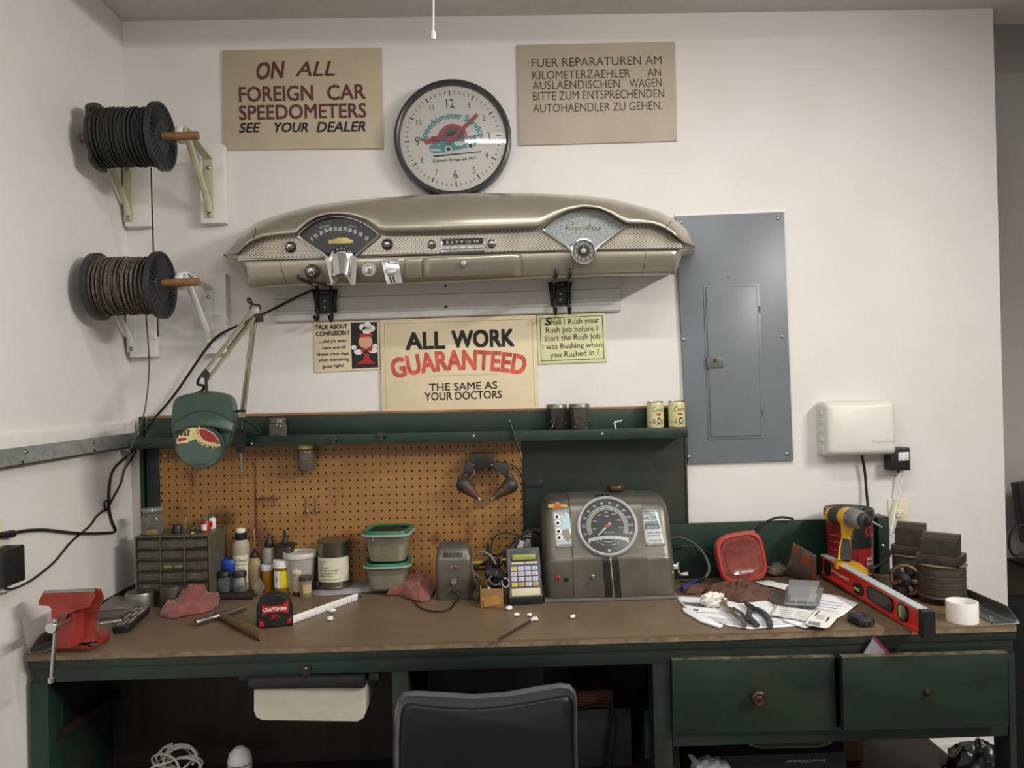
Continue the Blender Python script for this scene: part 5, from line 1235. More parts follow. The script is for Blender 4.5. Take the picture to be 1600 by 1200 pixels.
t, c, k, md = turned('glue_bottle', 'clear squeeze bottle with a blue and red label and black nozzle', 'bottle', 422, 912, 10, [('body', mat('greyish_clear_plastic', (142, 142, 132), .35, var=.08), [(9.5, 0), (10.2, 1), (10.2, 52), (8, 57), (5.6, 58)]), ('nozzle', M_BLACK, [(6.8, 57.5), (7, 58), (6.4, 65), (4, 69), (2.4, 71), (2, 75), (0, 75)])])
wrap(t, k, md['body'], mat('blue_red_label', (58, 66, 138), .5, var=0), 10.25, 28, 43, -55, 55, 'label', [('USA', 0, 33, 6, 13)], M_PAPER)
t, c, k, md = turned('oil_can', 'dark rectangular oil can with a black spout against the pegboard', 'oil can', 446, 900, 13, [('can', mat('brown_tin_litho', (54, 40, 30), .4, .3, var=.2), [(12.5, 0), (13, .8), (13, 50), (12.4, 51)]), ('top', M_BLACK, [(12.8, 50.5), (13.4, 51), (13.4, 53), (0, 54)]), ('spout', M_BLACK, [(5, 53), (4.4, 57), (3, 60), (2, 65), (1.4, 69), (0, 69)])], sq=6)
M_TUBW = thin('milky_tub', (196, 192, 184), .72, .3, .3)
t, c, k, md = turned('white_tub', 'milky white tub with a lid, left of the labelled paint can', 'tub', 470, 915, 24, [('body', M_TUBW, [(18, 0), (19, 1), (24, 40), (24.4, 42)]), ('tub_lid', mat('greyish_white_lid', (196, 192, 186), .45, var=.05), [(25, 41.5), (26, 42), (26, 46), (25, 47.5), (23, 47), (22, 46), (0, 46)])])
wrap(t, k, md['body'], M_PAPER, 21.5, 16, 26, 8, 40, 'label', None)
# grey bag along the foot of the pegboard
M_BAG = mat('grey_polythene', (142, 140, 144), .35, var=.12, vscale=20)
BAGH = 0.0165
bp_ = [(484, 927), (497, 931), (530, 930), (560, 927), (590, 924), (620, 926), (640, 921), (640, 912), (600, 913), (560, 914), (520, 916), (488, 919)]
mb = MB(M_BAG); wp = [on(u, v) for u, v in bp_]; cc = sum(wp, Vector())/len(wp); out = curve([p-cc for p in wp], 5, True); N = len(out)
def bfn(u, v):
    i = u*N; p = out[int(i) % N].lerp(out[(int(i)+1) % N], i-int(i))*v
    return (p.x, p.y, max(.0006, min(BAGH-.001, (.020+.006*mnoise.noise(Vector((p.x*60, p.y*40, 1))))*(1-v**6)+.0008)))
mb.grid(bfn, 60, 12, closed_u=True); mb.single('plastic_bag', 'folded grey plastic bag lying under the paint can and tubs', 'plastic bag', cc, angle=60, weld=.0002)

M_CAN = mat('dull_tin', (128, 124, 112), .36, .85, var=.18, vscale=25)
t, c, k, md = turned('paint_can', 'dull tin can with a cream typed label beside the green-lidded tubs', 'can', 523, 914, 25, z=BZ+BAGH, parts= [('can', M_CAN, [(24.5, 0), (25.3, .8), (25.3, 2.2), (24.6, 3), (24.6, 62), (25.4, 63), (25.4, 65.5), (24.4, 66), (21.5, 65.5)]), ('can_lid', M_CAN, [(21.5, 65.4), (20.5, 63.6), (14, 63.4), (13, 64.4), (0, 64.4)])])
wrap(t, k, md['can'], mat('cream_label', (214, 208, 184)), 24.7, 11, 48, -64, 72, 'label', [('UL  STAR', -33, 41, 2.4, 12), ('REDLI', -40, 37, 2.2, 8), ('OIL PER GOVT', -27, 32, 2.4, 18), ('LUBE AIRCRAFT & INSTRUMENT', -12, 27.5, 2.6, 32), ('LOW MANUFACTURED OCT. 1951', -14, 23.5, 2.4, 30), ('C CHANGE LOT NO 2-8', -22, 19.5, 2.4, 24), ('specification oil for instruments', -4, 15, 1.6, 34), ('keep sealed', -10, 13, 1.4, 20)])
M_AMBER = mat('amber_pill_plastic', (188, 128, 22), .18, var=.06, trans=.35)
t, c, k, md = turned('pill_bottle', 'narrow amber pill bottle with a white cap', 'pill bottle', 419, 926, 9.5, [('vial', M_AMBER, [(8.2, 0), (8.6, .6), (8.6, 33), (8, 34)]), ('white_cap', M_WHITEP, [(9.2, 33), (9.5, 33.6), (9.5, 40.5), (8.8, 42), (0, 42)])])
t, c, k, md = turned('pill_bottle', 'wide amber pill bottle with a yellow and white label', 'pill bottle', 442.5, 929, 13.5, [('vial', M_AMBER, [(12, 0), (12.8, .8), (12.8, 40), (12, 41)]), ('white_cap', M_WHITEP, [(13.8, 40.5), (14.2, 41), (14.2, 50), (13.4, 51.6), (0, 51.6)])])
wrap(t, k, md['vial'], mat('yellow_label', (220, 204, 44), .5, var=0), 12.85, 10, 36, -5, 60, 'yellow_label'); wrap(t, k, md['vial'], M_PAPER, 12.85, 10, 36, -62, -5, 'label', [('II', -30, 19, 9, 3)])
turned('dropper_bottle', 'white and brown dropper bottle beside the wide pill bottle', 'bottle', 465, 931, 8, [('body', mat('off_white_plastic', (206, 190, 164), .45, var=.08), [(6, 5), (6.6, 6), (6.4, 30), (8, 32), (8.4, 36), (7.6, 38), (4.4, 39), (4, 46), (3, 48), (0, 48)]), ('brown_base', mat('brown_plastic', (76, 42, 24), .45, var=.1), [(6.8, 0), (7, .6), (6.8, 5.2), (0, 5.4)])])
t, c, k, md = turned('label_jar', 'little glass jar with a paper label and dull metal lid', 'jar', 478, 934, 10, [('glass', thin('dusty_glass', (160, 146, 112), .55, .1), [(9, 0), (9.5, 1), (9.5, 24), (8.6, 26)]), ('lid', mat('dull_lid', (84, 80, 72), .5, .4, var=.15), [(9.6, 25.5), (10, 26), (10, 31), (9.2, 32), (0, 32)])])
wrap(t, k, md['glass'], mat('aged_label', (188, 172, 120), .6, var=.1), 9.6, 7, 20, -10, 70, 'label')
turned('ribbed_black_bottle_top', 'loose ribbed black cap in front of the paint can', 'cap', 498, 927, 9.5, [('cap', M_BLACK, [(9.4, 0), (9.6, .8), (9.2, 17), (8, 18.6), (0, 18.6)]), ('skirt', M_BLACK, [(9.9, 0), (9.9, 2), (9.4, 2.2)])])
# clear crumpled wrapper
wr_c = on(404, 931)
def wfn(u, v):
    a = 2*math.pi*u; b_ = math.pi*(v-.5); r = .016*(1+.35*mnoise.noise(Vector((math.cos(a)*2, math.sin(a)*2, v*5))))
    return (r*math.cos(b_)*math.cos(a), .7*r*math.cos(b_)*math.sin(a), .028+.028*math.sin(b_)*(1+.2*mnoise.noise(Vector((u*9, v*5, 2)))))
mb = MB(thin('crinkled_clear_wrap', (150, 142, 132), .28, .1, .6)); mb.grid(wfn, 26, 14, closed_u=True)
mb.single('clear_wrapper', 'crumpled clear wrapper in front of the amber pill bottles', 'wrapper', wr_c, angle=25)
# ---- hammer
h0, h1 = on(305, 973, BZ+.012), on(384, 950, BZ+.012); g0, g1 = on(338, 958, BZ+.012), on(411, 994, BZ+.011)
ham = thing('hammer', 'small hammer with a worn wooden handle lying on the bench', 'hammer', on(345, 965))
mb = MB(M_STEEL); d = h1-h0
mb.hull([[h0 + d*t_ + frame(d) @ Vector((a_*math.cos(q*math.pi/6), b_*math.sin(q*math.pi/6), 0)) for q in range(12)] for t_, a_, b_ in ((0, .0088, .0088), (.03, .0096, .0096), (.2, .0088, .0088), (.36, .0080, .0080), (.42, .0105, .0105), (.56, .0105, .0105), (.62, .0085, .0095), (.8, .006, .009), (1, .0018, .008))]); mb.part('hammer_head', ham, world=True)
mb = MB(mat('dirty_handle_wood', (98, 78, 50), .6, var=.3, vscale=20, stretch=(2, 9, 9), wear=.62, wearcol=(132, 112, 74), wscale=40)); mb.tube([g0+(g1-g0)*t_ for t_ in (0, .3, .65, 1)], .012, 14, rad=lambda t_: .0085+.0055*min(1, t_*1.4)+(.0 if t_ < .97 else -.001)); mb.part('handle', ham, world=True)

# ---- tape measure
tq = on(430, 977); tm = thing('tape_measure', 'black tape measure with red badge, white blade pulled out on the bench', 'tape measure', tq, R(14))
k = S(tq.y); W_, H_, T_ = 54*k, 52*k, .044
ol_ = [(-W_*.5, 0), (W_*.5, 0), (W_*.5, H_*.45), (W_*.46, H_*.72), (W_*.3, H_*.94), (W_*.08, H_), (-W_*.2, H_*.98), (-W_*.4, H_*.86), (-W_*.5, H_*.6)]
def trg(y, s_): return [Vector((x*s_, y, H_*.5+(z-H_*.5)*s_)) for x, z in [(p.x, p.y) for p in curve([(a, b, 0) for a, b in ol_], 1, True)]]
mb = MB(M_BLACK); mb.hull([trg(-T_/2, .9), trg(-T_/2+.003, .97), trg(-T_/2+.010, 1), trg(T_/2-.010, 1), trg(T_/2-.003, .97), trg(T_/2, .9)]); mb.part('case', tm)
mb = MB(M_RED); f_ = -T_/2-.0015
mb.prism([Vector((x*W_, f_, z*H_)) for x, z in ((-.34, .70), (-.2, .64), (.2, .64), (.38, .78), (.38, .40), (.2, .46), (-.2, .46), (-.34, .36))], (0, .003, 0), .0008)
mb.prism([Vector((x*W_, f_, z*H_)) for x, z in ((-.42, .06), (-.28, .06), (-.32, .2), (-.42, .24))], (0, .003, 0), .0006); mb.prism([Vector((x*W_, f_, z*H_)) for x, z in ((.32, .1), (.44, .1), (.46, .28), (.36, .2))], (0, .003, 0), .0006); bd = mb.part('red_badge', tm)
mb = MB(M_PAPER); mb.text('CRAFTSMAN', (0.01*W_, f_-.0008, .50*H_), XV, ZV, width=.62*W_, height=.10*H_, depth=0, bold=.02); mb.use(M_RED); mb.text('30', (0, f_+.0006, .26*H_), XV, ZV, width=.22*W_, height=.13*H_, depth=0, bold=.02); mb.part('badge_lettering', bd)
bl0, bl1 = P(456, 974, on(456, 974).y), on(556, 936)
q0 = on(457, 975); q1 = on(559, 938); dz = ZV*.024; dd = (q1-q0).normalized(); nn = Vector((-dd.y, dd.x, 0))
rings = []
for t_ in (0, .2, .4, .6, .8, 1):
    p = q0+(q1-q0)*t_; lift = .001
    rings.append([p+ZV*lift, p+ZV*(lift+.011)-nn*.0025, p+ZV*(lift+.022), p+ZV*(lift+.022)+nn*.0004, p+ZV*(lift+.011)-nn*.0021, p+ZV*lift+nn*.0004])
mb = MB(M_WHITEP); mb.hull(rings); bld = mb.part('blade', tm, world=True)
mb = MB(M_INK)
for i in range(26):
    p = q0+(q1-q0)*(.06+.9*i/26)-nn*.0031; l_ = .009 if i % 4 == 0 else .004; mb.flat([p+ZV*.0015, p+dd*.0009+ZV*.0015, p+dd*.0009+ZV*(.0015+l_)+nn*(.0008), p+ZV*(.0015+l_)+nn*.0008])
mb.part('ruler_marks', bld, world=True)
mb = MB(M_BLACK); mb.prism([q1+ZV*.001-nn*.004, q1+ZV*.023-nn*.004, q1+ZV*.023+nn*.006, q1+ZV*.001+nn*.006], dd*.0015); mb.cyl(q1+ZV*.012-nn*.004, q1+ZV*.012-nn*.012, .003, n=10); mb.part('end_hook', tm, world=True)

# ---- green-lidded food tubs
M_TUBC = thin('clear_food_tub', (186, 188, 168), .24, .12, .5)
M_LIDG = mat('green_lid_plastic', (18, 104, 72), .35, var=.06)
def tub(label, px, py, z, rot, rb, rt, h, fill, tilt=0):
    t, c, k, md = turned('food_tub', label, 'food tub', px, py, rb, [('tub', M_TUBC, [(rb*.9, 0), (rb, 1.2), (rt, h), (rt+2, h+.6), (rt+2.6, h+1.6)]), ('lid_rim', thin('clear_lid_rim', (196, 206, 196), .55, .15, .4), [(rt+1, h+1), (rt+4.6, h+.4), (rt+4.6, h+2), (rt+2, h+3)]), ('green_lid', M_LIDG, [(rt+2, h+2.4), (rt+2.6, h+4), (rt+1.4, h+6.6), (rt-2, h+7.2), (rt-4, h+5.4), (rt-5, h+5)]), ('lid_window', thin('green_lid_window', (110, 132, 104), .45, .15, .3), [(rt-4.6, h+5.2), (0, h+5.2)])] + ([('contents', fill, [(rb*.8, .5), (rb*.9, 1.4), (rt*.82, h*.62), (0, h*.66)])] if fill else []), None, z, None, 4.5, rot)
    return t, c, k
t1, c1, k1 = tub('lower clear food tub with green lid, under its twin', 608, 921, BZ+BAGH, .05, 29, 33, 34, mat('buff_card_fill', (166, 152, 108), .7, var=.2))
t2, c2, k2 = tub('upper clear food tub with green lid, stacked on its twin', 610, 878, BZ+.09, -.06, 27, 33.5, 35, mat('pale_card_fill', (166, 162, 116), .7, var=.2))
tz1 = max((o.matrix_local @ v.co).z for o in t1.children for v in o.data.vertices)
t2.location.z = t1.location.z+tz1+.0006; t2.location.x = t1.location.x+.003; t2.location.y = t1.location.y
WM[t2.name] = Matrix.Translation(t2.location)
rag('shop_cloth', 'crumpled pink shop cloth between the green-lidded tub and small metal box', M_RAGP, None, [(604, 931), (625, 931), (642, 938), (663, 941), (674, 933), (680, 921), (668, 915), (655, 914), (642, 921), (618, 926)], .054, 8.1)

# ---------------------------------------------------------------- speed analyser
M_HAMMER = mat('grey_hammertone', (104, 100, 91), .38, .5, var=.22, vscale=7, wear=.66, wearcol=(82, 76, 66), wscale=14)
M_DIALW = mat('dial_white', (222, 222, 214), .5, var=0)
ay = -0.292
p0, p1 = P(853, 934, ay), P(1057, 931, ay); ax0, ax1 = p0.x, p1.x
an_ = thing('speed_analyzer', 'grey metal speed tester with a big round dial standing on the bench', 'speed tester', ((ax0+ax1)/2, -.17, BZ+.001))
z0 = BZ+.012
def za(py, y, px=950): return P(px, py, y).z
prof = [(ay, z0), (ay-.002, z0+.01), (ay, za(882, ay)), (ay+.004, za(872, ay)), (ay+.012, za(864, ay+.012)), (ay+.062, za(800, ay+.062)), (ay+.085, za(785, ay+.085)), (ay+.10, za(778, ay+.10)), (ay+.125, za(773.5, ay+.125)), (-.10, za(773, ay+.125)), (-.07, za(777, ay+.13)), (-.058, za(790, ay+.13)), (-.055, z0)]
def smooth_prof(pr):
    c_ = curve([(0, y, z) for y, z in pr[:-1]], 4); return [(p.y, p.z) for p in c_]+[pr[-1]]
sp_ = smooth_prof(prof)
cyc = -.17; czc = z0+.12
mb = MB(M_HAMMER)
def sect(x, s_, lift=0.0):
    return [Vector((x, cyc+(y-cyc)*s_, z0 if z <= z0+1e-6 else z0+(z-z0)*(1-(1-s_)*.8)+lift)) for y, z in sp_]
mb.hull([sect(ax0, .80), sect(ax0+.004, .88), sect(ax0+.012, .95), sect(ax0+.022, .985), sect(ax0+.034, 1.0), sect(ax1-.034, 1.0), sect(ax1-.022, .985), sect(ax1-.012, .95), sect(ax1-.004, .88), sect(ax1, .80)])
mb.part('casing', an_, world=True, angle=50)
def hit(px, py, off=0.0):
    """where the pixel's line of sight meets the analyser's front, and the surface normal there"""
    d = ray(px, py); best = None
    for (ya, za_), (yb2, zb2) in zip(sp_, sp_[1:]):
        n = Vector((0, -(zb2-za_), (yb2-ya)))
        if n.length < 1e-9 or d.dot(n) >= 0: continue
        n.normalize(); q = Vector((0, ya, za_)); t_ = (q-CAM).dot(n)/d.dot(n); p = CAM+d*t_
        if min(za_, zb2)-1e-6 <= p.z <= max(za_, zb2)+1e-6 and (best is None or t_ < best[0]): best = (t_, p, n)
    return best[1]+best[2]*off, best[2]
def hp_(px, py, off=0.001): return hit(px, py, off)[0]
# raised centre section
mb = MB(M_HAMMER)
def csec(x0, x1, t_):
    return x0+(x1-x0)*t_
xl_, xr2 = hit(895, 850)[0].x-.004, hit(1007, 850)[0].x+.004
def cs2(x, lift): return [Vector((x, y-lift if z > z0+.001 else y-lift, z+(lift if z > z0+.1 else 0))) for y, z in sp_[:-6]]
rings = [cs2(xl_, -.001), cs2(xl_+.002, .004), cs2(xr2-.002, .004), cs2(xr2, -.001)]
vr = rings
mb.hull(rings, closed=False, caps=False); cen = mb.part('centre_band', an_, world=True, angle=50)
# ribs
for i, du in enumerate((-11, -7.5, -4, 0, 4, 7.5, 11)):
    mb = MB(M_CHROME if du == 0 else M_DARKMETAL)
    top = [(941+du*.9, v) for v in (776, 781, 786, 790)]; bot = [(952.5+(v-862)*.09+du, v) for v in (861, 866, 870, 875, 880, 890, 905, 920, 932)]
    for run in (top, bot): mb.tube([hp_(u, v, .0055) for u, v in run], .0036 if du == 0 else .0026, 6, sub=2)
    mb.part('chrome_strip' if du == 0 else 'rib', cen, world=True)
# the dial
hc_, hn = hit(948.5, 823, .006); kd = S(hc_.y); fx = frame(hn, (0, 0, 1)); 
fx = Matrix((XV, hn.cross(XV), hn)).transposed()
rd_ = 47.5*kd
mb = MB(mat('bright_bezel', (214, 216, 220), .25, .4, var=.04)); mb.lathe([(rd_*.99, -.012), (rd_*1.01, .003), (rd_*.995, .009), (rd_*.955, .0125), (rd_*.91, .010), (rd_*.885, .004)], hc_, 56, fx, caps=False); dial = mb.part('dial', an_, world=True)
mb = MB(mat('dial_black', (44, 46, 50), .4, var=.05)); mb.lathe([(rd_*.92, .003), (0, .003)], hc_, 48, fx, caps=False)
mb.mi = 0; mb.part('dial_face', dial, world=True)
def DL(u, v, d=.0038): return hc_ + fx @ Vector((u*rd_, v*rd_, d))
mb = MB(M_DIALW)
def arcband(r0, r1, a0, a1, st=6):
    n = int((a1-a0)/st); o = [DL(r1*math.cos(R(a0+st*i)), r1*math.sin(R(a0+st*i))) for i in range(n+1)]; i_ = [DL(r0*math.cos(R(a0+st*i)), r0*math.sin(R(a0+st*i))) for i in range(n+1)]
    for a, b, c, d in zip(o, o[1:], i_[1:], i_): mb.flat([a, b, c, d])
arcband(.60, .625, -24, 204); arcband(.55, .575, -24, 204); arcband(.67, .685, -24, 204)
for i in range(58):
    a = R(204-i*4); ca, sa = math.cos(a), math.sin(a); w_ = .008; mb.flat([DL(.62*ca-w_*sa, .62*sa+w_*ca), DL(.68*ca-w_*sa, .68*sa+w_*ca), DL(.68*ca+w_*sa, .68*sa-w_*ca), DL(.62*ca+w_*sa, .62*sa-w_*ca)])
for i in range(12):
    a = R(198-i*19.6); c = DL(.78*math.cos(a), .78*math.sin(a)-.04); mb.text(str((i+1)*10), c, fx.col[0], fx.col[1], height=.075*rd_, depth=0, bold=.02)
for i in range(7):
    a = R(190-i*33); c = DL(.44*math.cos(a), .46*math.sin(a)-.03); mb.text(str((i+1)*200), c, fx.col[0], fx.col[1], height=.06*rd_, depth=0)
mb.text('SW', DL(0, .30), fx.col[0], fx.col[1], height=.07*rd_, depth=0, shear=.3); mb.text('MILES PER HOUR', DL(.04, -.24), fx.col[0], fx.col[1], width=.34*rd_, height=.05*rd_, depth=0)
pts = [(-.66, -.40), (-.3, -.33), (0, -.31), (.3, -.33), (.66, -.40), (.66, -.52), (.62, -.6), (.6, -.5), (.3, -.44), (0, -.42), (-.3, -.44), (-.6, -.5), (-.62, -.6), (-.66, -.52)]  # white band across the lower dial
mb.flat([DL(u, v) for u, v in pts]); arcband(.62, .635, -130, -52, 6); arcband(.52, .535, -130, -52, 6)
mb.lathe([(.05*rd_, .0038), (0, .0039)], hc_+fx @ Vector((0, -.80*rd_, 0)), 14, fx, caps=False)
mb.part('dial_markings_and_band', dial, world=True)
mb = MB(M_DIALW); d0 = Vector((-.74, -.67)); d0 = d0/d0.length; nrm2 = Vector((-d0.y, d0.x))
mb.flat([DL(*( -d0*.14+nrm2*.045), .006), DL(*(d0*.42+nrm2*.02), .006), DL(*(d0*.46), .006), DL(*(d0*.42-nrm2*.02), .006), DL(*(-d0*.14-nrm2*.045), .006)])
mb.use(mat('orange_hub', (186, 96, 58), .4, var=0)); mb.lathe([(.075*rd_, .0062), (.06*rd_, .009), (0, .0095)], hc_, 16, fx); mb.part('needle', dial, world=True)
mb = MB(thin('dial_glass', (220, 224, 226), .02, .16, .12)); mb.lathe([(rd_*.93, .0095), (rd_*.5, .0105), (0, .011)], hc_, 40, fx, caps=False); mb.part('dial_glass', dial, world=True)
# plates
M_PLATE = mat('etched_plate', (176, 182, 182), .4, .3, var=.12, vscale=40)
def surf_plate(corners, m, name, nu=6, nv=10, off=.0018, parent=None):
    (a, b, c, d) = corners; mb = MB(m)
    def fn(u, v):
        tx = (a[0]+(b[0]-a[0])*u, a[1]+(b[1]-a[1])*u); bx_ = (d[0]+(c[0]-d[0])*u, d[1]+(c[1]-d[1])*u)
        return hp_(tx[0]+(bx_[0]-tx[0])*v, tx[1]+(bx_[1]-tx[1])*v, off)
    mb.grid(fn, nu, nv); return mb.part(name, parent or an_, world=True, thick=.0012)
lp = surf_plate([(862, 799), (889.5, 797.5), (897, 855), (868, 856)], M_PLATE, 'socket_plate')
rp = surf_plate([(998.5, 797.5), (1028, 796), (1040, 852), (1008.5, 853.5)], M_PLATE, 'name_plate')
def stext(mb, s_, px0, py0, px1, py1, cap, off=.0036, **kw):
    a, n = hit(px0, py0, off); b = hit(px1, py1, off)[0]; ux = (b-a).normalized(); uy = n.cross(ux)
    if uy.z < 0: uy = -uy
    # foreshortened letters: cap given in photo pixels
    t_, _ = hit(px0, py0-cap, off); mb.text(s_, a, ux, uy, width=(b-a).length, height=(t_-a).length, align='L', depth=0, **kw)
mb = MB(mat('blue_grey_ink', (66, 84, 98), .5, var=0))
stext(mb, 'SPEED', 1005, 805, 1022, 804, 6); stext(mb, 'ANALYZER', 1004, 812.5, 1026, 811.5, 5.5); stext(mb, 'stewart testing', 1011, 834, 1033, 833, 3); stext(mb, 'instrument div', 1011, 838.5, 1033, 837.5, 3); stext(mb, 'chicago usa', 1014, 846, 1034, 845, 2.4)
mb.part('plate_lettering', rp, world=True)
mb = MB(mat('blue_grey_ink', (66, 84, 98))); mb.flat([hp_(u, v, .0034) for u, v in ((1007, 815.5), (1028, 814.5), (1031, 826), (1008, 827))]); mb.use(M_PLATE); stext(mb, 'MODEL', 1009, 820, 1028, 819, 3.6, .0040); stext(mb, '600', 1011, 825.5, 1027, 825, 3.6, .0040); mb.part('model_block', rp, world=True)
mb = MB(mat('blue_grey_ink', (66, 84, 98))); stext(mb, 'INPUTS', 868, 805, 883, 804, 2.6); stext(mb, 'CLOCKWISE', 873, 853, 891, 852, 2.2); mb.part('plate_lettering', lp, world=True)
mb = MB(mat('blotch_tan', (140, 130, 112), .6, var=.1)); mb.flat([hp_(u, v, .0032) for u, v in ((877, 830), (888, 826), (893, 840), (888, 847), (882, 842))])
mb.use(mat('pale_blue_label', (176, 200, 210), .5, var=0)); mb.flat([hp_(u, v, .0030) for u, v in ((878, 808), (890, 807), (893, 824), (886, 828), (879, 826))]); mb.part('plate_marks', lp, world=True)
for u, v in ((870, 808.5), (871.2, 818), (872.6, 831), (873.6, 841)):
    c, n = hit(u, v, .001); m3 = Matrix((XV, n.cross(XV), n)).transposed(); mb = MB(M_WHITEP); mb.lathe([(.0092, 0), (.0092, .006), (.0052, .007), (.0048, .002)], c, 18, m3, caps=False); mb.use(M_INK); mb.lathe([(.005, .0025), (0, .0026)], c, 12, m3, caps=False); mb.part('socket', lp, world=True)
for pl, cs_ in ((lp, ((864.5, 801), (887.5, 800), (870.5, 853), (893.5, 852))), (rp, ((1001, 799), (1026, 798), (1012, 851), (1036.5, 850)))):
    for u, v in cs_:
        c, n = hit(u, v, .002); mb = MB(M_STEEL); screw(mb, c, .0032, n); mb.part('rivet', pl, world=True)
mb = MB(mat('gold_decal', (190, 162, 84), .45, var=.1)); mb.flat([hp_(u, v, .0016) for u, v in ((856, 789), (866, 788), (871, 785), (876, 788), (886, 789), (887, 793), (876, 793.5), (871, 796), (866, 794), (857, 794))])
c, n = hit(871.3, 790, .0022); m3 = Matrix((XV, n.cross(XV), n)).transposed(); mb.use(mat('orange_decal', (196, 92, 52), .45, var=.05)); mb.lathe([(6.2*kd, 0), (0, .0002)], c, 18, m3, caps=False); mb.use(mat('gold_decal', (190, 162, 84))); mb.text('S', c-m3.col[1]*.004, XV, m3.col[1], height=.008, depth=.0008, bold=.02); mb.part('decal', an_, world=True)
for u, v, m_, nm in ((872, 903.5, M_RED, 'red_jack'), (885, 904.5, M_BLACK, 'black_jack')):
    c, n = hit(u, v, 0); m3 = Matrix((XV, n.cross(XV), n)).transposed(); mb = MB(m_); mb.lathe([(.0075, 0), (.0075, .004), (.005, .006), (.0035, .006), (.003, .001)], c, 16, m3, caps=False); mb.use(M_INK); mb.lathe([(.0034, .003), (0, .003)], c, 10, m3, caps=False); mb.part(nm, an_, world=True)
c, n = hit(926, 900, .004); mb = MB(M_STEEL); mb.lathe([(.006, 0), (.006, .004), (.0035, .006)], c, 14, B3); mb.tube([c+Vector((0, -.005, 0)), c+Vector((.001, -.017, -.011))], .0022, 8, smooth=False, rad=lambda t_: .0018+.0014*t_); mb.part('toggle_switch', an_, world=True)
hb_ = P(962, 770, -.13); hb_.z = max(q[1] for q in sp_)
mb = MB(mat('brown_bakelite', (70, 44, 36), .3, var=.1)); mb.lathe([(.012, -.002), (.012, .006), (.026, .008), (.0295, .013), (.0295, .020), (.027, .025), (.020, .027), (0, .027)], hb_, 28); mb.part('top_cap', an_, world=True)
mb = MB(M_CHROME); cx_ = ax1; q = Vector((cx_, -.25, P(1060, 885, -.25).z)); mb.cyl(q+XV*-.004, q+XV*.014, .010, n=14); mb.tube([q+XV*.012, q+Vector((.016, -.004, .012)), q+Vector((.018, -.004, -.016)), q+Vector((.022, -.01, -.022)), q+Vector((.044, -.014, -.020))], .0045, 8, rad=lambda t_: .004+.003*t_**3); mb.part('crank_handle', an_, world=True)
mb = MB(mat('grey_base_plate', (128, 126, 122), .45, .5, var=.12)); mb.bb(ax0-.004, ax1+.004, ay-.006, -.06, BZ+.001, z0-.0005, .002); mb.part('base_plate', an_, world=True)
# cable looping from its right side
mb = MB(mat('grey_cable', (70, 72, 70), .5, var=.1)); mb.tube([P(1046, 842, -.09), P(1062, 840, -.10), P(1085, 850, -.13), P(1101, 868, -.17), P(1108, 888, -.20), P(1101, 903, -.23), on(1085, 913)+ZV*.006, on(1064, 909)+ZV*.006], .0048, 8)
mb.single('test_lead', 'grey lead looping down beside the right flank of the speed tester', 'cable', P(1085, 850, -.13), world=True)
mb = MB(M_RUBBER); mb.tube([P(1052, 856, -.07), P(1075, 853, -.07), P(1100, 860, -.08), P(1125, 872, -.09), P(1150, 868, -.075), P(1172, 845, -.07), P(1188, 824, -.07), P(1204, 812, -.07), P(1222, 808, -.07), P(1240, 811, -.07)], .0042, 8)
mb.single('backsplash_cable', 'black cable curving up over the backsplash behind the red-lidded tub', 'cable', P(1100, 860, -.08), world=True)

# ---------------------------------------------------------------- little metal power box
my = -.235
mxa, mxb = P(681, 930, my).x, P(738, 929, my).x; mw = mxb-mxa; mh = P(710, 853, my).z-BZ-.001
mt = thing('power_box', 'small rounded grey metal box with one knob, left of the cardboard carton', 'power supply', ((mxa+mxb)/2, my, BZ+.001))
def mring(z, s_, y0, y1): 
    return [Vector((x*s_, (y0+y1)/2+y, z)) for x, y in rrect(mw, y1-y0, .014, 4)]
mb = MB(M_HAMMER); mb.hull([mring(0, .99, 0, .12), mring(.003, 1, -.001, .121), mring(mh*.70, .985, .0, .12), mring(mh*.78, .97, .004, .117), mring(mh*.90, .90, .018, .105), mring(mh*.97, .80, .032, .095), mring(mh, .68, .042, .088)]); mb.part('casing', mt, angle=45)
mb = MB(M_INK)
for i in range(11): mb.prism([Vector((-.03+i*.0055, .002, mh*.79)), Vector((-.027+i*.0055, .002, mh*.79)), Vector((-.027+i*.0055, .012, mh*.86)), Vector((-.03+i*.0055, .012, mh*.86))], (0, -.0012, .0006))
mb.part('vent_slots', mt)
mb = MB(M_STEEL); mb.box((.004, -.0006, mh*.60), (.024, .003, .011), None, .001); mb.use(mat('red_jewel', (110, 20, 20), .2, var=0, coat=.6)); mb.box((.004, -.0025, mh*.60), (.015, .003, .007), None, .001); mb.part('pilot_lamp', mt)
mb = MB(M_CHROME); mb.lathe([(.006, 0), (.006, .004), (.0105, .005), (.0105, .016), (.009, .018), (0, .018)], (.001, -.001, mh*.36), 22, B3); mb.part('knob', mt)
for dx in (-.006, .011):
    mb = MB(M_DARKMETAL); mb.lathe([(.0055, 0), (.0055, .009), (.004, .011), (0, .011)], (dx, -.001, mh*.15), 14, B3); mb.part('terminal', mt)
q = Vector(mt.location)+Vector((.011, -.011, mh*.15))
mb = MB(M_DARKMETAL); mb.tube([q, q+Vector((.006, -.004, -.010)), on(712, 942)+ZV*.004, on(700, 955)+ZV*.004, on(675, 957)+ZV*.004, on(655, 950)+ZV*.004, on(648, 938)+ZV*.004, on(652, 930)+ZV*.004], .0026, 7)
mb.single('power_lead', 'thin dark lead looping on the bench in front of the small metal box', 'cable', on(690, 956), world=True)

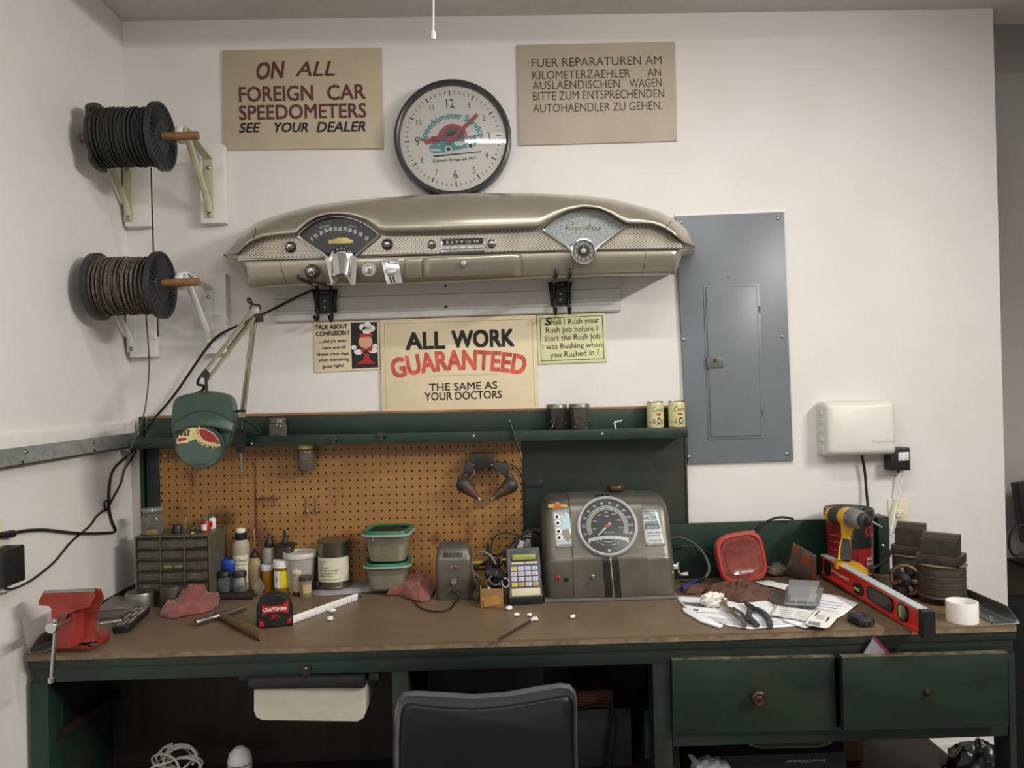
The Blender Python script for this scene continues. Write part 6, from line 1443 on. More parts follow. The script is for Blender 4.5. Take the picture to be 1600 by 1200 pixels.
# ---------------------------------------------------------------- carton of parts and tangled leads
ky_ = on(769, 948); c4 = [on(751, 950), on(786, 950), on(789, 938), on(755, 938)]
bxh = 30*S(ky_.y); M_CARD = mat('brown_card', (150, 112, 66), .75, var=.12, vscale=30)
ct = thing('parts_carton', 'small open cardboard carton holding metal sockets, left of the keypad tester', 'carton', sum(c4, Vector())/4)
mb = MB(M_CARD)
for i in range(4):
    a, b = c4[i], c4[(i+1) % 4]; n_ = (b-a).cross(ZV).normalized()*.0015; hh = bxh*(1.0 if i == 0 else 1.12)
    mb.prism([a, b, b+ZV*hh, a+ZV*hh], n_*-1)
mb.prism(c4, (0, 0, .002)); mb.part('box', ct, world=True)
mb = MB(mat('torn_tape', (172, 128, 66), .5, var=.1)); f0 = c4[0]; ex = c4[1]-c4[0]; nrm_ = Vector((ex.y, -ex.x, 0)).normalized()*.0018
if nrm_.y > 0: nrm_ = -nrm_
mb.prism([f0+ex*u+ZV*bxh*v+nrm_ for u, v in ((.05, .52), (.85, .66), (.86, .48), (.06, .40))], nrm_*.5); mb.prism([f0+ex*u+ZV*bxh*v+nrm_*1.2 for u, v in ((.12, .38), (.92, .52), (.94, .22), (.2, .06))], nrm_*.5); mb.part('tape', ct, world=True)
cc_ = sum(c4, Vector())/4
def socket_piece(c, d, r, l, m, label):
    th = thing('bulb_socket', label, 'socket', c, group='metal sockets in the carton'); d = Vector(d).normalized(); fm = frame(d)
    mb = MB(m); mb.lathe([(r*.7, 0), (r, .004), (r, l*.55), (r*.82, l*.6), (r*.9, l*.9), (r*1.1, l), (r*.8, l), (r*.75, l*.7)], (0, 0, 0), 20, fm, caps=False); mb.part('shell', th)
    mb = MB(M_BLACK); mb.lathe([(r*.72, -.004), (r*.72, .003), (0, .003)], (0, 0, 0), 14, fm); mb.part('socket_base', th)
socket_piece(cc_+Vector((-.012, 0, .035)), (.35, -.5, .8), .018, .056, M_STEEL, 'lower chrome socket lying in the carton')
socket_piece(cc_+Vector((-.016, .008, .095)), (.7, -.3, -.12), .018, .062, M_DARKMETAL, 'dull upper socket lying across the carton')
socket_piece(cc_+Vector((.020, -.002, .060)), (.6, -.75, .35), .014, .034, M_STEEL, 'open-ended socket poking from the right of the carton')
mb = MB(M_DARKMETAL); mb.box(cc_+Vector((.010, -.004, .066)), (.022, .02, .032), rz(.5) @ rx(.4), .002); mb.single('relay_block', 'small square metal block among the sockets in the carton', 'metal block', cc_+Vector((.010, -.004, .05)), world=True)
rnd = random.Random(12)
def lead(label, pts, r, m, name='test_lead', group='tangled leads behind the carton'):
    mb = MB(m); mb.tube([P(*q) for q in pts], r, 7); mb.single(name, label, 'cable', P(*pts[0]), world=True, group=group)
M_YEL = mat('yellow_sleeve', (180, 150, 60), .5, var=.1)
lead('thin lead arching high behind the carton', [(766, 875, -.10), (768, 850, -.07), (776, 836, -.06), (795, 833, -.06), (812, 838, -.07), (822, 845, -.09)], .0024, M_RUBBER)
lead('thick black lead looping beside the keypad tester', [(786, 880, -.12), (792, 862, -.11), (804, 845, -.10), (825, 831, -.09), (841, 834, -.08), (846, 846, -.08), (840, 856, -.08), (828, 858, -.09)], .0045, M_RUBBER)
lead('grey lead arched over the carton to the metal box', [(745, 912, -.25), (738, 890, -.27), (740, 870, -.28), (752, 862, -.29), (766, 868, -.30), (775, 882, -.30)], .0034, mat('pale_grey_cable', (120, 114, 106), .45, var=.1))
lead('short black lead circling left of the keypad tester', [(800, 862, -.16), (790, 860, -.16), (787, 875, -.16), (793, 888, -.16), (800, 884, -.17)], .004, M_RUBBER)
lead('dark lead heaped at the left foot of the carton', [(742, 912, -.24), (736, 924, -.26), (738, 934, -.28), (746, 938, -.29), (750, 926, -.28), (745, 916, -.27), (739, 922, -.26)], .0035, M_RUBBER)
lead('thin grey lead crossing behind the keypad tester', [(822, 858, -.10), (829, 846, -.09), (828, 836, -.08), (815, 834, -.08), (805, 848, -.09), (803, 866, -.10)], .0022, mat('pale_grey_cable', (120, 114, 106)))
for i in range(5):
    u0, v0 = rnd.uniform(742, 780), rnd.uniform(865, 890)
    pts = [(u0+rnd.uniform(-14, 14)+j*5, v0+rnd.uniform(-12, 14), -.13-.01*i+rnd.uniform(-.01, .01)) for j in range(6)]
    lead(['dark wire tangle topmost behind the carton', 'dark wire tangle just behind the carton', 'dark wire bundle behind the carton near the metal box', 'loose dark wire curled behind the carton', 'dark wire knot behind the carton near the keypad tester'][i], pts, .0034, [M_RUBBER, M_DARKMETAL][i % 2])
lead('black lead dipping behind the carton from the metal box', [(738, 884, -.15), (752, 890, -.18), (768, 880, -.17), (782, 866, -.14), (796, 856, -.12)], .0038, M_RUBBER)
lead('pale lead draped over the left edge of the carton', [(742, 896, -.22), (752, 904, -.26), (764, 898, -.27), (776, 890, -.26), (792, 898, -.25)], .0026, mat('pale_grey_cable', (120, 114, 106)))
lead('black lead hooked high behind the keypad tester', [(798, 870, -.12), (808, 850, -.11), (822, 840, -.10), (836, 846, -.10), (842, 862, -.10)], .0036, M_RUBBER)
for (u, v, an, lb_) in ((748, 879, .05, 'yellow-handled connector left in the wire tangle'), (793, 874, .1, 'yellow-handled connector behind the keypad tester')):
    c = P(u, v, -.16); mb = MB(M_YEL); mb.cyl(c-XV*.018, c+XV*.018, .0048, n=10); t = mb.single('lead_connector', lb_, 'connector', c, world=True); mb = MB(M_BLACK); mb.cyl(c+XV*.0182, c+XV*.028, .0035, n=10); mb.part('tip', t, world=True)
c = P(762, 858, -.15); mb = MB(M_BLACK); mb.hull([[c+Vector((x*.006, y*.003, z)) for x, y in ((-1, -1), (1, -1), (1, 1), (-1, 1))] for z in (-.022, 0, .012)]+[[c+Vector((x*.002, y*.002, .022)) for x, y in ((-1, -1), (1, -1), (1, 1), (-1, 1))]]); mb.single('alligator_clip', 'black clip standing up in the wire tangle behind the carton', 'clip', c, world=True)
mb = MB(M_PAPER); a = P(806, 858, -.11); mb.prism([P(u, v, -.11) for u, v in ((806, 858), (812, 844), (819, 846), (816, 859))], (0, .004, 0)); mb.single('white_strip', 'folded white strip of card behind the keypad tester', 'card', a, world=True)

# ---------------------------------------------------------------- keypad tester
f0, f1 = on(796, 946), on(848, 943); ky0 = f0.y; kw = (f1-f0).length; top0 = P(798, 858, ky0+.045); kh = top0.z-BZ
kp = thing('keypad_tester', 'grey handheld tester with a green screen and keypad propped in front of the speed tester', 'keypad tester', (f0+f1)/2, math.atan2(f1.y-f0.y, f1.x-f0.x))
M_KP = mat('slate_plastic', (76, 78, 84), .45, var=.05)
tl = math.atan2(.045, kh-.02)                             # leans back
def K(u, v, d=0.0):                                      # face coordinates: u -.5..5 across, v 0..1 up
    y = .0+.045*v - d*math.cos(tl); return Vector((u*kw, y, .024+(kh-.024)*v + d*math.sin(tl)))
mb = MB(M_KP)
mb.hull([[K(-.5, 0), K(.5, 0), K(.5, 1), K(-.5, 1)][k] for k in ()] and [] or [[Vector((-kw/2, 0, .002)), Vector((-kw/2, .03, .002)), Vector((-kw/2, .075, kh-.004)), Vector((-kw/2, .045, kh)), Vector((-kw/2, -.001, .024))], [Vector((kw/2, 0, .002)), Vector((kw/2, .03, .002)), Vector((kw/2, .075, kh-.004)), Vector((kw/2, .045, kh)), Vector((kw/2, -.001, .024))]]); mb.part('case', kp, angle=20)
mb = MB(M_BLACK); mb.bb(-kw/2-.001, kw/2+.001, -.003, .028, 0, .022, .002); mb.part('black_foot', kp)
def face(mb, u0, u1, v0, v1, d0, d1, bev=.0006): mb.prism([K(u0, v0, d0), K(u1, v0, d0), K(u1, v1, d0), K(u0, v1, d0)], K(0, 0, d1)-K(0, 0, d0), bev); return mb
mb = MB(mat('dark_slate', (50, 52, 58), .4, var=.03)); face(mb, -.38, .40, .72, .96, .0005, .002); hood = mb.part('screen_bezel', kp)
mb = MB(mat('lcd_green', (142, 150, 64), .25, var=.04)); face(mb, -.34, .36, .76, .87, .002, .0028); mb.part('screen', hood)
mb = MB(mat('tape_cream', (206, 196, 164), .6, var=.06)); face(mb, -.38, .0, .675, .715, .0005, .0014); face(mb, .03, .42, .675, .715, .0005, .0014); mb.part('tape_labels', kp)
mb = MB(mat('indigo_panel', (66, 66, 130), .5, var=.03)); face(mb, -.44, .44, .20, .645, .0005, .0016); kpn = mb.part('keypad_panel', kp)
keys = [['Y', '1', '2', '3'], ['E', '4', '5', '6'], ['R', '7', '8', '9'], ['Y', '*', '0', '#']]
MKY, MKW, MKO = mat('key_yellow', (206, 186, 56), .5, var=.03), mat('key_grey', (190, 188, 186), .5, var=.03), mat('key_ochre', (180, 152, 74), .5, var=.03)
for r_ in range(4):
    for c_ in range(4):
        m_ = MKY if (r_, c_) in ((0, 0), (3, 0)) else MKO if (r_, c_) in ((3, 1), (3, 3)) else MKW
        mb = MB(m_); u = -.32+c_*.213; v = .575-r_*.108; face(mb, u-.088, u+.088, v-.043, v+.043, .0016, .0032)
        o = mb.part('key', kpn)
        mb = MB(M_GREYINK); mb.text(keys[r_][c_], K(u, v-.018, .0036), XV, K(0, 1)-K(0, 0) and (K(0, 1)-K(0, 0)).normalized(), height=.0055, depth=0); mb.part('key_print', o)
mb = MB(mat('tape_cream', (206, 196, 164))); face(mb, -.42, .44, .02, .17, .0005, .0016, .0008); mb.part('note_label', kp)

# ---------------------------------------------------------------- scraps and a pen on the bench
def scrap(px, py, r, seed, label):
    c = on(px, py); rn = random.Random(seed)
    def fn(u, v):
        a = 2*math.pi*u; b_ = math.pi*v; k_ = r*(1+.5*mnoise.noise(Vector((math.cos(a)*2, math.sin(a)*2, v*3+seed)))); return (k_*1.3*math.sin(b_)*math.cos(a), k_*math.sin(b_)*math.sin(a), max(0, .8*k_*(1-math.cos(b_))/1.2))
    mb = MB(M_PAPER); mb.grid(fn, 9, 6, closed_u=True); mb.single('paper_scrap', label, 'paper scrap', c, rn.uniform(0, 3), 'white paper scraps on the bench', angle=20)
for i, (px, py, r, lb_) in enumerate(((519, 957, .0085, 'rear white scrap of the pair below the tape blade'), (516, 969, .0085, 'front white scrap of the pair below the tape blade'), (796, 953, .0085, 'white scrap at the foot of the keypad tester'), (808, 963, .007, 'left white scrap by the tip of the pen'), (827, 963, .0065, 'middle white scrap by the tip of the pen'), (836, 970, .008, 'white scrap lying against the tip of the pen'), (895, 966, .007, 'lone white scrap on bare bench below the speed tester'))): scrap(px, py, r, i+1, lb_)
q0, q1 = on(776, 1001, BZ+.004), on(829, 970, BZ+.004)
mb = MB(mat('dark_pen', (52, 40, 44), .4, var=.1)); mb.cyl(q0, q1, .0036, n=10); pe = mb.single('pen', 'dark slim pen lying at the front edge of the bench', 'pen', (q0+q1)/2, world=True)
mb = MB(mat('pen_tip_red', (120, 70, 66), .4, var=0)); mb.cyl(q0, q0-(q1-q0).normalized()*.012, .0036, .001, n=10); mb.part('tip', pe, world=True); mb = MB(M_WHITEP); mb.cyl(q1, q1+(q1-q0).normalized()*.012, .0037, .0033, n=10); mb.part('cap', pe, world=True)

# ---------------------------------------------------------------- papers and cards at the right of the bench
def sheet(name, label, cat, pts, z, m, curl=0.0, group=None, seed=1, lines=()):
    w_ = [on(u, v, z) for u, v in pts]; cc = sum(w_, Vector())/len(w_); loc = [p-cc for p in w_]
    n = len(loc); mb = MB(m)
    dense = []
    for i in range(n):
        a, b = loc[i], loc[(i+1) % n]
        for k_ in range(8): dense.append(a.lerp(b, k_/8))
    N = len(dense)
    def fn(u, v):
        i = u*N; p = dense[int(i) % N].lerp(dense[(int(i)+1) % N], i-int(i))*v
        return (p.x, p.y, curl*max(0, mnoise.noise(Vector((p.x*9+seed, p.y*9, seed)))+.25)*v*v + .0006)
    mb.grid(fn, N, 8, closed_u=True)
    o = mb.single(name, label, cat, cc, group=group, angle=80, thick=.0004, weld=.00005)
    for nm, ink, quads in lines:
        mb = MB(ink)
        for q in quads: mb.flat([on(u, v, z+.0022+curl*.15) for u, v in q])
        mb.part(nm, o, world=True)
    return o
M_PRINT = mat('pale_print', (168, 168, 176), .7, var=0); M_PRINTD = mat('dark_print', (110, 110, 118), .7, var=0)
def rows(x0, y0, x1, y1, n, h=.7, dx=0, dy=3):
    return [[(x0+dx*i, y0+dy*i), (x1+dx*i, y1+dy*i), (x1+dx*i, y1+dy*i+h), (x0+dx*i, y0+dy*i+h)] for i in range(n)]
sheet('paper_sheet', 'white printed sheet with dark headings under the two pairs of pliers', 'paper', [(1054, 931), (1085, 933), (1120, 937), (1165, 940), (1205, 938), (1240, 962), (1246, 979), (1172, 984), (1140, 979), (1100, 966), (1072, 952)], BZ, M_PAPER, .003,
      lines=[('printed_heading', M_PRINTD, [[(1066, 940), (1100, 943), (1100, 948), (1070, 945)], [(1084, 951), (1092, 952), (1091, 954), (1083, 953)]]), ('printed_lines', M_PRINT, rows(1086, 956, 1128, 957, 1)+rows(1105, 963, 1160, 970, 4, .5, 6, 3)+rows(1160, 972, 1225, 968, 3, .5, 4, 3))])
sheet('paper_sheet', 'white printed sheet spreading right, under the clear plastic clamshell', 'paper', [(1208, 947), (1235, 932), (1285, 928), (1310, 931), (1342, 943), (1318, 962), (1290, 975), (1258, 982), (1226, 972)], BZ+.003, M_PAPER, .003, seed=4,
      lines=[('printed_lines', M_PRINT, rows(1284, 938, 1318, 943, 5, .5, -3, 4))])
mb = MB(M_PAPER); q = [on(u, v, BZ+.001) for u, v in ((1067, 952), (1075, 953), (1100, 967), (1130, 979), (1124, 982), (1095, 973), (1068, 957))]; mb.prism(q, (0, 0, .005), .001); mb.single('paper_fold', 'rolled white paper edge along the front of the printed sheet', 'paper', sum(q, Vector())/len(q), world=True)
M_TAG = mat('white_card', (226, 225, 218), .6, var=.02)
sheet('package_card', 'long white package card in front of the plastic clamshell', 'card', [(1203, 961), (1214, 946), (1240, 949), (1272, 955), (1262, 970), (1254, 971), (1250, 969)], BZ+.008, M_TAG, .0012, lines=[('printed_lines', M_PRINT, rows(1218, 951, 1240, 954, 4, .5, -1, 3)+rows(1246, 955, 1264, 958, 4, .5, -2, 3))])
sheet('package_card', 'rounded white package card with a barcode at the bench front', 'card', [(1257, 974), (1262, 966), (1274, 953), (1292, 955), (1311, 959), (1306, 969), (1296, 980), (1289, 982), (1262, 977)], BZ+.0115, M_TAG, .0012, seed=3,
      lines=[('barcode', M_PRINTD, [[(1264+i*1.7, 970+i*.25), (1265+i*1.7, 970+i*.25), (1264+i*1.7, 975+i*.3), (1263+i*1.7, 975+i*.3)] for i in range(11)]), ('printed_lines', M_PRINT, rows(1276, 960, 1290, 962, 3, .6, -1, 2.4)), ('printed_heading', M_INK, [[(1294, 964), (1297, 964.5), (1292, 971), (1290, 970.5)], [(1279, 954.5), (1281, 955), (1274, 962), (1272.5, 961.5)]])])
sheet('torn_card', 'torn white card strip at the foot of the red-lidded tub', 'card', [(1177, 909), (1200, 907), (1216, 912), (1232, 915), (1226, 922), (1208, 917), (1192, 914)], BZ+.004, M_TAG, .004, seed=6)
sheet('grey_backing_card', 'dark grey card between brown cloth and plastic clamshell', 'card', [(1192, 924), (1212, 922), (1226, 935), (1234, 946), (1214, 946), (1204, 939)], BZ+.006, mat('grey_card', (86, 84, 80), .6, var=.1), .001, seed=7)
# clear clamshell with a grey block in it
q = [on(u, v, BZ+.0045) for u, v in ((1230, 951), (1276, 953), (1283, 928), (1232, 926))]
cl_ = thing('plastic_clamshell', 'clear plastic clamshell holding grey blades, lying on the papers', 'package', sum(q, Vector())/4)
mb = MB(thin('clamshell_plastic', (206, 210, 214), .16, .05, .55)); up = ZV*.042
mid = sum(q, Vector())/4
mb.hull([q, [p+(p-mid)*.0+up*.35 for p in q], [p+(mid-p)*.06+up for p in q]]); mb.hull([[p+(p-mid)*.16+up*.34 for p in q], [p+(p-mid)*.16+up*.37 for p in q]]); mb.part('shell', cl_, world=True, angle=20)
mb = MB(mat('pale_grey_blade_block', (176, 182, 178), .5, var=.06)); mb.hull([[p+(mid-p)*.18+ZV*.003 for p in q], [p+(mid-p)*.2+ZV*.026 for p in q]]); o = mb.part('blade_block', cl_, world=True, angle=20)
mb = MB(M_INK); a, b = q[0], q[1]; nf = Vector((0, -.0006, 0))
for u0, u1 in ((.1, .26), (.34, .66), (.72, .9)): mb.prism([(a+(b-a)*u0)+(mid-(a+b)/2)*.15+ZV*.006, (a+(b-a)*u1)+(mid-(a+b)/2)*.15+ZV*.006, (a+(b-a)*u1)+(mid-(a+b)/2)*.15+ZV*.018, (a+(b-a)*u0)+(mid-(a+b)/2)*.15+ZV*.018], nf)
mb.part('dark_slots', o, world=True)
# brown cloth, tissue, screwdriver
rag('shop_cloth', 'flat brown shop cloth behind the locking pliers', mat('brown_shop_cloth', (92, 62, 52), .9, var=.18, vscale=40, bump=.3, bscale=500), None, [(1100, 930), (1112, 936), (1135, 939), (1160, 943), (1185, 940), (1206, 938), (1200, 926), (1182, 918), (1155, 916), (1128, 921), (1108, 924)], .036, 5.7)
rag('shop_cloth', 'little brown cloth corner by the blue screwdriver', mat('brown_shop_cloth', (92, 62, 52)), None, [(1066, 923), (1072, 929), (1090, 928), (1102, 926), (1104, 920), (1090, 917), (1074, 918)], .014, 2.2)
tc = on(1114, 948)
def tfn(u, v):
    a = 2*math.pi*u; b_ = math.pi*v; d = Vector((math.cos(a)*math.sin(b_), math.sin(a)*math.sin(b_), -math.cos(b_)))
    r = 1+.45*mnoise.noise(d*2.3+Vector((3, 1, 7)))+.22*mnoise.noise(d*5.5)
    return (.034*r*d.x, .024*r*d.y, max(.001, .019+.022*r*d.z))
mb = MB(mat('tissue_white', (222, 220, 210), .85, var=.03)); mb.grid(tfn, 40, 22, closed_u=True); mb.single('tissue_wad', 'crumpled white tissue wad lying on the printed sheet', 'tissue', tc, angle=22)
s0, s1 = on(1066, 920, BZ+.009), on(1090, 908, BZ+.012)
mb = MB(mat('blue_clear_handle', (50, 62, 130), .25, var=.2, vscale=120)); d = s1-s0; fm = frame(d); L_ = d.length
mb.lathe([(.006, 0), (.0095, .003), (.010, L_*.6), (.008, L_*.8), (.0085, L_*.92), (.006, L_)], s0, 10, fm); sd = mb.single('screwdriver', 'stubby screwdriver with a blue handle behind the tissue wad', 'screwdriver', s0, world=True, angle=25)
mb = MB(M_STEEL); mb.cyl(s1, s1+d.normalized()*.03, .003, n=10); mb.part('shaft', sd, world=True)
# locking pliers
pl = thing('locking_pliers', 'silver locking pliers gripping by the tissue on the papers', 'pliers', on(1150, 962))
zp = BZ+.012
mb = MB(mat('nickel_plate', (150, 144, 128), .3, .9, var=.15, vscale=60))
mb.tube([on(1131, 946, zp), on(1138, 952, zp), on(1150, 962, zp), on(1158, 969, zp), on(1160, 974, zp)], .009, 8, rad=lambda t_: .0085-.0025*t_, flat=.75); mb.part('fixed_handle', pl, world=True)
mb = MB(M_DARKMETAL); mb.tube([on(1146, 951, zp), on(1156, 957, zp), on(1164, 964, zp), on(1172, 971, zp)], .005, 8, flat=.7, rad=lambda t_: .0065-.002*t_); mb.part('lever', pl, world=True)
mb = MB(mat('nickel_plate', (150, 144, 128))); mb.tube([on(1131, 944, zp+.004), on(1122, 938, zp+.004), on(1118, 934, zp+.004)], .007, 8, rad=lambda t_: .008-.004*t_); mb.tube([on(1134, 942, zp+.008), on(1128, 936, zp+.012), on(1121, 934, zp+.008)], .005, 8); mb.part('jaws', pl, world=True)
mb = MB(M_STEEL); mb.cyl(on(1159, 971, zp), on(1163, 977, zp), .007, n=12); mb.part('adjusting_screw', pl, world=True)
mb = MB(M_STEEL); mb.tube([on(1140, 949, zp+.012), on(1152, 955, zp+.012), on(1158, 962, zp+.01)], .0022, 6); mb.part('release_link', pl, world=True)
# grey-handled pliers
gp = thing('pliers', 'pliers with dark grey grips lying open on the papers', 'pliers', on(1182, 960))
mb = MB(M_DARKMETAL); mb.tube([on(1164, 940, zp), on(1170, 946, zp), on(1176, 951, zp)], .008, 10, flat=.7, rad=lambda t_: .006+.005*t_); mb.cyl(on(1174, 949, zp-.006), on(1174, 949, zp+.010), .009, n=14); mb.part('head', gp, world=True)
M_GRIP = mat('grey_rubber_grip', (66, 66, 70), .6, var=.08)
for pts in ([(1173, 953), (1170, 959), (1172, 966), (1178, 972), (1183, 977)], [(1180, 951), (1189, 955), (1197, 962), (1202, 970), (1203, 978)]):
    mb = MB(M_GRIP); mb.tube([on(u, v, BZ+.010) for u, v in pts], .008, 10, flat=.85, rad=lambda t_: .0075+.0015*math.sin(t_*3)); mb.part('grip', gp, world=True)

# ---- red-lidded food tub standing on its side
rc = P(1158, 871, -.165); k = S(-.165); rt = thing('food_tub', 'clear food tub with a red lid standing on its edge against the backsplash', 'food tub', rc)
mt_ = rz(R(4)) @ rx(R(83)) @ rz(R(8)); hw = 37*k
mb = MB(M_TUBC); mb.sq([(hw*.80, -.072), (hw*.84, -.070), (hw*.96, -.006), (hw*1.02, -.002), (hw*1.02, 0)], (0, 0, 0), 44, mt_, 3.6); mb.part('tub', rt)
M_RLID = mat('red_lid_plastic', (172, 62, 52), .32, var=.06)
mb = MB(M_RLID); mb.sq([(hw*1.02, -.004), (hw*1.06, -.003), (hw*1.06, .003), (hw*1.0, .009), (hw*.92, .010), (hw*.88, .006)], (0, 0, 0), 44, mt_, 3.6, caps=False); mb.box(mt_ @ Vector((hw*.66, hw*.94, .003)), (.022, .012, .004), mt_, .002); mb.part('red_lid', rt)
mb = MB(mat('red_lid_window', (128, 62, 56), .18, var=.25, vscale=18, coat=.5)); mb.sq([(hw*.89, .006), (hw*.74, .0055), (hw*.72, .0072), (hw*.69, .0055), (0, .005)], (0, 0, 0), 44, mt_, 3.0, caps=False); mb.part('lid_window', rt)

# ---- blister pack and seed bag
def panel(mb, pts, t_=(0, .001, 0)): mb.prism(pts, t_); return mb
A_, B_, C_, D_ = P(1239, 848, -.20), P(1275, 868, -.26), on(1276, 912), on(1226, 899)
bpk = thing('blister_pack', 'clear crinkled blister pack with orange print propped against the level', 'package', (C_+D_)/2)
def bl_fn(u, v):
    p = (A_.lerp(B_, u)).lerp(D_.lerp(C_, u), v); n_ = .006*mnoise.noise(Vector((u*4, v*4, 3)))+.012*math.sin(math.pi*u)*math.sin(math.pi*v); return p+Vector((-.4*n_, -n_, 0))
mb = MB(thin('smoky_blister', (140, 128, 118), .42, .12, .5)); mb.grid(bl_fn, 14, 14); fr_ = mb.part('blister', bpk, world=True, thick=.001, angle=70)
mb = MB(mat('orange_print', (176, 80, 56), .4, var=.12))
def patch(u0, u1, v0, v1):
    mb.grid(lambda u, v: bl_fn(u0+(u1-u0)*u, v0+(v1-v0)*v)+Vector((-.0006, -.0014, 0)), 4, 4)
patch(.02, .24, .02, .22); patch(.42, .8, .12, .42); patch(.86, .98, .3, .98)
mb.part('orange_print', bpk, world=True)
sb = on(1212, 899)
def sfn(u, v):
    a = 2*math.pi*u; b_ = math.pi*v; d = Vector((math.cos(a)*math.sin(b_), math.sin(a)*math.sin(b_), -math.cos(b_))); r = 1+.3*mnoise.noise(d*3+Vector((5, 2, 1)))
    return (.034*r*d.x, .026*r*d.y, max(.001, .018+.020*r*d.z))
mb = MB(mat('yellow_contents', (168, 150, 78), .5, var=.3, vscale=60)); mb.grid(lambda u, v: Vector(sfn(u, v))*.8, 24, 14, closed_u=True); sbg = mb.single('small_parts_bag', 'small clear bag of yellow bits between red-lidded tub and blister pack', 'bag', sb, angle=40)
mb = MB(thin('crinkled_clear_wrap', (150, 142, 132), .28)); mb.grid(lambda u, v: Vector(sfn(u, v))*1.12, 24, 14, closed_u=True); mb.part('bag_film', sbg, angle=20)

# ---- red spirit level running towards the viewer
g0, g1 = on(1283, 905), Pz(1441, 996, BZ-.001); g0.z = BZ+.016; g1.z = BZ+.0015
bf = (BF-g0.y)/(g1.y-g0.y); g1.z = g0.z+(BZ+.002-g0.z)/bf
dirl = (g1-g0); LL = dirl.length; dl = dirl.normalized(); sl_ = dl.cross(ZV).normalized()
if sl_.x < 0: sl_ = -sl_
ul = sl_.cross(dl); ul = ul if ul.z > 0 else -ul
lv = thing('spirit_level', 'red spirit level with black end cap poking over the front edge of the bench', 'spirit level', (g0+g1)/2)
HL, TL = .066, .026
def G(s_, w_, h_): return g0+dl*s_+sl_*w_+ul*h_
mb = MB(mat('level_red', (196, 44, 30), .35, var=.05))
I_ = [(0, 0), (TL, 0), (TL, .010), (TL-.005, .013), (TL-.005, HL-.013), (TL, HL-.010), (TL, HL-.002), (0, HL-.002), (0, HL-.010), (.005, HL-.013), (.005, .013), (0, .010)]
mb.hull([[G(s_, w_, h_) for w_, h_ in I_] for s_ in (0, LL-.012)]); mb.part('beam', lv, world=True, angle=25)
mb = MB(mat('level_aluminium', (186, 192, 196), .35, .15, var=.05)); mb.hull([[G(s_, w_, h_) for w_, h_ in ((0, HL-.002), (TL, HL-.002), (TL, HL+.001), (0, HL+.001))] for s_ in (0, LL-.012)]); mb.part('top_edge', lv, world=True, angle=25)
for s0_, s1_, nm in ((-.012, .0, 'end_cap'), (LL-.014, LL+.012, 'end_cap')):
    mb = MB(M_BLACK); mb.hull([[G(s_, w_, h_) for w_, h_ in ((-.002, -.001), (TL+.002, -.001), (TL+.002, HL+.002), (-.002, HL+.002))] for s_ in (s0_, s1_)]); mb.part(nm, lv, world=True, angle=25)
def ell(s_, a, h, h0=HL/2, n=22, pw=1.0, w_=.0035):
    return [G(s_+a*abs(math.cos(2*math.pi*i/n))**pw*(1 if math.cos(2*math.pi*i/n) > 0 else -1), w_, h0+h*abs(math.sin(2*math.pi*i/n))**pw*(1 if math.sin(2*math.pi*i/n) > 0 else -1)) for i in range(n)]
def at_s(px, py):                                        # distance along the beam seen at a pixel of its left face
    d = ray(px, py); n_ = sl_; t_ = (g0-CAM).dot(n_)/d.dot(n_); return (CAM+d*t_-g0).dot(dl)
M_VIAL = mat('vial_green', (150, 160, 60), .2, var=0, coat=.6)
for px, py, a, h, pw, nm, inner in ((1292, 892, .022, .027, 1, 'left_vial', .7), (1340, 935, .028, .017, .7, 'centre_vial', .62), (1373, 940, .070, .021, .5, 'hand_hole', .74), (1409, 958, .026, .026, 1, 'right_vial', .72)):
    s_ = at_s(px, py); h0 = HL/2 if nm != 'centre_vial' else HL*.36
    mb = MB(M_BLACK); mb.prism(ell(s_, a, h, h0, 24, pw, .0052), sl_*-.0055); o = mb.part(nm, lv, world=True)
    mb = MB(mat('hole_dark', (62, 54, 46), .5, var=0) if nm == 'hand_hole' else M_STEEL if nm == 'right_vial' else M_INK); mb.prism(ell(s_, a*inner, h*inner, h0, 24, pw, -.0004), sl_*-.0004)
    mb.part('opening', o, world=True)
    if nm in ('right_vial', 'centre_vial'):
        mb = MB(M_VIAL); mb.cyl(G(s_-a*.12, -.002, h0-h*.5), G(s_-a*.12, -.002, h0+h*.5), .0042, n=10) if nm != 'centre_vial' else mb.cyl(G(s_-a*.5, -.002, h0), G(s_+a*.5, -.002, h0), .0042, n=10); mb.part('vial_tube', o, world=True)
mb = MB(M_PAPER); sa, sb_ = at_s(1295, 905), at_s(1324, 918); mb.text('CRAFTSMAN', G((sa+sb_)/2, .0044, HL*.56), -dl, -ul, width=abs(sb_-sa), height=.0085, depth=0, bold=.02); mb.part('maker_name', lv, world=True)

# ---- hand cleaner tub and drill
hc2 = P(1328, 880, -.127); k = S(-.127); hcl = thing('hand_cleaner_tub', 'red and black hand cleaner tub with a black lid behind the drill', 'tub', (hc2.x, -.127, BZ+.001)); hcl.location.z = BZ+.001
hb0 = proj((hc2.x, -.127, BZ))[1]; r_ = 34*k; ht_ = P(1328, 806, -.127).z-BZ
mb = MB(mat('tub_red', (128, 26, 34), .35, var=.06)); mb.lathe([(r_*.9, 0), (r_*.93, .002), (r_*.95, ht_*.3), (r_, ht_), (r_*.9, ht_+.003)], (0, 0, 0), 48); body = mb.part('tub_body', hcl)
mb = MB(M_BLACK); mb.lathe([(r_*1.06, ht_-.003), (r_*1.09, ht_), (r_*1.09, ht_+.020), (r_*1.05, ht_+.026), (r_*.9, ht_+.024), (r_*.86, ht_+.020), (0, ht_+.020)], (0, 0, 0), 48); mb.lathe([(.035, ht_+.020), (.034, ht_+.027), (0, ht_+.027)], (.012, -.005, 0), 24); mb.part('black_lid', hcl)
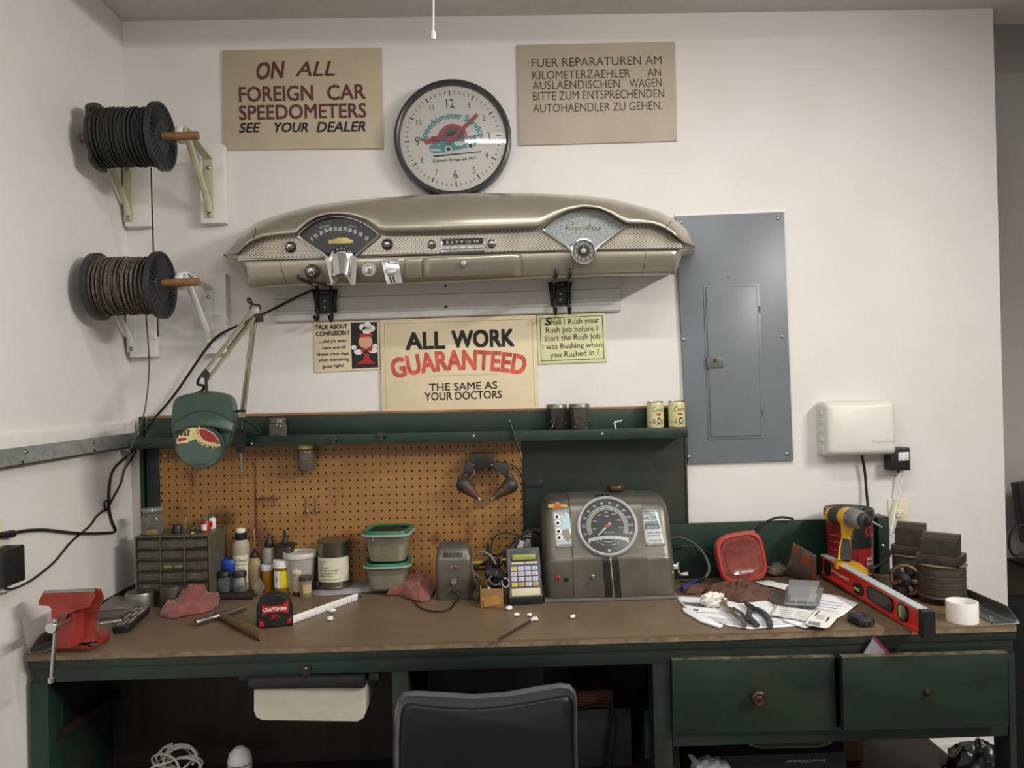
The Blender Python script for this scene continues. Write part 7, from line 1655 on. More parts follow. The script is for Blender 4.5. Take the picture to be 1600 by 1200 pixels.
WM[hcl.name] = Matrix.Translation(hcl.location)
kk = ht_/90
wrap(hcl, 1.0, body, M_BLACK, r_*1.0, ht_*.55, ht_*.97, -25, 75, 'label', [('KRO', 38, ht_*.72, ht_*.2, .05)], M_RED)
wrap(hcl, 1.0, body, mat('label_red', (134, 30, 36), .35, var=.05), r_*.988, ht_*.05, ht_*.62, -5, 75, 'lower_label', [('CHERRY BOMB', 38, ht_*.55, ht_*.075, .050), ('HEAVY-DUTY', 34, ht_*.36, ht_*.05, .034), ('HAND CLEANER', 36, ht_*.29, ht_*.05, .04), ('with pumice scrubbers', 36, ht_*.2, ht_*.03, .036), ('biodegradable', 33, ht_*.14, ht_*.03, .026)], M_PAPER)
wrap(hcl, 1.0, body, mat('label_stripe_pink', (170, 84, 84), .5, var=0), r_*.994, ht_*.72, ht_*.74, -82, -40, 'side_print')
wrap(hcl, 1.0, body, mat('label_stripe_pink', (170, 84, 84)), r_*.990, ht_*.62, ht_*.635, -82, -40, 'side_print'); wrap(hcl, 1.0, body, mat('label_stripe_pink', (170, 84, 84)), r_*.984, ht_*.5, ht_*.515, -82, -44, 'side_print')
dy_ = -.27; M_DYEL = mat('drill_yellow', (206, 158, 36), .4, var=.06); M_DBLK = mat('drill_rubber', (52, 50, 48), .6, var=.08)
db = on(1328, 916); dy_ = -.236
dr = thing('cordless_drill', 'yellow and black cordless driver standing on its battery behind the level', 'drill', (P(1328, 900, dy_).x, dy_, BZ+.001))
def Q(u, v, o=0.0): return P(u, v, dy_+o)
mb = MB(M_DBLK); z_ = BZ+.001; bx0, bx1 = Q(1321, 900).x, Q(1356, 900).x; zt1 = Q(1330, 896).z
mb.bb(bx0+.004, bx1-.002, dy_-.016, dy_+.034, z_, zt1, .004); bat = mb.part('battery', dr, world=True)
mb = MB(M_DYEL); mb.hull([[Q(u, v, o) for u, v, o in ((1303, 884, .03), (1306, 889, -.006), (1357, 899, -.020), (1357, 890, .03))], [Q(u, v, o) for u, v, o in ((1303, 875, .025), (1308, 880, -.006), (1352, 888, -.018), (1344, 880, .025))], [Q(u, v, o) for u, v, o in ((1306, 873, .018), (1312, 876, -.012), (1332, 879, -.014), (1330, 875, .018))]]); mb.part('battery_shoe', dr, world=True)
mb = MB(M_DYEL); hl = [(1314, 818, .019), (1317, 830, .018), (1315, 845, .016), (1313, 858, .016), (1314, 872, .018)]
mb.hull([[Q(1309+d_, 875, s_*.020) for d_, s_ in ((0, 1), (0, -1), (22, -1), (22, 1))], [Q(1311+d_, 855, s_*.017) for d_, s_ in ((0, 1), (0, -1), (19, -1), (19, 1))], [Q(1315+d_, 838, s_*.016) for d_, s_ in ((0, 1), (0, -1), (14, -1), (14, 1))], [Q(1314+d_, 820, s_*.018) for d_, s_ in ((0, 1), (0, -1), (24, -1), (24, 1))], [Q(1312+d_, 808, s_*.02) for d_, s_ in ((0, 1), (0, -1), (20, -1), (20, 1))]]); mb.part('handle', dr, world=True, angle=50)
mb = MB(M_DBLK); mb.hull([[Q(1313, 874, -.021), Q(1331, 876, -.021), Q(1331, 876, .0), Q(1313, 874, .0)], [Q(1314, 856, -.0195), Q(1330, 857, -.0195), Q(1330, 857, 0), Q(1314, 856, 0)], [Q(1317, 841, -.018), Q(1328, 843, -.018), Q(1328, 843, 0), Q(1317, 841, 0)]]); mb.part('grip', dr, world=True, angle=50)
mb = MB(M_DBLK); mb.prism([Q(u, v, -.010) for u, v in ((1329, 834), (1334, 833), (1334, 843), (1331, 846), (1328, 842))], (0, .02, 0), .001); mb.part('trigger', dr, world=True)
ax_a, ax_b = Q(1301, 804, .05), Q(1345, 812, -.06); da = (ax_b-ax_a); fm = frame(da); la = da.length
def seg(m, prof, name, n=26): 
    mb = MB(m); mb.lathe([(r, t_*la) for r, t_ in prof], ax_a, n, fm); return mb.part(name, dr, world=True)
seg(M_DYEL, [(.010, -.12), (.023, -.08), (.027, 0), (.027, .42), (.0305, .46), (.031, .62), (.028, .64)], 'motor_housing')
mb = MB(M_DBLK); mb.lathe([(.0276, .06*la), (.0282, .10*la), (.0282, .34*la), (.0276, .38*la)], ax_a, 26, fm, caps=False)
mb.part('grip_band', dr, world=True)
seg(mat('gear_case_grey', (132, 134, 132), .4, .5, var=.08), [(.0285, .62), (.031, .66), (.030, .95), (.024, 1.06), (.020, 1.07)], 'gear_case')
seg(M_DBLK, [(.0225, 1.05), (.0235, 1.10), (.021, 1.17), (.014, 1.20)], 'nose_ring')
seg(M_DARKMETAL, [(.0125, 1.19), (.0125, 1.34), (.009, 1.38)], 'chuck', 18)
mb = MB(M_STEEL); tip = Q(1378, 824, -.10); mb.cyl(ax_a+da*1.36, tip, .0042, .003, n=8); mb.part('driver_bit', dr, world=True)
mb = MB(M_DBLK); mb.tube([P(1394, 858, -.14), P(1385, 875, -.17), P(1368, 886, -.19), P(1352, 889, -.19)], .0052, 8); mb.cyl(P(1358, 888, -.19), P(1346, 889, -.19), .008, n=12); mb.single('magnet_cord', 'thick black cord between the coil magnet and the hand cleaner tub', 'cord', P(1385, 875, -.17), world=True)
# pocket remote
c = on(1345, 974); ph = thing('garage_remote', 'small black rounded remote under the sheet edge beside the level', 'remote control', c, R(8))
mb = MB(M_BLACK); mb.hull([[Vector((x*s_, y*s_, z)) for x, y in rrect(.050, .075, .016)] for s_, z in ((.8, 0), (.96, .004), (1, .012), (.9, .020), (.7, .023))]); mb.part('casing', ph); mb = MB(M_STEEL); mb.box((-.008, -.0368, .009), (.003, .002, .007)); mb.part('contact', ph); mb = MB(M_STEEL); mb.box((.008, -.0368, .009), (.003, .002, .007)); mb.part('contact', ph); mb = MB(mat('indigo_panel', (66, 66, 130))); mb.box((0, .006, .0228), (.018, .012, .0015)); mb.part('button', ph)

# ---------------------------------------------------------------- coil magnet and pipe collar
M_COIL = mat('coil_tape', (62, 56, 45), .6, .1, var=.3, vscale=24, stretch=(1, 1, 6), bump=.5, bscale=60)
M_IRON = mat('dark_steel_block', (66, 60, 54), .42, .5, var=.2, vscale=30)
cm = thing('coil_magnet', 'two-coil magnetiser with grooved steel pole blocks at the right of the bench', 'magnetiser', (1.235, -.30, BZ+.001))
rz_ = rz(R(48))
def coil(cx_, cy_, rad, py_top, py_plate, py_blk, px):
    zc_ = P(px, py_top, cy_).z; zp_ = P(px, py_plate, cy_).z; zb_ = P(px, py_blk, cy_).z; z0_ = BZ+.022
    mb = MB(M_IRON); mb.box((cx_, cy_, BZ+.0115), (rad*1.2, rad*1.5, .021), rz_, .002); mb.part('foot', cm, world=True)
    mb = MB(M_COIL); n = 30; prof = []
    for i in range(n+1):
        t_ = i/n; prof.append((rad*(1+.006*math.sin(i*2.1)+.005*math.sin(i*5.3)+(-.03 if 0 < i < n else .02)), z0_+(zc_-z0_)*t_))
    mb.lathe([(rad*.5, z0_)]+prof+[(rad*.5, zc_)], (cx_, cy_, 0), 48); mb.part('coil', cm, world=True)
    mb = MB(mat('oil_paper', (112, 106, 88), .7, var=.2)); mb.lathe([(rad*1.03, zc_), (rad*1.04, zc_+.002), (0, zc_+.003)], (cx_, cy_, 0), 40); mb.part('insulating_disc', cm, world=True)
    mb = MB(M_IRON); mb.box((cx_, cy_, (zc_+.004+zp_)/2), (rad*1.42, rad*1.75, zp_-zc_-.004), rz_, .002); mb.part('pole_plate', cm, world=True)
    w_, l_, h_ = rad*.86, rad*1.45, zb_-zp_-.0005
    sec = [(-w_/2, 0), (w_/2, 0), (w_/2, h_), (w_*.02, h_), (-w_*.06, h_*.93), (-w_*.10, h_*.82), (-w_*.2, h_*.74), (-w_*.36, h_*.72), (-w_/2, h_*.72)]
    mb = MB(M_IRON); mb.hull([[Vector((cx_, cy_, zp_+.0004))+rz_ @ Vector((x, y, z)) for x, z in sec] for y in (-l_/2, l_/2)]); mb.part('pole_block', cm, world=True, angle=20)
xa = P(1474, 900, -.40).x; xb2 = P(1424, 880, -.235).x
coil(xa-.006, -.40, .066, 880, 864, 834, 1474)
coil(xb2, -.235, .056, 866, 850, 817, 1424)
mc = Vector((P(1418, 906, -.35).x, -.345, P(1418, 906, -.35).z)); dm = Vector((-.72, -.60, .05)); fm = frame(dm)
mb = MB(M_IRON); mb.lathe([(.024, -.032), (.050, -.030), (.052, -.004), (.049, 0), (.03, .001)], mc, 36, fm); mb.bb(mc.x-.03, mc.x+.03, mc.y-.012, mc.y+.03, BZ+.001, mc.z-.02, .003); mo = mb.part('rotary_switch', cm, world=True)
mb = MB(mat('dull_brass', (150, 132, 92), .45, .5, var=.2)); mb.lathe([(.0455, .001), (.046, .004), (.042, .006), (.038, .004)], mc, 32, fm, caps=False); mb.part('brass_ring', mo, world=True)
for i in range(7):
    a = 2*math.pi*i/7; p = mc+fm @ Vector((.029*math.cos(a), .029*math.sin(a), .004)); mb = MB(M_DARKMETAL if i % 2 else M_STEEL); mb.box(p+fm @ Vector((0, 0, .006)), (.016, .012, .014), fm @ rz(a), .002); mb.part('contact_lug', mo, world=True)
mb = MB(M_DARKMETAL); mb.lathe([(.020, .006), (.022, .010), (.022, .020), (.012, .024), (.007, .026), (.006, .030)], mc, 20, fm); mb.lathe([(.0055, .03), (.0055, .058), (.004, .060), (0, .060)], mc, 12, fm); mb.part('spindle', mo, world=True)
c, k = on(1503.5, 970), S(on(1503, 970).y)
mb = MB(M_WHITEP); r_ = 23*k; mb.lathe([(r_*.88, .0), (r_, .0), (r_, .052), (r_*.985, .054), (r_*.9, .054), (r_*.88, .052), (r_*.88, 0)], (0, 0, 0), 48, caps=False); mb.single('pipe_collar', 'short white plastic pipe collar at the right front corner', 'pipe collar', c)

# ---------------------------------------------------------------- beyond the right end of the wall
mb = MB(M_DARKWOOD); xx = WR+.03
t = thing('side_desk', 'brown topped desk in the dim recess at the right edge', 'desk', (2.5, .4, 0))
zd = P(1597, 895, .35).z
mb.bb(WR+.02, 3.3, .16, .60, zd-.03, zd); mb.part('desktop', t, world=True)
mb = MB(M_BLACK); mb.bb(WR+.06, 3.25, .18, .59, .02, zd-.031); mb.part('desk_body', t, world=True)
yy_ = .45
mt2 = thing('desk_monitor', 'dark screen edge standing on the brown desk at the right edge', 'monitor', (P(1606, 880, yy_).x+.2, yy_, zd+.001))
mb = MB(M_BLACK); mb.prism([P(1591, 756, yy_), P(1700, 740, yy_), P(1700, 850, yy_), P(1606, 850, yy_), P(1598, 800, yy_)], (0, .05, 0), .004); mb.part('screen', mt2, world=True)
mb = MB(M_BLACK); mb.bb(P(1650, 850, yy_).x, P(1680, 850, yy_).x, yy_+.01, yy_+.04, zd+.001, P(1650, 845, yy_).z); mb.bb(P(1600, 880, yy_).x, P(1700, 880, yy_).x, yy_-.05, yy_+.1, zd+.001, zd+.012, .003); mb.part('stand', mt2, world=True)
mb = MB(M_RUBBER); yy_ = .30; mb.tube([P(1612, 822, yy_), P(1597, 820, yy_), P(1583, 828, yy_), P(1577, 842, yy_), P(1578, 858, yy_), P(1585, 868, yy_), P(1596, 866, yy_), P(1612, 856, yy_)], .0048, 8); mb.single('monitor_cable', 'black cable loop on the dim desk at the right edge', 'cable', P(1583, 828, yy_), world=True)

# ---------------------------------------------------------------- things on the hutch
zsh = zs+.0088
def sh(px): return P(px, 680, (HY+LY)/2-.004)
def shelf_thing(name, label, cat, px, rpx, parts, group=None, n=28, y=None):
    y = y if y is not None else (HY+LY)/2+.004; c = P(px, 660, y); c.z = zsh; k = S(y); th = thing(name, label, cat, c, 0, group); made = {}
    for pt in parts:
        mb = MB(pt[1]); mb.lathe([(r*k, h*k) for r, h in pt[2]], n=n); made[pt[0]] = mb.part(pt[0], th)
    return th, k, made
M_ZLID = mat('zinc_jar_lid', (132, 128, 118), .38, .8, var=.15)
M_DKGLASS = thin('smoky_jar_glass', (52, 50, 46), .62, .06, .4)
M_BITS = mat('nails_and_bits', (96, 88, 76), .4, .6, var=.5, vscale=90)
def bits_part(th, k, r, h, seed, n=9):
    rn = random.Random(seed); mb = MB(M_STEEL)
    for i in range(n):
        a = rn.uniform(-1.2, 1.2)-math.pi/2; p = Vector((r*.86*math.cos(a), r*.86*math.sin(a), rn.uniform(.1, .6)*h)); d = Vector((rn.uniform(-1, 1), rn.uniform(-.2, .2), rn.uniform(-1, 1))).normalized()*.011
        mb.cyl(p-d, p+d, .0011, n=6)
    mb.part('nails', th)
for px, lb_, lm, gm, fill in ((434, 'squat glass jar of bits on the shelf right of the lamp clamp', M_ZLID, thin('clear_jar_glass', (150, 146, 132), .18, .06, .4), .5),):
    t, k, md = shelf_thing('shelf_jar', lb_, 'jar', px, 14, [('glass', gm, [(12.5, 0), (14, 1.5), (14, 24), (12.5, 28), (12, 29)]), ('contents', M_BITS, [(11.5, .6), (12.8, 2), (12.6, 10), (6, 13), (0, 12)]), ('lid', lm, [(12.6, 28.5), (13, 29), (13, 35), (12.2, 36), (0, 36)])]); bits_part(t, k, 13*k, 24*k, 3)
for px, lb_, gm, sd_ in ((870, 'left tapered jar of dark bits at mid shelf', M_DKGLASS, 4), (905.5, 'right tapered jar of nails and bits at mid shelf', thin('dusty_jar_glass', (92, 88, 76), .5, .06, .4), 5)):
    t, k, md = shelf_thing('shelf_jar', lb_, 'jar', px, 16, [('glass', gm, [(12.5, 0), (13.2, 1), (15.2, 38), (15.4, 41)]), ('contents', M_BITS if sd_ == 5 else mat('dark_bits', (52, 50, 48), .5, .4, var=.4, vscale=90), [(11.8, .6), (12.4, 2), (13.6, 24), (8, 27), (0, 26)]), ('lid', M_ZLID, [(15.6, 40.5), (16.2, 41), (16.2, 46), (15.2, 47.4), (0, 47.4)])], 'tapered jars at mid shelf'); bits_part(t, k, 14.6*k, 40*k, sd_, 12)
M_BEER = mat('cream_can', (214, 208, 156), .35, .2, var=.03)
for px, lb_ in ((1024, 'left cream beer can on the right end of the shelf'), (1057.5, 'right cream beer can on the end of the shelf')):
    t, k, md = shelf_thing('beer_can', lb_, 'beer can', px, 13, [('can', M_BEER, [(11.6, 0), (12.8, 1.4), (13, 3), (13, 45), (12.4, 46.5)]), ('rim', M_STEEL, [(12.4, 46), (12.9, 46.6), (12.9, 48), (12.2, 48.2), (11.8, 46.8), (0, 46.6)])], 'cream beer cans')
    wrap(t, k, md['can'], mat('gold_band', (150, 116, 48), .4, .4, var=.06), 13, 3, 8, -100, 100, 'gold_band')
    mb_r = [('Coors', 12, 32, 8, 19), ('BEER', 12, 27, 2.4, 8), ('BREWED WITH PURE', -30, 15.5, 1.6, 12), ('SPRING WATER', 14, 11, 1.6, 10)]
    o = wrap(t, k, md['can'], M_BEER, 13, 8, 44, -80, 80, 'label', mb_r)
    mb = MB(M_RED); rr2 = 13*k+.0013
    def cy_(a, h): return Vector((rr2*math.sin(R(a)), -rr2*math.cos(R(a)), h*k))
    mb.flat([cy_(6, 26), cy_(22, 26), cy_(22, 29.5), cy_(6, 29.5)]); mb.part('red_banner', o)
    mb = MB(M_INK); mb.flat([cy_(14+12*math.cos(i*.5236), 18+5.6*math.sin(i*.5236)) for i in range(12)]); mb.use(M_BEER); rr2 += .0004; mb.flat([cy_(14+6*math.cos(i*.5236), 18+3*math.sin(i*.5236)) for i in range(12)]); mb.part('oval_medallion', o)
    rr2 -= .0004; mb = MB(M_GREYINK); [mb.flat([cy_(-26+dx, 13+q*3), cy_(-12+dx, 13+q*3), cy_(-12+dx, 14.4+q*3), cy_(-26+dx, 14.4+q*3)]) for q in range(3) for dx in (0, 56)]; mb.part('side_print', o)
yk = LY+.02
mb = MB(M_WHITEP); mb.tube([P(961, 665, yk), P(960, 661, yk), P(963, 658.5, yk), P(968, 658, yk), P(972, 657, yk)], .0026, 8); mb.tube([P(961, 664, yk), P(962, 670, yk)], .0026, 8, smooth=False); mb.single('cup_hook', 'small white hook lying on the shelf left of the beer cans', 'hook', P(962, 668, yk), world=True)
a = P(984, 664, yk); a.z = zsh
mb = MB(M_GALV); mb.box((a.x, a.y, zsh+.006), (.032, .012, .010), None, .001); mb.single('metal_clip', 'small galvanised clip on the shelf left of the beer cans', 'clip', a, world=True)
yk = LY-.022
mb = MB(M_BLACK); mb.tube([P(797, 660, yk), P(805, 685, yk), P(813, 706, yk)], .0045, 8, smooth=False); tl_ = mb.single('thin_rod', 'thin black rod hanging over the shelf lip at the pegboard edge', 'tool', P(805, 685, yk), world=True)
mb = MB(M_STEEL); mb.ball(P(796.5, 658, yk), .004, 10); mb.part('end_knob', tl_, world=True); mb = MB(M_BRASS); mb.cyl(P(813, 706, yk), P(816, 716, yk), .003, n=8); mb.part('tip', tl_, world=True)
for u, v, lb_ in ((521, 686, 'left black clip on the shelf lip above the pegboard'), (596, 680, 'right black clip on the shelf lip above the pegboard')):
    c = P(u, v, LY-.022); mb = MB(M_DBLK); mb.hull([[c+Vector((x*.017*s_, y, z*.017)) for x, z in ((-1, -.2), (1, -.2), (1, .5), (-1, .5))] for y, s_ in ((-.004, .8), (.008, 1))]); mb.hull([[c+Vector((x*.006, y, z)) for x, z in ((-1, -.016), (1, -.016), (1, 0), (-1, 0))] for y in (-.002, .005)]); mb.single('lip_clip', lb_, 'clip', c, world=True)
# jar screwed under the shelf
c = P(479, 715, -.062); k = S(-.062); hj = thing('hanging_jar', 'glass jar of grit hanging by its yellow lid under the shelf', 'jar', (c.x, -.062, zs-.0035)); zz = 0
mb = MB(mat('yellow_lid', (196, 180, 96), .4, .2, var=.08)); mb.lathe([(12.2*k, 0), (12.6*k, -.001), (12.6*k, -6*k), (11.8*k, -6.5*k)], n=28); mb.part('lid', hj)
mb = MB(thin('dusty_glass_jar', (110, 104, 92), .42, .06, .4)); mb.lathe([(11*k, -6*k), (13.4*k, -9*k), (14*k, -13*k), (14*k, -36*k), (12.6*k, -40*k), (0, -40.5*k)], n=32, caps=False); mb.part('glass', hj)
mb = MB(mat('grey_grit', (104, 98, 90), .7, .2, var=.4, vscale=120)); mb.lathe([(0, -24*k), (12.6*k, -25*k), (12.8*k, -36*k), (11.8*k, -39*k), (0, -39.4*k)], n=28); mb.part('grit', hj)
# pegboard hooks
def peg_hook(label, pts, r=.0022):
    mb = MB(M_STEEL); mb.tube([P(*q) for q in pts], r, 7, sub=4); mb.single('peg_hook', label, 'hook', P(*pts[0]), world=True, group='pegboard hooks')
ph_ = HY-.004
peg_hook('left straight pegboard hook beside its twin', [(479, 777, ph_), (479.5, 790, ph_), (480, 800, ph_-.002), (479, 803, ph_-.016), (475, 797, ph_-.03)])
peg_hook('right straight pegboard hook beside its twin', [(494, 776, ph_), (494.5, 789, ph_), (495, 799, ph_-.002), (494, 802, ph_-.016), (490, 796, ph_-.03)])
mb = MB(mat('rusty_wire', (88, 66, 48), .5, .5, var=.2)); mb.tube([P(403, 780, ph_), P(413, 779, ph_-.012), P(424, 779, ph_-.012), P(434, 780, ph_)], .002, 7); mb.tube([P(410, 774, ph_), P(411, 786, ph_-.012), P(411, 794, ph_-.012)], .0017, 6); mb.tube([P(427, 773, ph_), P(428, 784, ph_-.012), P(428, 792, ph_-.012)], .0017, 6); mb.single('tool_rack', 'small rusty double wire hook on the pegboard behind the needle bottle', 'hook', P(418, 780, ph_), world=True)
mb = MB(mat('rusty_wire', (88, 66, 48))); mb.tube([P(393, 722, ph_), P(398, 728, ph_), P(399, 760, ph_), P(400, 800, ph_), P(400, 838, ph_)], .0014, 6); mb.single('hanging_wire', 'long rusty wire hanging down the pegboard right of the lamp clamp', 'wire', P(398, 728, ph_), world=True)
# twin-headed tester on the pegboard
fy_ = HY-.05
tw = thing('twin_head_tester', 'dark box with two drooping leather-wrapped heads hung on the pegboard', 'tester', P(753, 745, HY-.004))
mb = MB(M_DARKMETAL); mb.prism([P(u, v, fy_) for u, v in ((734, 709), (771, 708), (772, 731), (735, 732))], (0, .044, 0), .002); mb.part('box', tw, world=True)
for u, v in ((739, 727), (769, 727)):
    mb = MB(M_STEEL); screw(mb, P(u, v, fy_), .0042); mb.part('screw', tw, world=True)
M_LEA = mat('wrapped_leather', (78, 52, 40), .55, var=.3, vscale=40, stretch=(1, 1, 5)); M_HEAD = mat('dull_black_head', (46, 45, 44), .5, var=.12)
for sgn, el_, cup, tip in ((-1, [(735, 722), (727, 722), (725, 735), (733, 741), (740, 736), (740, 726)], (724, 757), (748, 779)), (1, [(770, 722), (793, 723), (796, 733), (794, 745), (786, 743), (779, 735), (770, 733)], (798, 758), (771, 778))):
    mb = MB(M_HEAD); mb.prism([P(u, v, fy_-.012) for u, v in el_], (0, .036, 0), .004); mb.part('elbow', tw, world=True)
    a, b = P(*cup, fy_-.006), P(*tip, fy_-.02); d = b-a; fm = frame(d); l_ = d.length
    mb = MB(M_HEAD); mb.lathe([(.006, -.022), (.020, -.016), (.026, -.004), (.026, .008), (.023, .016)], a, 24, fm); hd_ = mb.part('head_cup', tw, world=True)
    mb = MB(M_LEA); pr = [(.024-.016*i/14+(.0009 if i % 2 else 0), .012+(l_-.016)*i/14) for i in range(15)]; mb.lathe(pr, a, 22, fm); mb.part('wrapped_nose', hd_, world=True)
    mb = MB(M_STEEL); mb.cyl(b-d.normalized()*.006, b+d.normalized()*.010, .0042, n=10); mb.part('nose_tip', hd_, world=True)
    mb = MB(M_HEAD); mb.tube([P(el_[3][0], el_[3][1]-4, fy_+.004), P(cup[0]+sgn*1, cup[1]-8, fy_)], .012, 10, smooth=False); mb.part('knuckle', tw, world=True)
for u in (741, 773):
    mb = MB(M_STEEL); mb.tube([P(u-1, 732, fy_+.01), P(u, 744, fy_+.01)], .0026, 8, smooth=False); mb.part('pin', tw, world=True)
mb = MB(M_RUBBER); mb.tube([P(797, 725, HY-.02), P(808, 732, HY-.01), P(816, 746, HY-.008), P(820, 770, HY-.008), P(819, 800, HY-.008), P(818, 835, HY-.01)], .0022, 6); mb.single('tester_cord', 'thin black cord from the twin-headed tester down the pegboard edge', 'cord', P(808, 732, HY-.01), world=True)
mb = MB(M_INK); mb.prism([P(u, v, HY-.001) for u, v in ((818, 752), (849, 750), (849, 760), (818, 762))], (0, .004, 0), .0005); mb.single('black_plate', 'small black plate on the green panel beside the pegboard', 'plate', P(833, 756, HY), world=True)
c = P(257.5, 712, HY); mb = MB(M_STEEL); mb.lathe([(.006, 0), (.0055, .0012), (.002, .0014), (0, .001)], c, 16, B3); mb.part('screw', hut, label='bright pegboard screw', world=True)

# ---------------------------------------------------------------- under the bench
ut = BF+.03
M_ENAMEL = mat('chipped_white_enamel', (186, 182, 168), .35, var=.08, vscale=10, wear=.60, wearcol=(110, 100, 86), wscale=9)
ty = BF+.004
tp = [(397, 1077), (397, 1112), (401, 1121), (410, 1125), (558, 1127), (568, 1122), (572, 1112), (571, 1074)]
tr_ = thing('enamel_tray', 'chipped white enamel tray hanging under the left of the bench', 'tray', P(484, 1126, ty))
f_ = [P(u, v, ty) for u, v in tp]; mb = MB(M_ENAMEL); bk = [p+Vector((0, .28, 0)) for p in f_]
mb.hull([f_, [p+Vector((0, .003, 0)) for p in f_], bk]); mb.part('pan', tr_, world=True)
mb = MB(M_BLACK); mb.prism([P(u, v, ty-.012) for u, v in ((388, 1060), (569, 1057), (570, 1074), (566, 1076), (391, 1075), (387, 1072))], (0, .022, 0), .003); mb.part('black_rim', tr_, world=True)
mb = MB(M_DARKMETAL)
for u in (377, 580):
    mb = MB(M_DARKMETAL); mb.prism([P(u+a, v, ty+.015) for a, v in ((-4, 1052), (12, 1052), (12, 1064), (-4, 1064))], (0, .30, 0), .001); mb.part('slide_rail', tr_, world=True)
mb = MB(M_DARKMETAL); mb.prism([P(u, v, BF+.002) for u, v in ((471, 1042), (484, 1041), (484, 1058), (472, 1059))], (0, .004, 0), .001); o = mb.part('hanger_tab', tr_, world=True)
mb = MB(M_STEEL); screw(mb, P(478, 1045, BF+.002), .0035); mb.part('screw', o, world=True)
# coiled white cable and white plug on the lower shelf
LZ = .42
mb = MB(mat('white_cable', (196, 194, 190), .4, var=.05)); rn = random.Random(3)
cc = P(272, 1190, -.40)
for i in range(2):
    pts = []
    for q in range(40):
        a = q*.55+i*2; r = .045+.02*math.sin(q*.9+i); pts.append((cc.x+r*1.15*math.cos(a)+.006*i, cc.y+.03*math.sin(a*.7)+.02*i, max(LZ+.006, cc.z-.012+r*.75*math.sin(a))))
    mb.tube(pts, .0032, 6, sub=3)
mb.single('white_cable_coil', 'loose coil of white cable on the lower shelf at left', 'cable', (cc.x, cc.y, LZ), world=True)
c = P(375, 1192, -.35); mb = MB(M_WHITEP); mb.lathe([(.016, 0), (.034, .03), (.036, .06), (.03, .085), (.012, .1), (0, .1)], (c.x, c.y, LZ+.001), 24); mb.use(M_GREYINK); mb.lathe([(.0362, .055), (.0362, .058)], (c.x, c.y, LZ+.001), 24, caps=False); mb.single('white_canister', 'white rounded canister on the lower shelf below the enamel tray', 'canister', (c.x, c.y, LZ), world=True)
# knee bay
gx0, gx1 = P(895, 1150, -.34).x, P(987, 1150, -.34).x; gz = P(940, 1108, -.34).z
mb = MB(mat('dark_grey_case', (58, 58, 62), .5, .2, var=.08)); mb.bb(gx0, gx1, -.34, -.15, LZ+.001, gz, .003); gc_ = mb.single('grey_case', 'dark grey equipment case under the bench behind the chair', 'equipment case', ((gx0+gx1)/2, -.25, LZ), world=True)
a, b = P(899, 1080, -.33), P(959, 1107, -.33)
cb = thing('brown_carton', 'flat brown carton with a pale printed label on the grey case', 'carton', ((a.x+b.x)/2, -.25, gz+.001)); cb.location.z = gz+.001
mb = MB(mat('dark_brown_card', (82, 48, 32), .7, var=.1)); mb.bb(a.x, b.x, -.33, -.16, gz+.001, a.z, .002); mb.part('box', cb, world=True)
mb = MB(mat('label_gilt', (148, 112, 76), .6, var=0))
for i in range(5): mb.bb(P(904, 1100, -.33).x, P(934-2*(i % 3), 1100, -.33).x, -.3308, -.3302, b.z+.012+i*.007, b.z+.0145+i*.007)
mb.part('printed_lines', cb, world=True)
mb = MB(mat('grey_panel_board', (70, 70, 74), .5, var=.05)); mb.bb(P(1007, 1150, -.3).x, P(1022, 1150, -.3).x, -.3, -.16, LZ+.001, P(1012, 1109, -.3).z, .002); mb.single('grey_slab', 'narrow grey slab standing beside the right leg of the knee bay', 'slab', (P(1014, 1150, -.3).x, -.23, LZ), world=True)
mb = MB(M_RUBBER); mb.tube([P(905, 1109, -.345), P(930, 1102, -.352), P(952, 1104, -.36), P(956, 1112, -.36), P(950, 1150, -.36), P(943, 1215, -.36)], .0045, 8); mb.tube([P(953, 1108, -.365), P(963, 1122, -.365), P(960, 1160, -.365), P(952, 1215, -.365)], .003, 7); mb.single('black_cable', 'black cable hanging in front of the dark grey case under the bench', 'cable', P(952, 1104, -.36), world=True)
a, b = P(668, 1046, -.42), P(850, 1078, -.42)
mb = MB(mat('black_equipment', (34, 34, 36), .5, var=.1)); mb.bb(a.x, b.x, -.42, -.16, b.z, BZ-.08, .003); mb.single('black_drawer_unit', 'black shallow drawer unit slung under the bench behind the chair', 'drawer unit', ((a.x+b.x)/2, -.3, b.z), world=True)
# right bay: boxes and bags
bx_y = -.47; z0_ = LZ+.001
a, b = P(1052, 1156, bx_y), P(1340, 1200, bx_y); top_z = P(1190, 1163, bx_y).z
swb = thing('parts_washer_box', 'black box with green edge and white lettering under the drawers', 'box', ((a.x+b.x)/2-.02, -.3, z0_))
mb = MB(mat('black_card', (30, 30, 32), .5, var=.08)); xL, xR = a.x+.03, P(1322, 1180, bx_y).x
mb.hull([[Vector((xL, bx_y, z0_)), Vector((xR, bx_y, z0_)), Vector((xR, -.1, z0_)), Vector((xL, -.1, z0_))], [Vector((xL, bx_y, top_z-.03)), Vector((xR, bx_y, top_z-.03)), Vector((xR-.03, -.1, top_z-.03)), Vector((xL, -.1, top_z-.03))], [Vector((xL, bx_y+.05, top_z)), Vector((xR-.04, bx_y+.05, top_z)), Vector((xR-.06, -.1, top_z)), Vector((xL, -.1, top_z))]]); mb.part('box', swb, world=True, angle=20)
mb = MB(mat('dark_green_print', (74, 96, 40), .5, var=0)); 
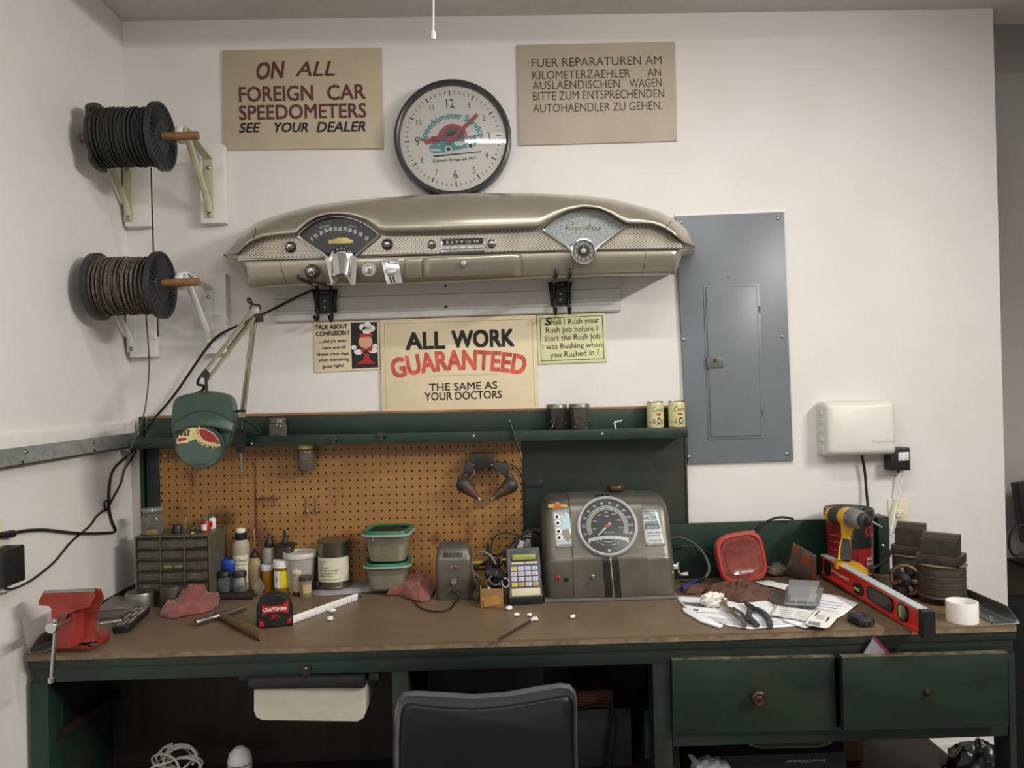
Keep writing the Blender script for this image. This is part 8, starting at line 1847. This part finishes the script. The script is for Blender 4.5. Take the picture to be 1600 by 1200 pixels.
mb.prism([P(u, v, bx_y-.001) for u, v in ((1165, 1160), (1302, 1156), (1298, 1163), (1280, 1168), (1190, 1170), (1172, 1166))], (0, .0006, 0)); mb.use(mat('black_card', (30, 30, 32))); mb.prism([P(u, v, bx_y-.0018) for u, v in ((1170, 1159), (1297, 1155), (1293, 1161), (1278, 1165.5), (1192, 1167.5), (1177, 1164.5))], (0, .0006, 0)); mb.part('green_outline', swb, world=True)
mb = MB(mat('grey_lettering', (150, 150, 150), .5, var=0)); pa, pb = P(1290, 1186, bx_y-.0012), P(1228, 1188, bx_y-.0012); ux = (pb-pa).normalized()
mb.text('SmartWasher', pa, ux, -ZV, width=(pb-pa).length, height=5*S(bx_y), align='L', depth=0, bold=.03); mb.part('lettering', swb, world=True)
pk = P(1345, 1175, -.40)
mb = MB(mat('old_plank', (92, 62, 36), .6, var=.25, vscale=12, stretch=(1, 1, 4))); mb.box((pk.x+.0, -.2, .56), (.06, .3, .28), None, .002); mb.single('wood_block', 'brown wooden block beside the black box under the right drawer', 'wood block', (pk.x, -.2, LZ), world=True)
def bag_fn(c, rx_, ry2, rz2, seed, f=2.4):
    def fn(u, v):
        a = 2*math.pi*u; b_ = math.pi*v; d = Vector((math.cos(a)*math.sin(b_), math.sin(a)*math.sin(b_), -math.cos(b_)))
        r = 1+.28*mnoise.noise(d*f+Vector((seed, 0, 1)))+.14*abs(mnoise.noise(d*f*3))
        return (c[0]+rx_*r*d.x, c[1]+ry2*r*d.y, max(LZ+.001, c[2]+rz2*r*d.z))
    return fn
c = P(1108, 1192, -.52); mb = MB(mat('white_bag_film', (150, 150, 152), .35, var=.12)); mb.grid(bag_fn((c.x, c.y, c.z-.03), .055, .04, .045, 3, 3), 30, 18, closed_u=True); mb.hull([[(c.x-.045, c.y-.01, c.z), (c.x-.02, c.y-.02, c.z), (c.x-.03, c.y+.01, c.z)], [(c.x-.062, c.y-.01, c.z+.03), (c.x-.05, c.y-.02, c.z+.034), (c.x-.055, c.y, c.z+.03)]]); mb.single('white_bag', 'white plastic bag tied up in front of the black box', 'plastic bag', (c.x, c.y, LZ), world=True, angle=45)
c = P(1528, 1195, -.42); mb = MB(mat('black_bin_bag', (18, 18, 20), .28, var=.1)); mb.grid(bag_fn((c.x, c.y, c.z-.02), .085, .07, .085, 8, 2.6), 40, 24, closed_u=True); mb.single('bin_bag', 'black bin bag under the right drawer', 'bin bag', (c.x, c.y, LZ), world=True, angle=40)
mb = MB(M_TRIM); a, b = P(1400, 1190, -.02), P(1504, 1190, -.02); mb.bb(a.x, b.x+.12, -.02, -.001, .30, P(1450, 1187, -.02).z, .002); mb.struct('trim_2')
# zip bag sticking out of the right drawer
zy = BF-.012
zb_ = thing('zip_bag', 'clear zip bag with a magenta strip sticking out of the right drawer', 'zip bag', P(1372, 1022, zy))
mb = MB(thin('zip_bag_film', (186, 180, 186), .45, .15, .4)); mb.prism([P(u, v, zy+o) for u, v, o in ((1348, 1025, 0), (1357, 1010, 0), (1366, 996, .0), (1392, 1024, .0))], (0, .004, 0)); mb.part('film', zb_, world=True)
mb = MB(mat('magenta_zip', (132, 36, 84), .4, var=.05)); mb.prism([P(u, v, zy-.001) for u, v in ((1364, 997), (1367, 995), (1395, 1024), (1389, 1024))], (0, .006, 0)); mb.part('zip_strip', zb_, world=True)

# ---------------------------------------------------------------- chair
M_VINYL = mat('black_vinyl', (14, 14, 16), .42, var=.1, vscale=8, bump=.05, bscale=200)
M_VINYLE = mat('highlit_rim_vinyl', (84, 85, 88), .30, var=.08, bump=.05, bscale=200)  # lighter vinyl paints the highlight into the backrest's rim
cy2 = -.84
chz = P(760, 1190, cy2).z
ch = thing('desk_chair', 'black padded office chair pushed up to the bench', 'chair', (P(760, 1190, cy2).x, cy2+.12, 0))
top_pts = [(612, 1215), (614, 1160), (617, 1110), (621, 1092), (630, 1081), (650, 1079), (690, 1081), (740, 1084), (790, 1081), (840, 1072), (875, 1067), (890, 1069), (899, 1079), (902, 1095), (902, 1150), (903, 1215)]
inn = [(622, 1215), (624, 1160), (627, 1118), (631, 1104), (642, 1100), (660, 1102), (690, 1105), (740, 1107), (790, 1103), (840, 1095), (872, 1089), (886, 1088), (894, 1095), (896, 1106), (896, 1150), (897, 1215)]
low = lambda pts: [pts[0]] + pts + [pts[-1]]
def ringy(pts, y, s_=1.0):
    o = [P(u, v, y) for u, v in pts]
    for q in (0, -1): o[q].z = .50
    return o
mb = MB(M_VINYLE); mb.hull([ringy(inn, cy2-.006), ringy([((a[0]*.35+b[0]*.65), (a[1]*.35+b[1]*.65)) for a, b in zip(inn, top_pts)], cy2-.020), ringy(top_pts, cy2+.004), ringy(top_pts, cy2+.04), ringy(inn, cy2+.062)]); bkr = mb.part('backrest', ch, world=True, angle=60)
mb = MB(M_VINYL)
ri = [P(u, v, cy2-.0085) for u, v in inn]; ri[0].z = ri[-1].z = .50
cm_ = sum(ri, Vector())/len(ri)
mb.hull([ri, [cm_+(p-cm_)*.97+Vector((0, -.004, 0)) for p in ri], [cm_+(p-cm_)*.90+Vector((0, -.0065, 0)) for p in ri]]); mb.part('back_cushion', ch, world=True, angle=60)
mb = MB(M_INK); mb.tube(ri[1:-1], .0022, 6, sub=3); mb.part('piping', ch, world=True)
sx = P(760, 1190, cy2).x
mb = MB(M_VINYL); mb.bb(sx-.22, sx+.22, cy2+.10, cy2+.30, .40, .47, .02, 3); mb.part('seat', ch, world=True)
mb = MB(M_BLACK); mb.tube([(sx, cy2+.05, .55), (sx, cy2+.09, .42), (sx, cy2+.16, .38)], .02, 10); mb.part('back_bar', ch, world=True)
mb = MB(M_BLACK); mb.cyl((sx, cy2+.2, .08), (sx, cy2+.2, .40), .025); mb.part('column', ch, world=True)
for i in range(5):
    a = 2*math.pi*i/5+.3; d = Vector((math.cos(a), math.sin(a), 0)); p = Vector((sx, cy2+.2, .09))
    mb = MB(M_BLACK); mb.tube([p, p+d*.14+ZV*-.005, p+d*.26+ZV*-.03], .016, 8, smooth=False); lg = mb.part('base_leg', ch, world=True)
    mb = MB(M_BLACK); mb.lathe([(.012, -.018), (.028, -.015), (.028, .015), (.012, .018)], p+d*.26+ZV*(-.062), 16, ry(R(90)) if i % 2 else rx(R(90))); mb.part('castor', lg, world=True)
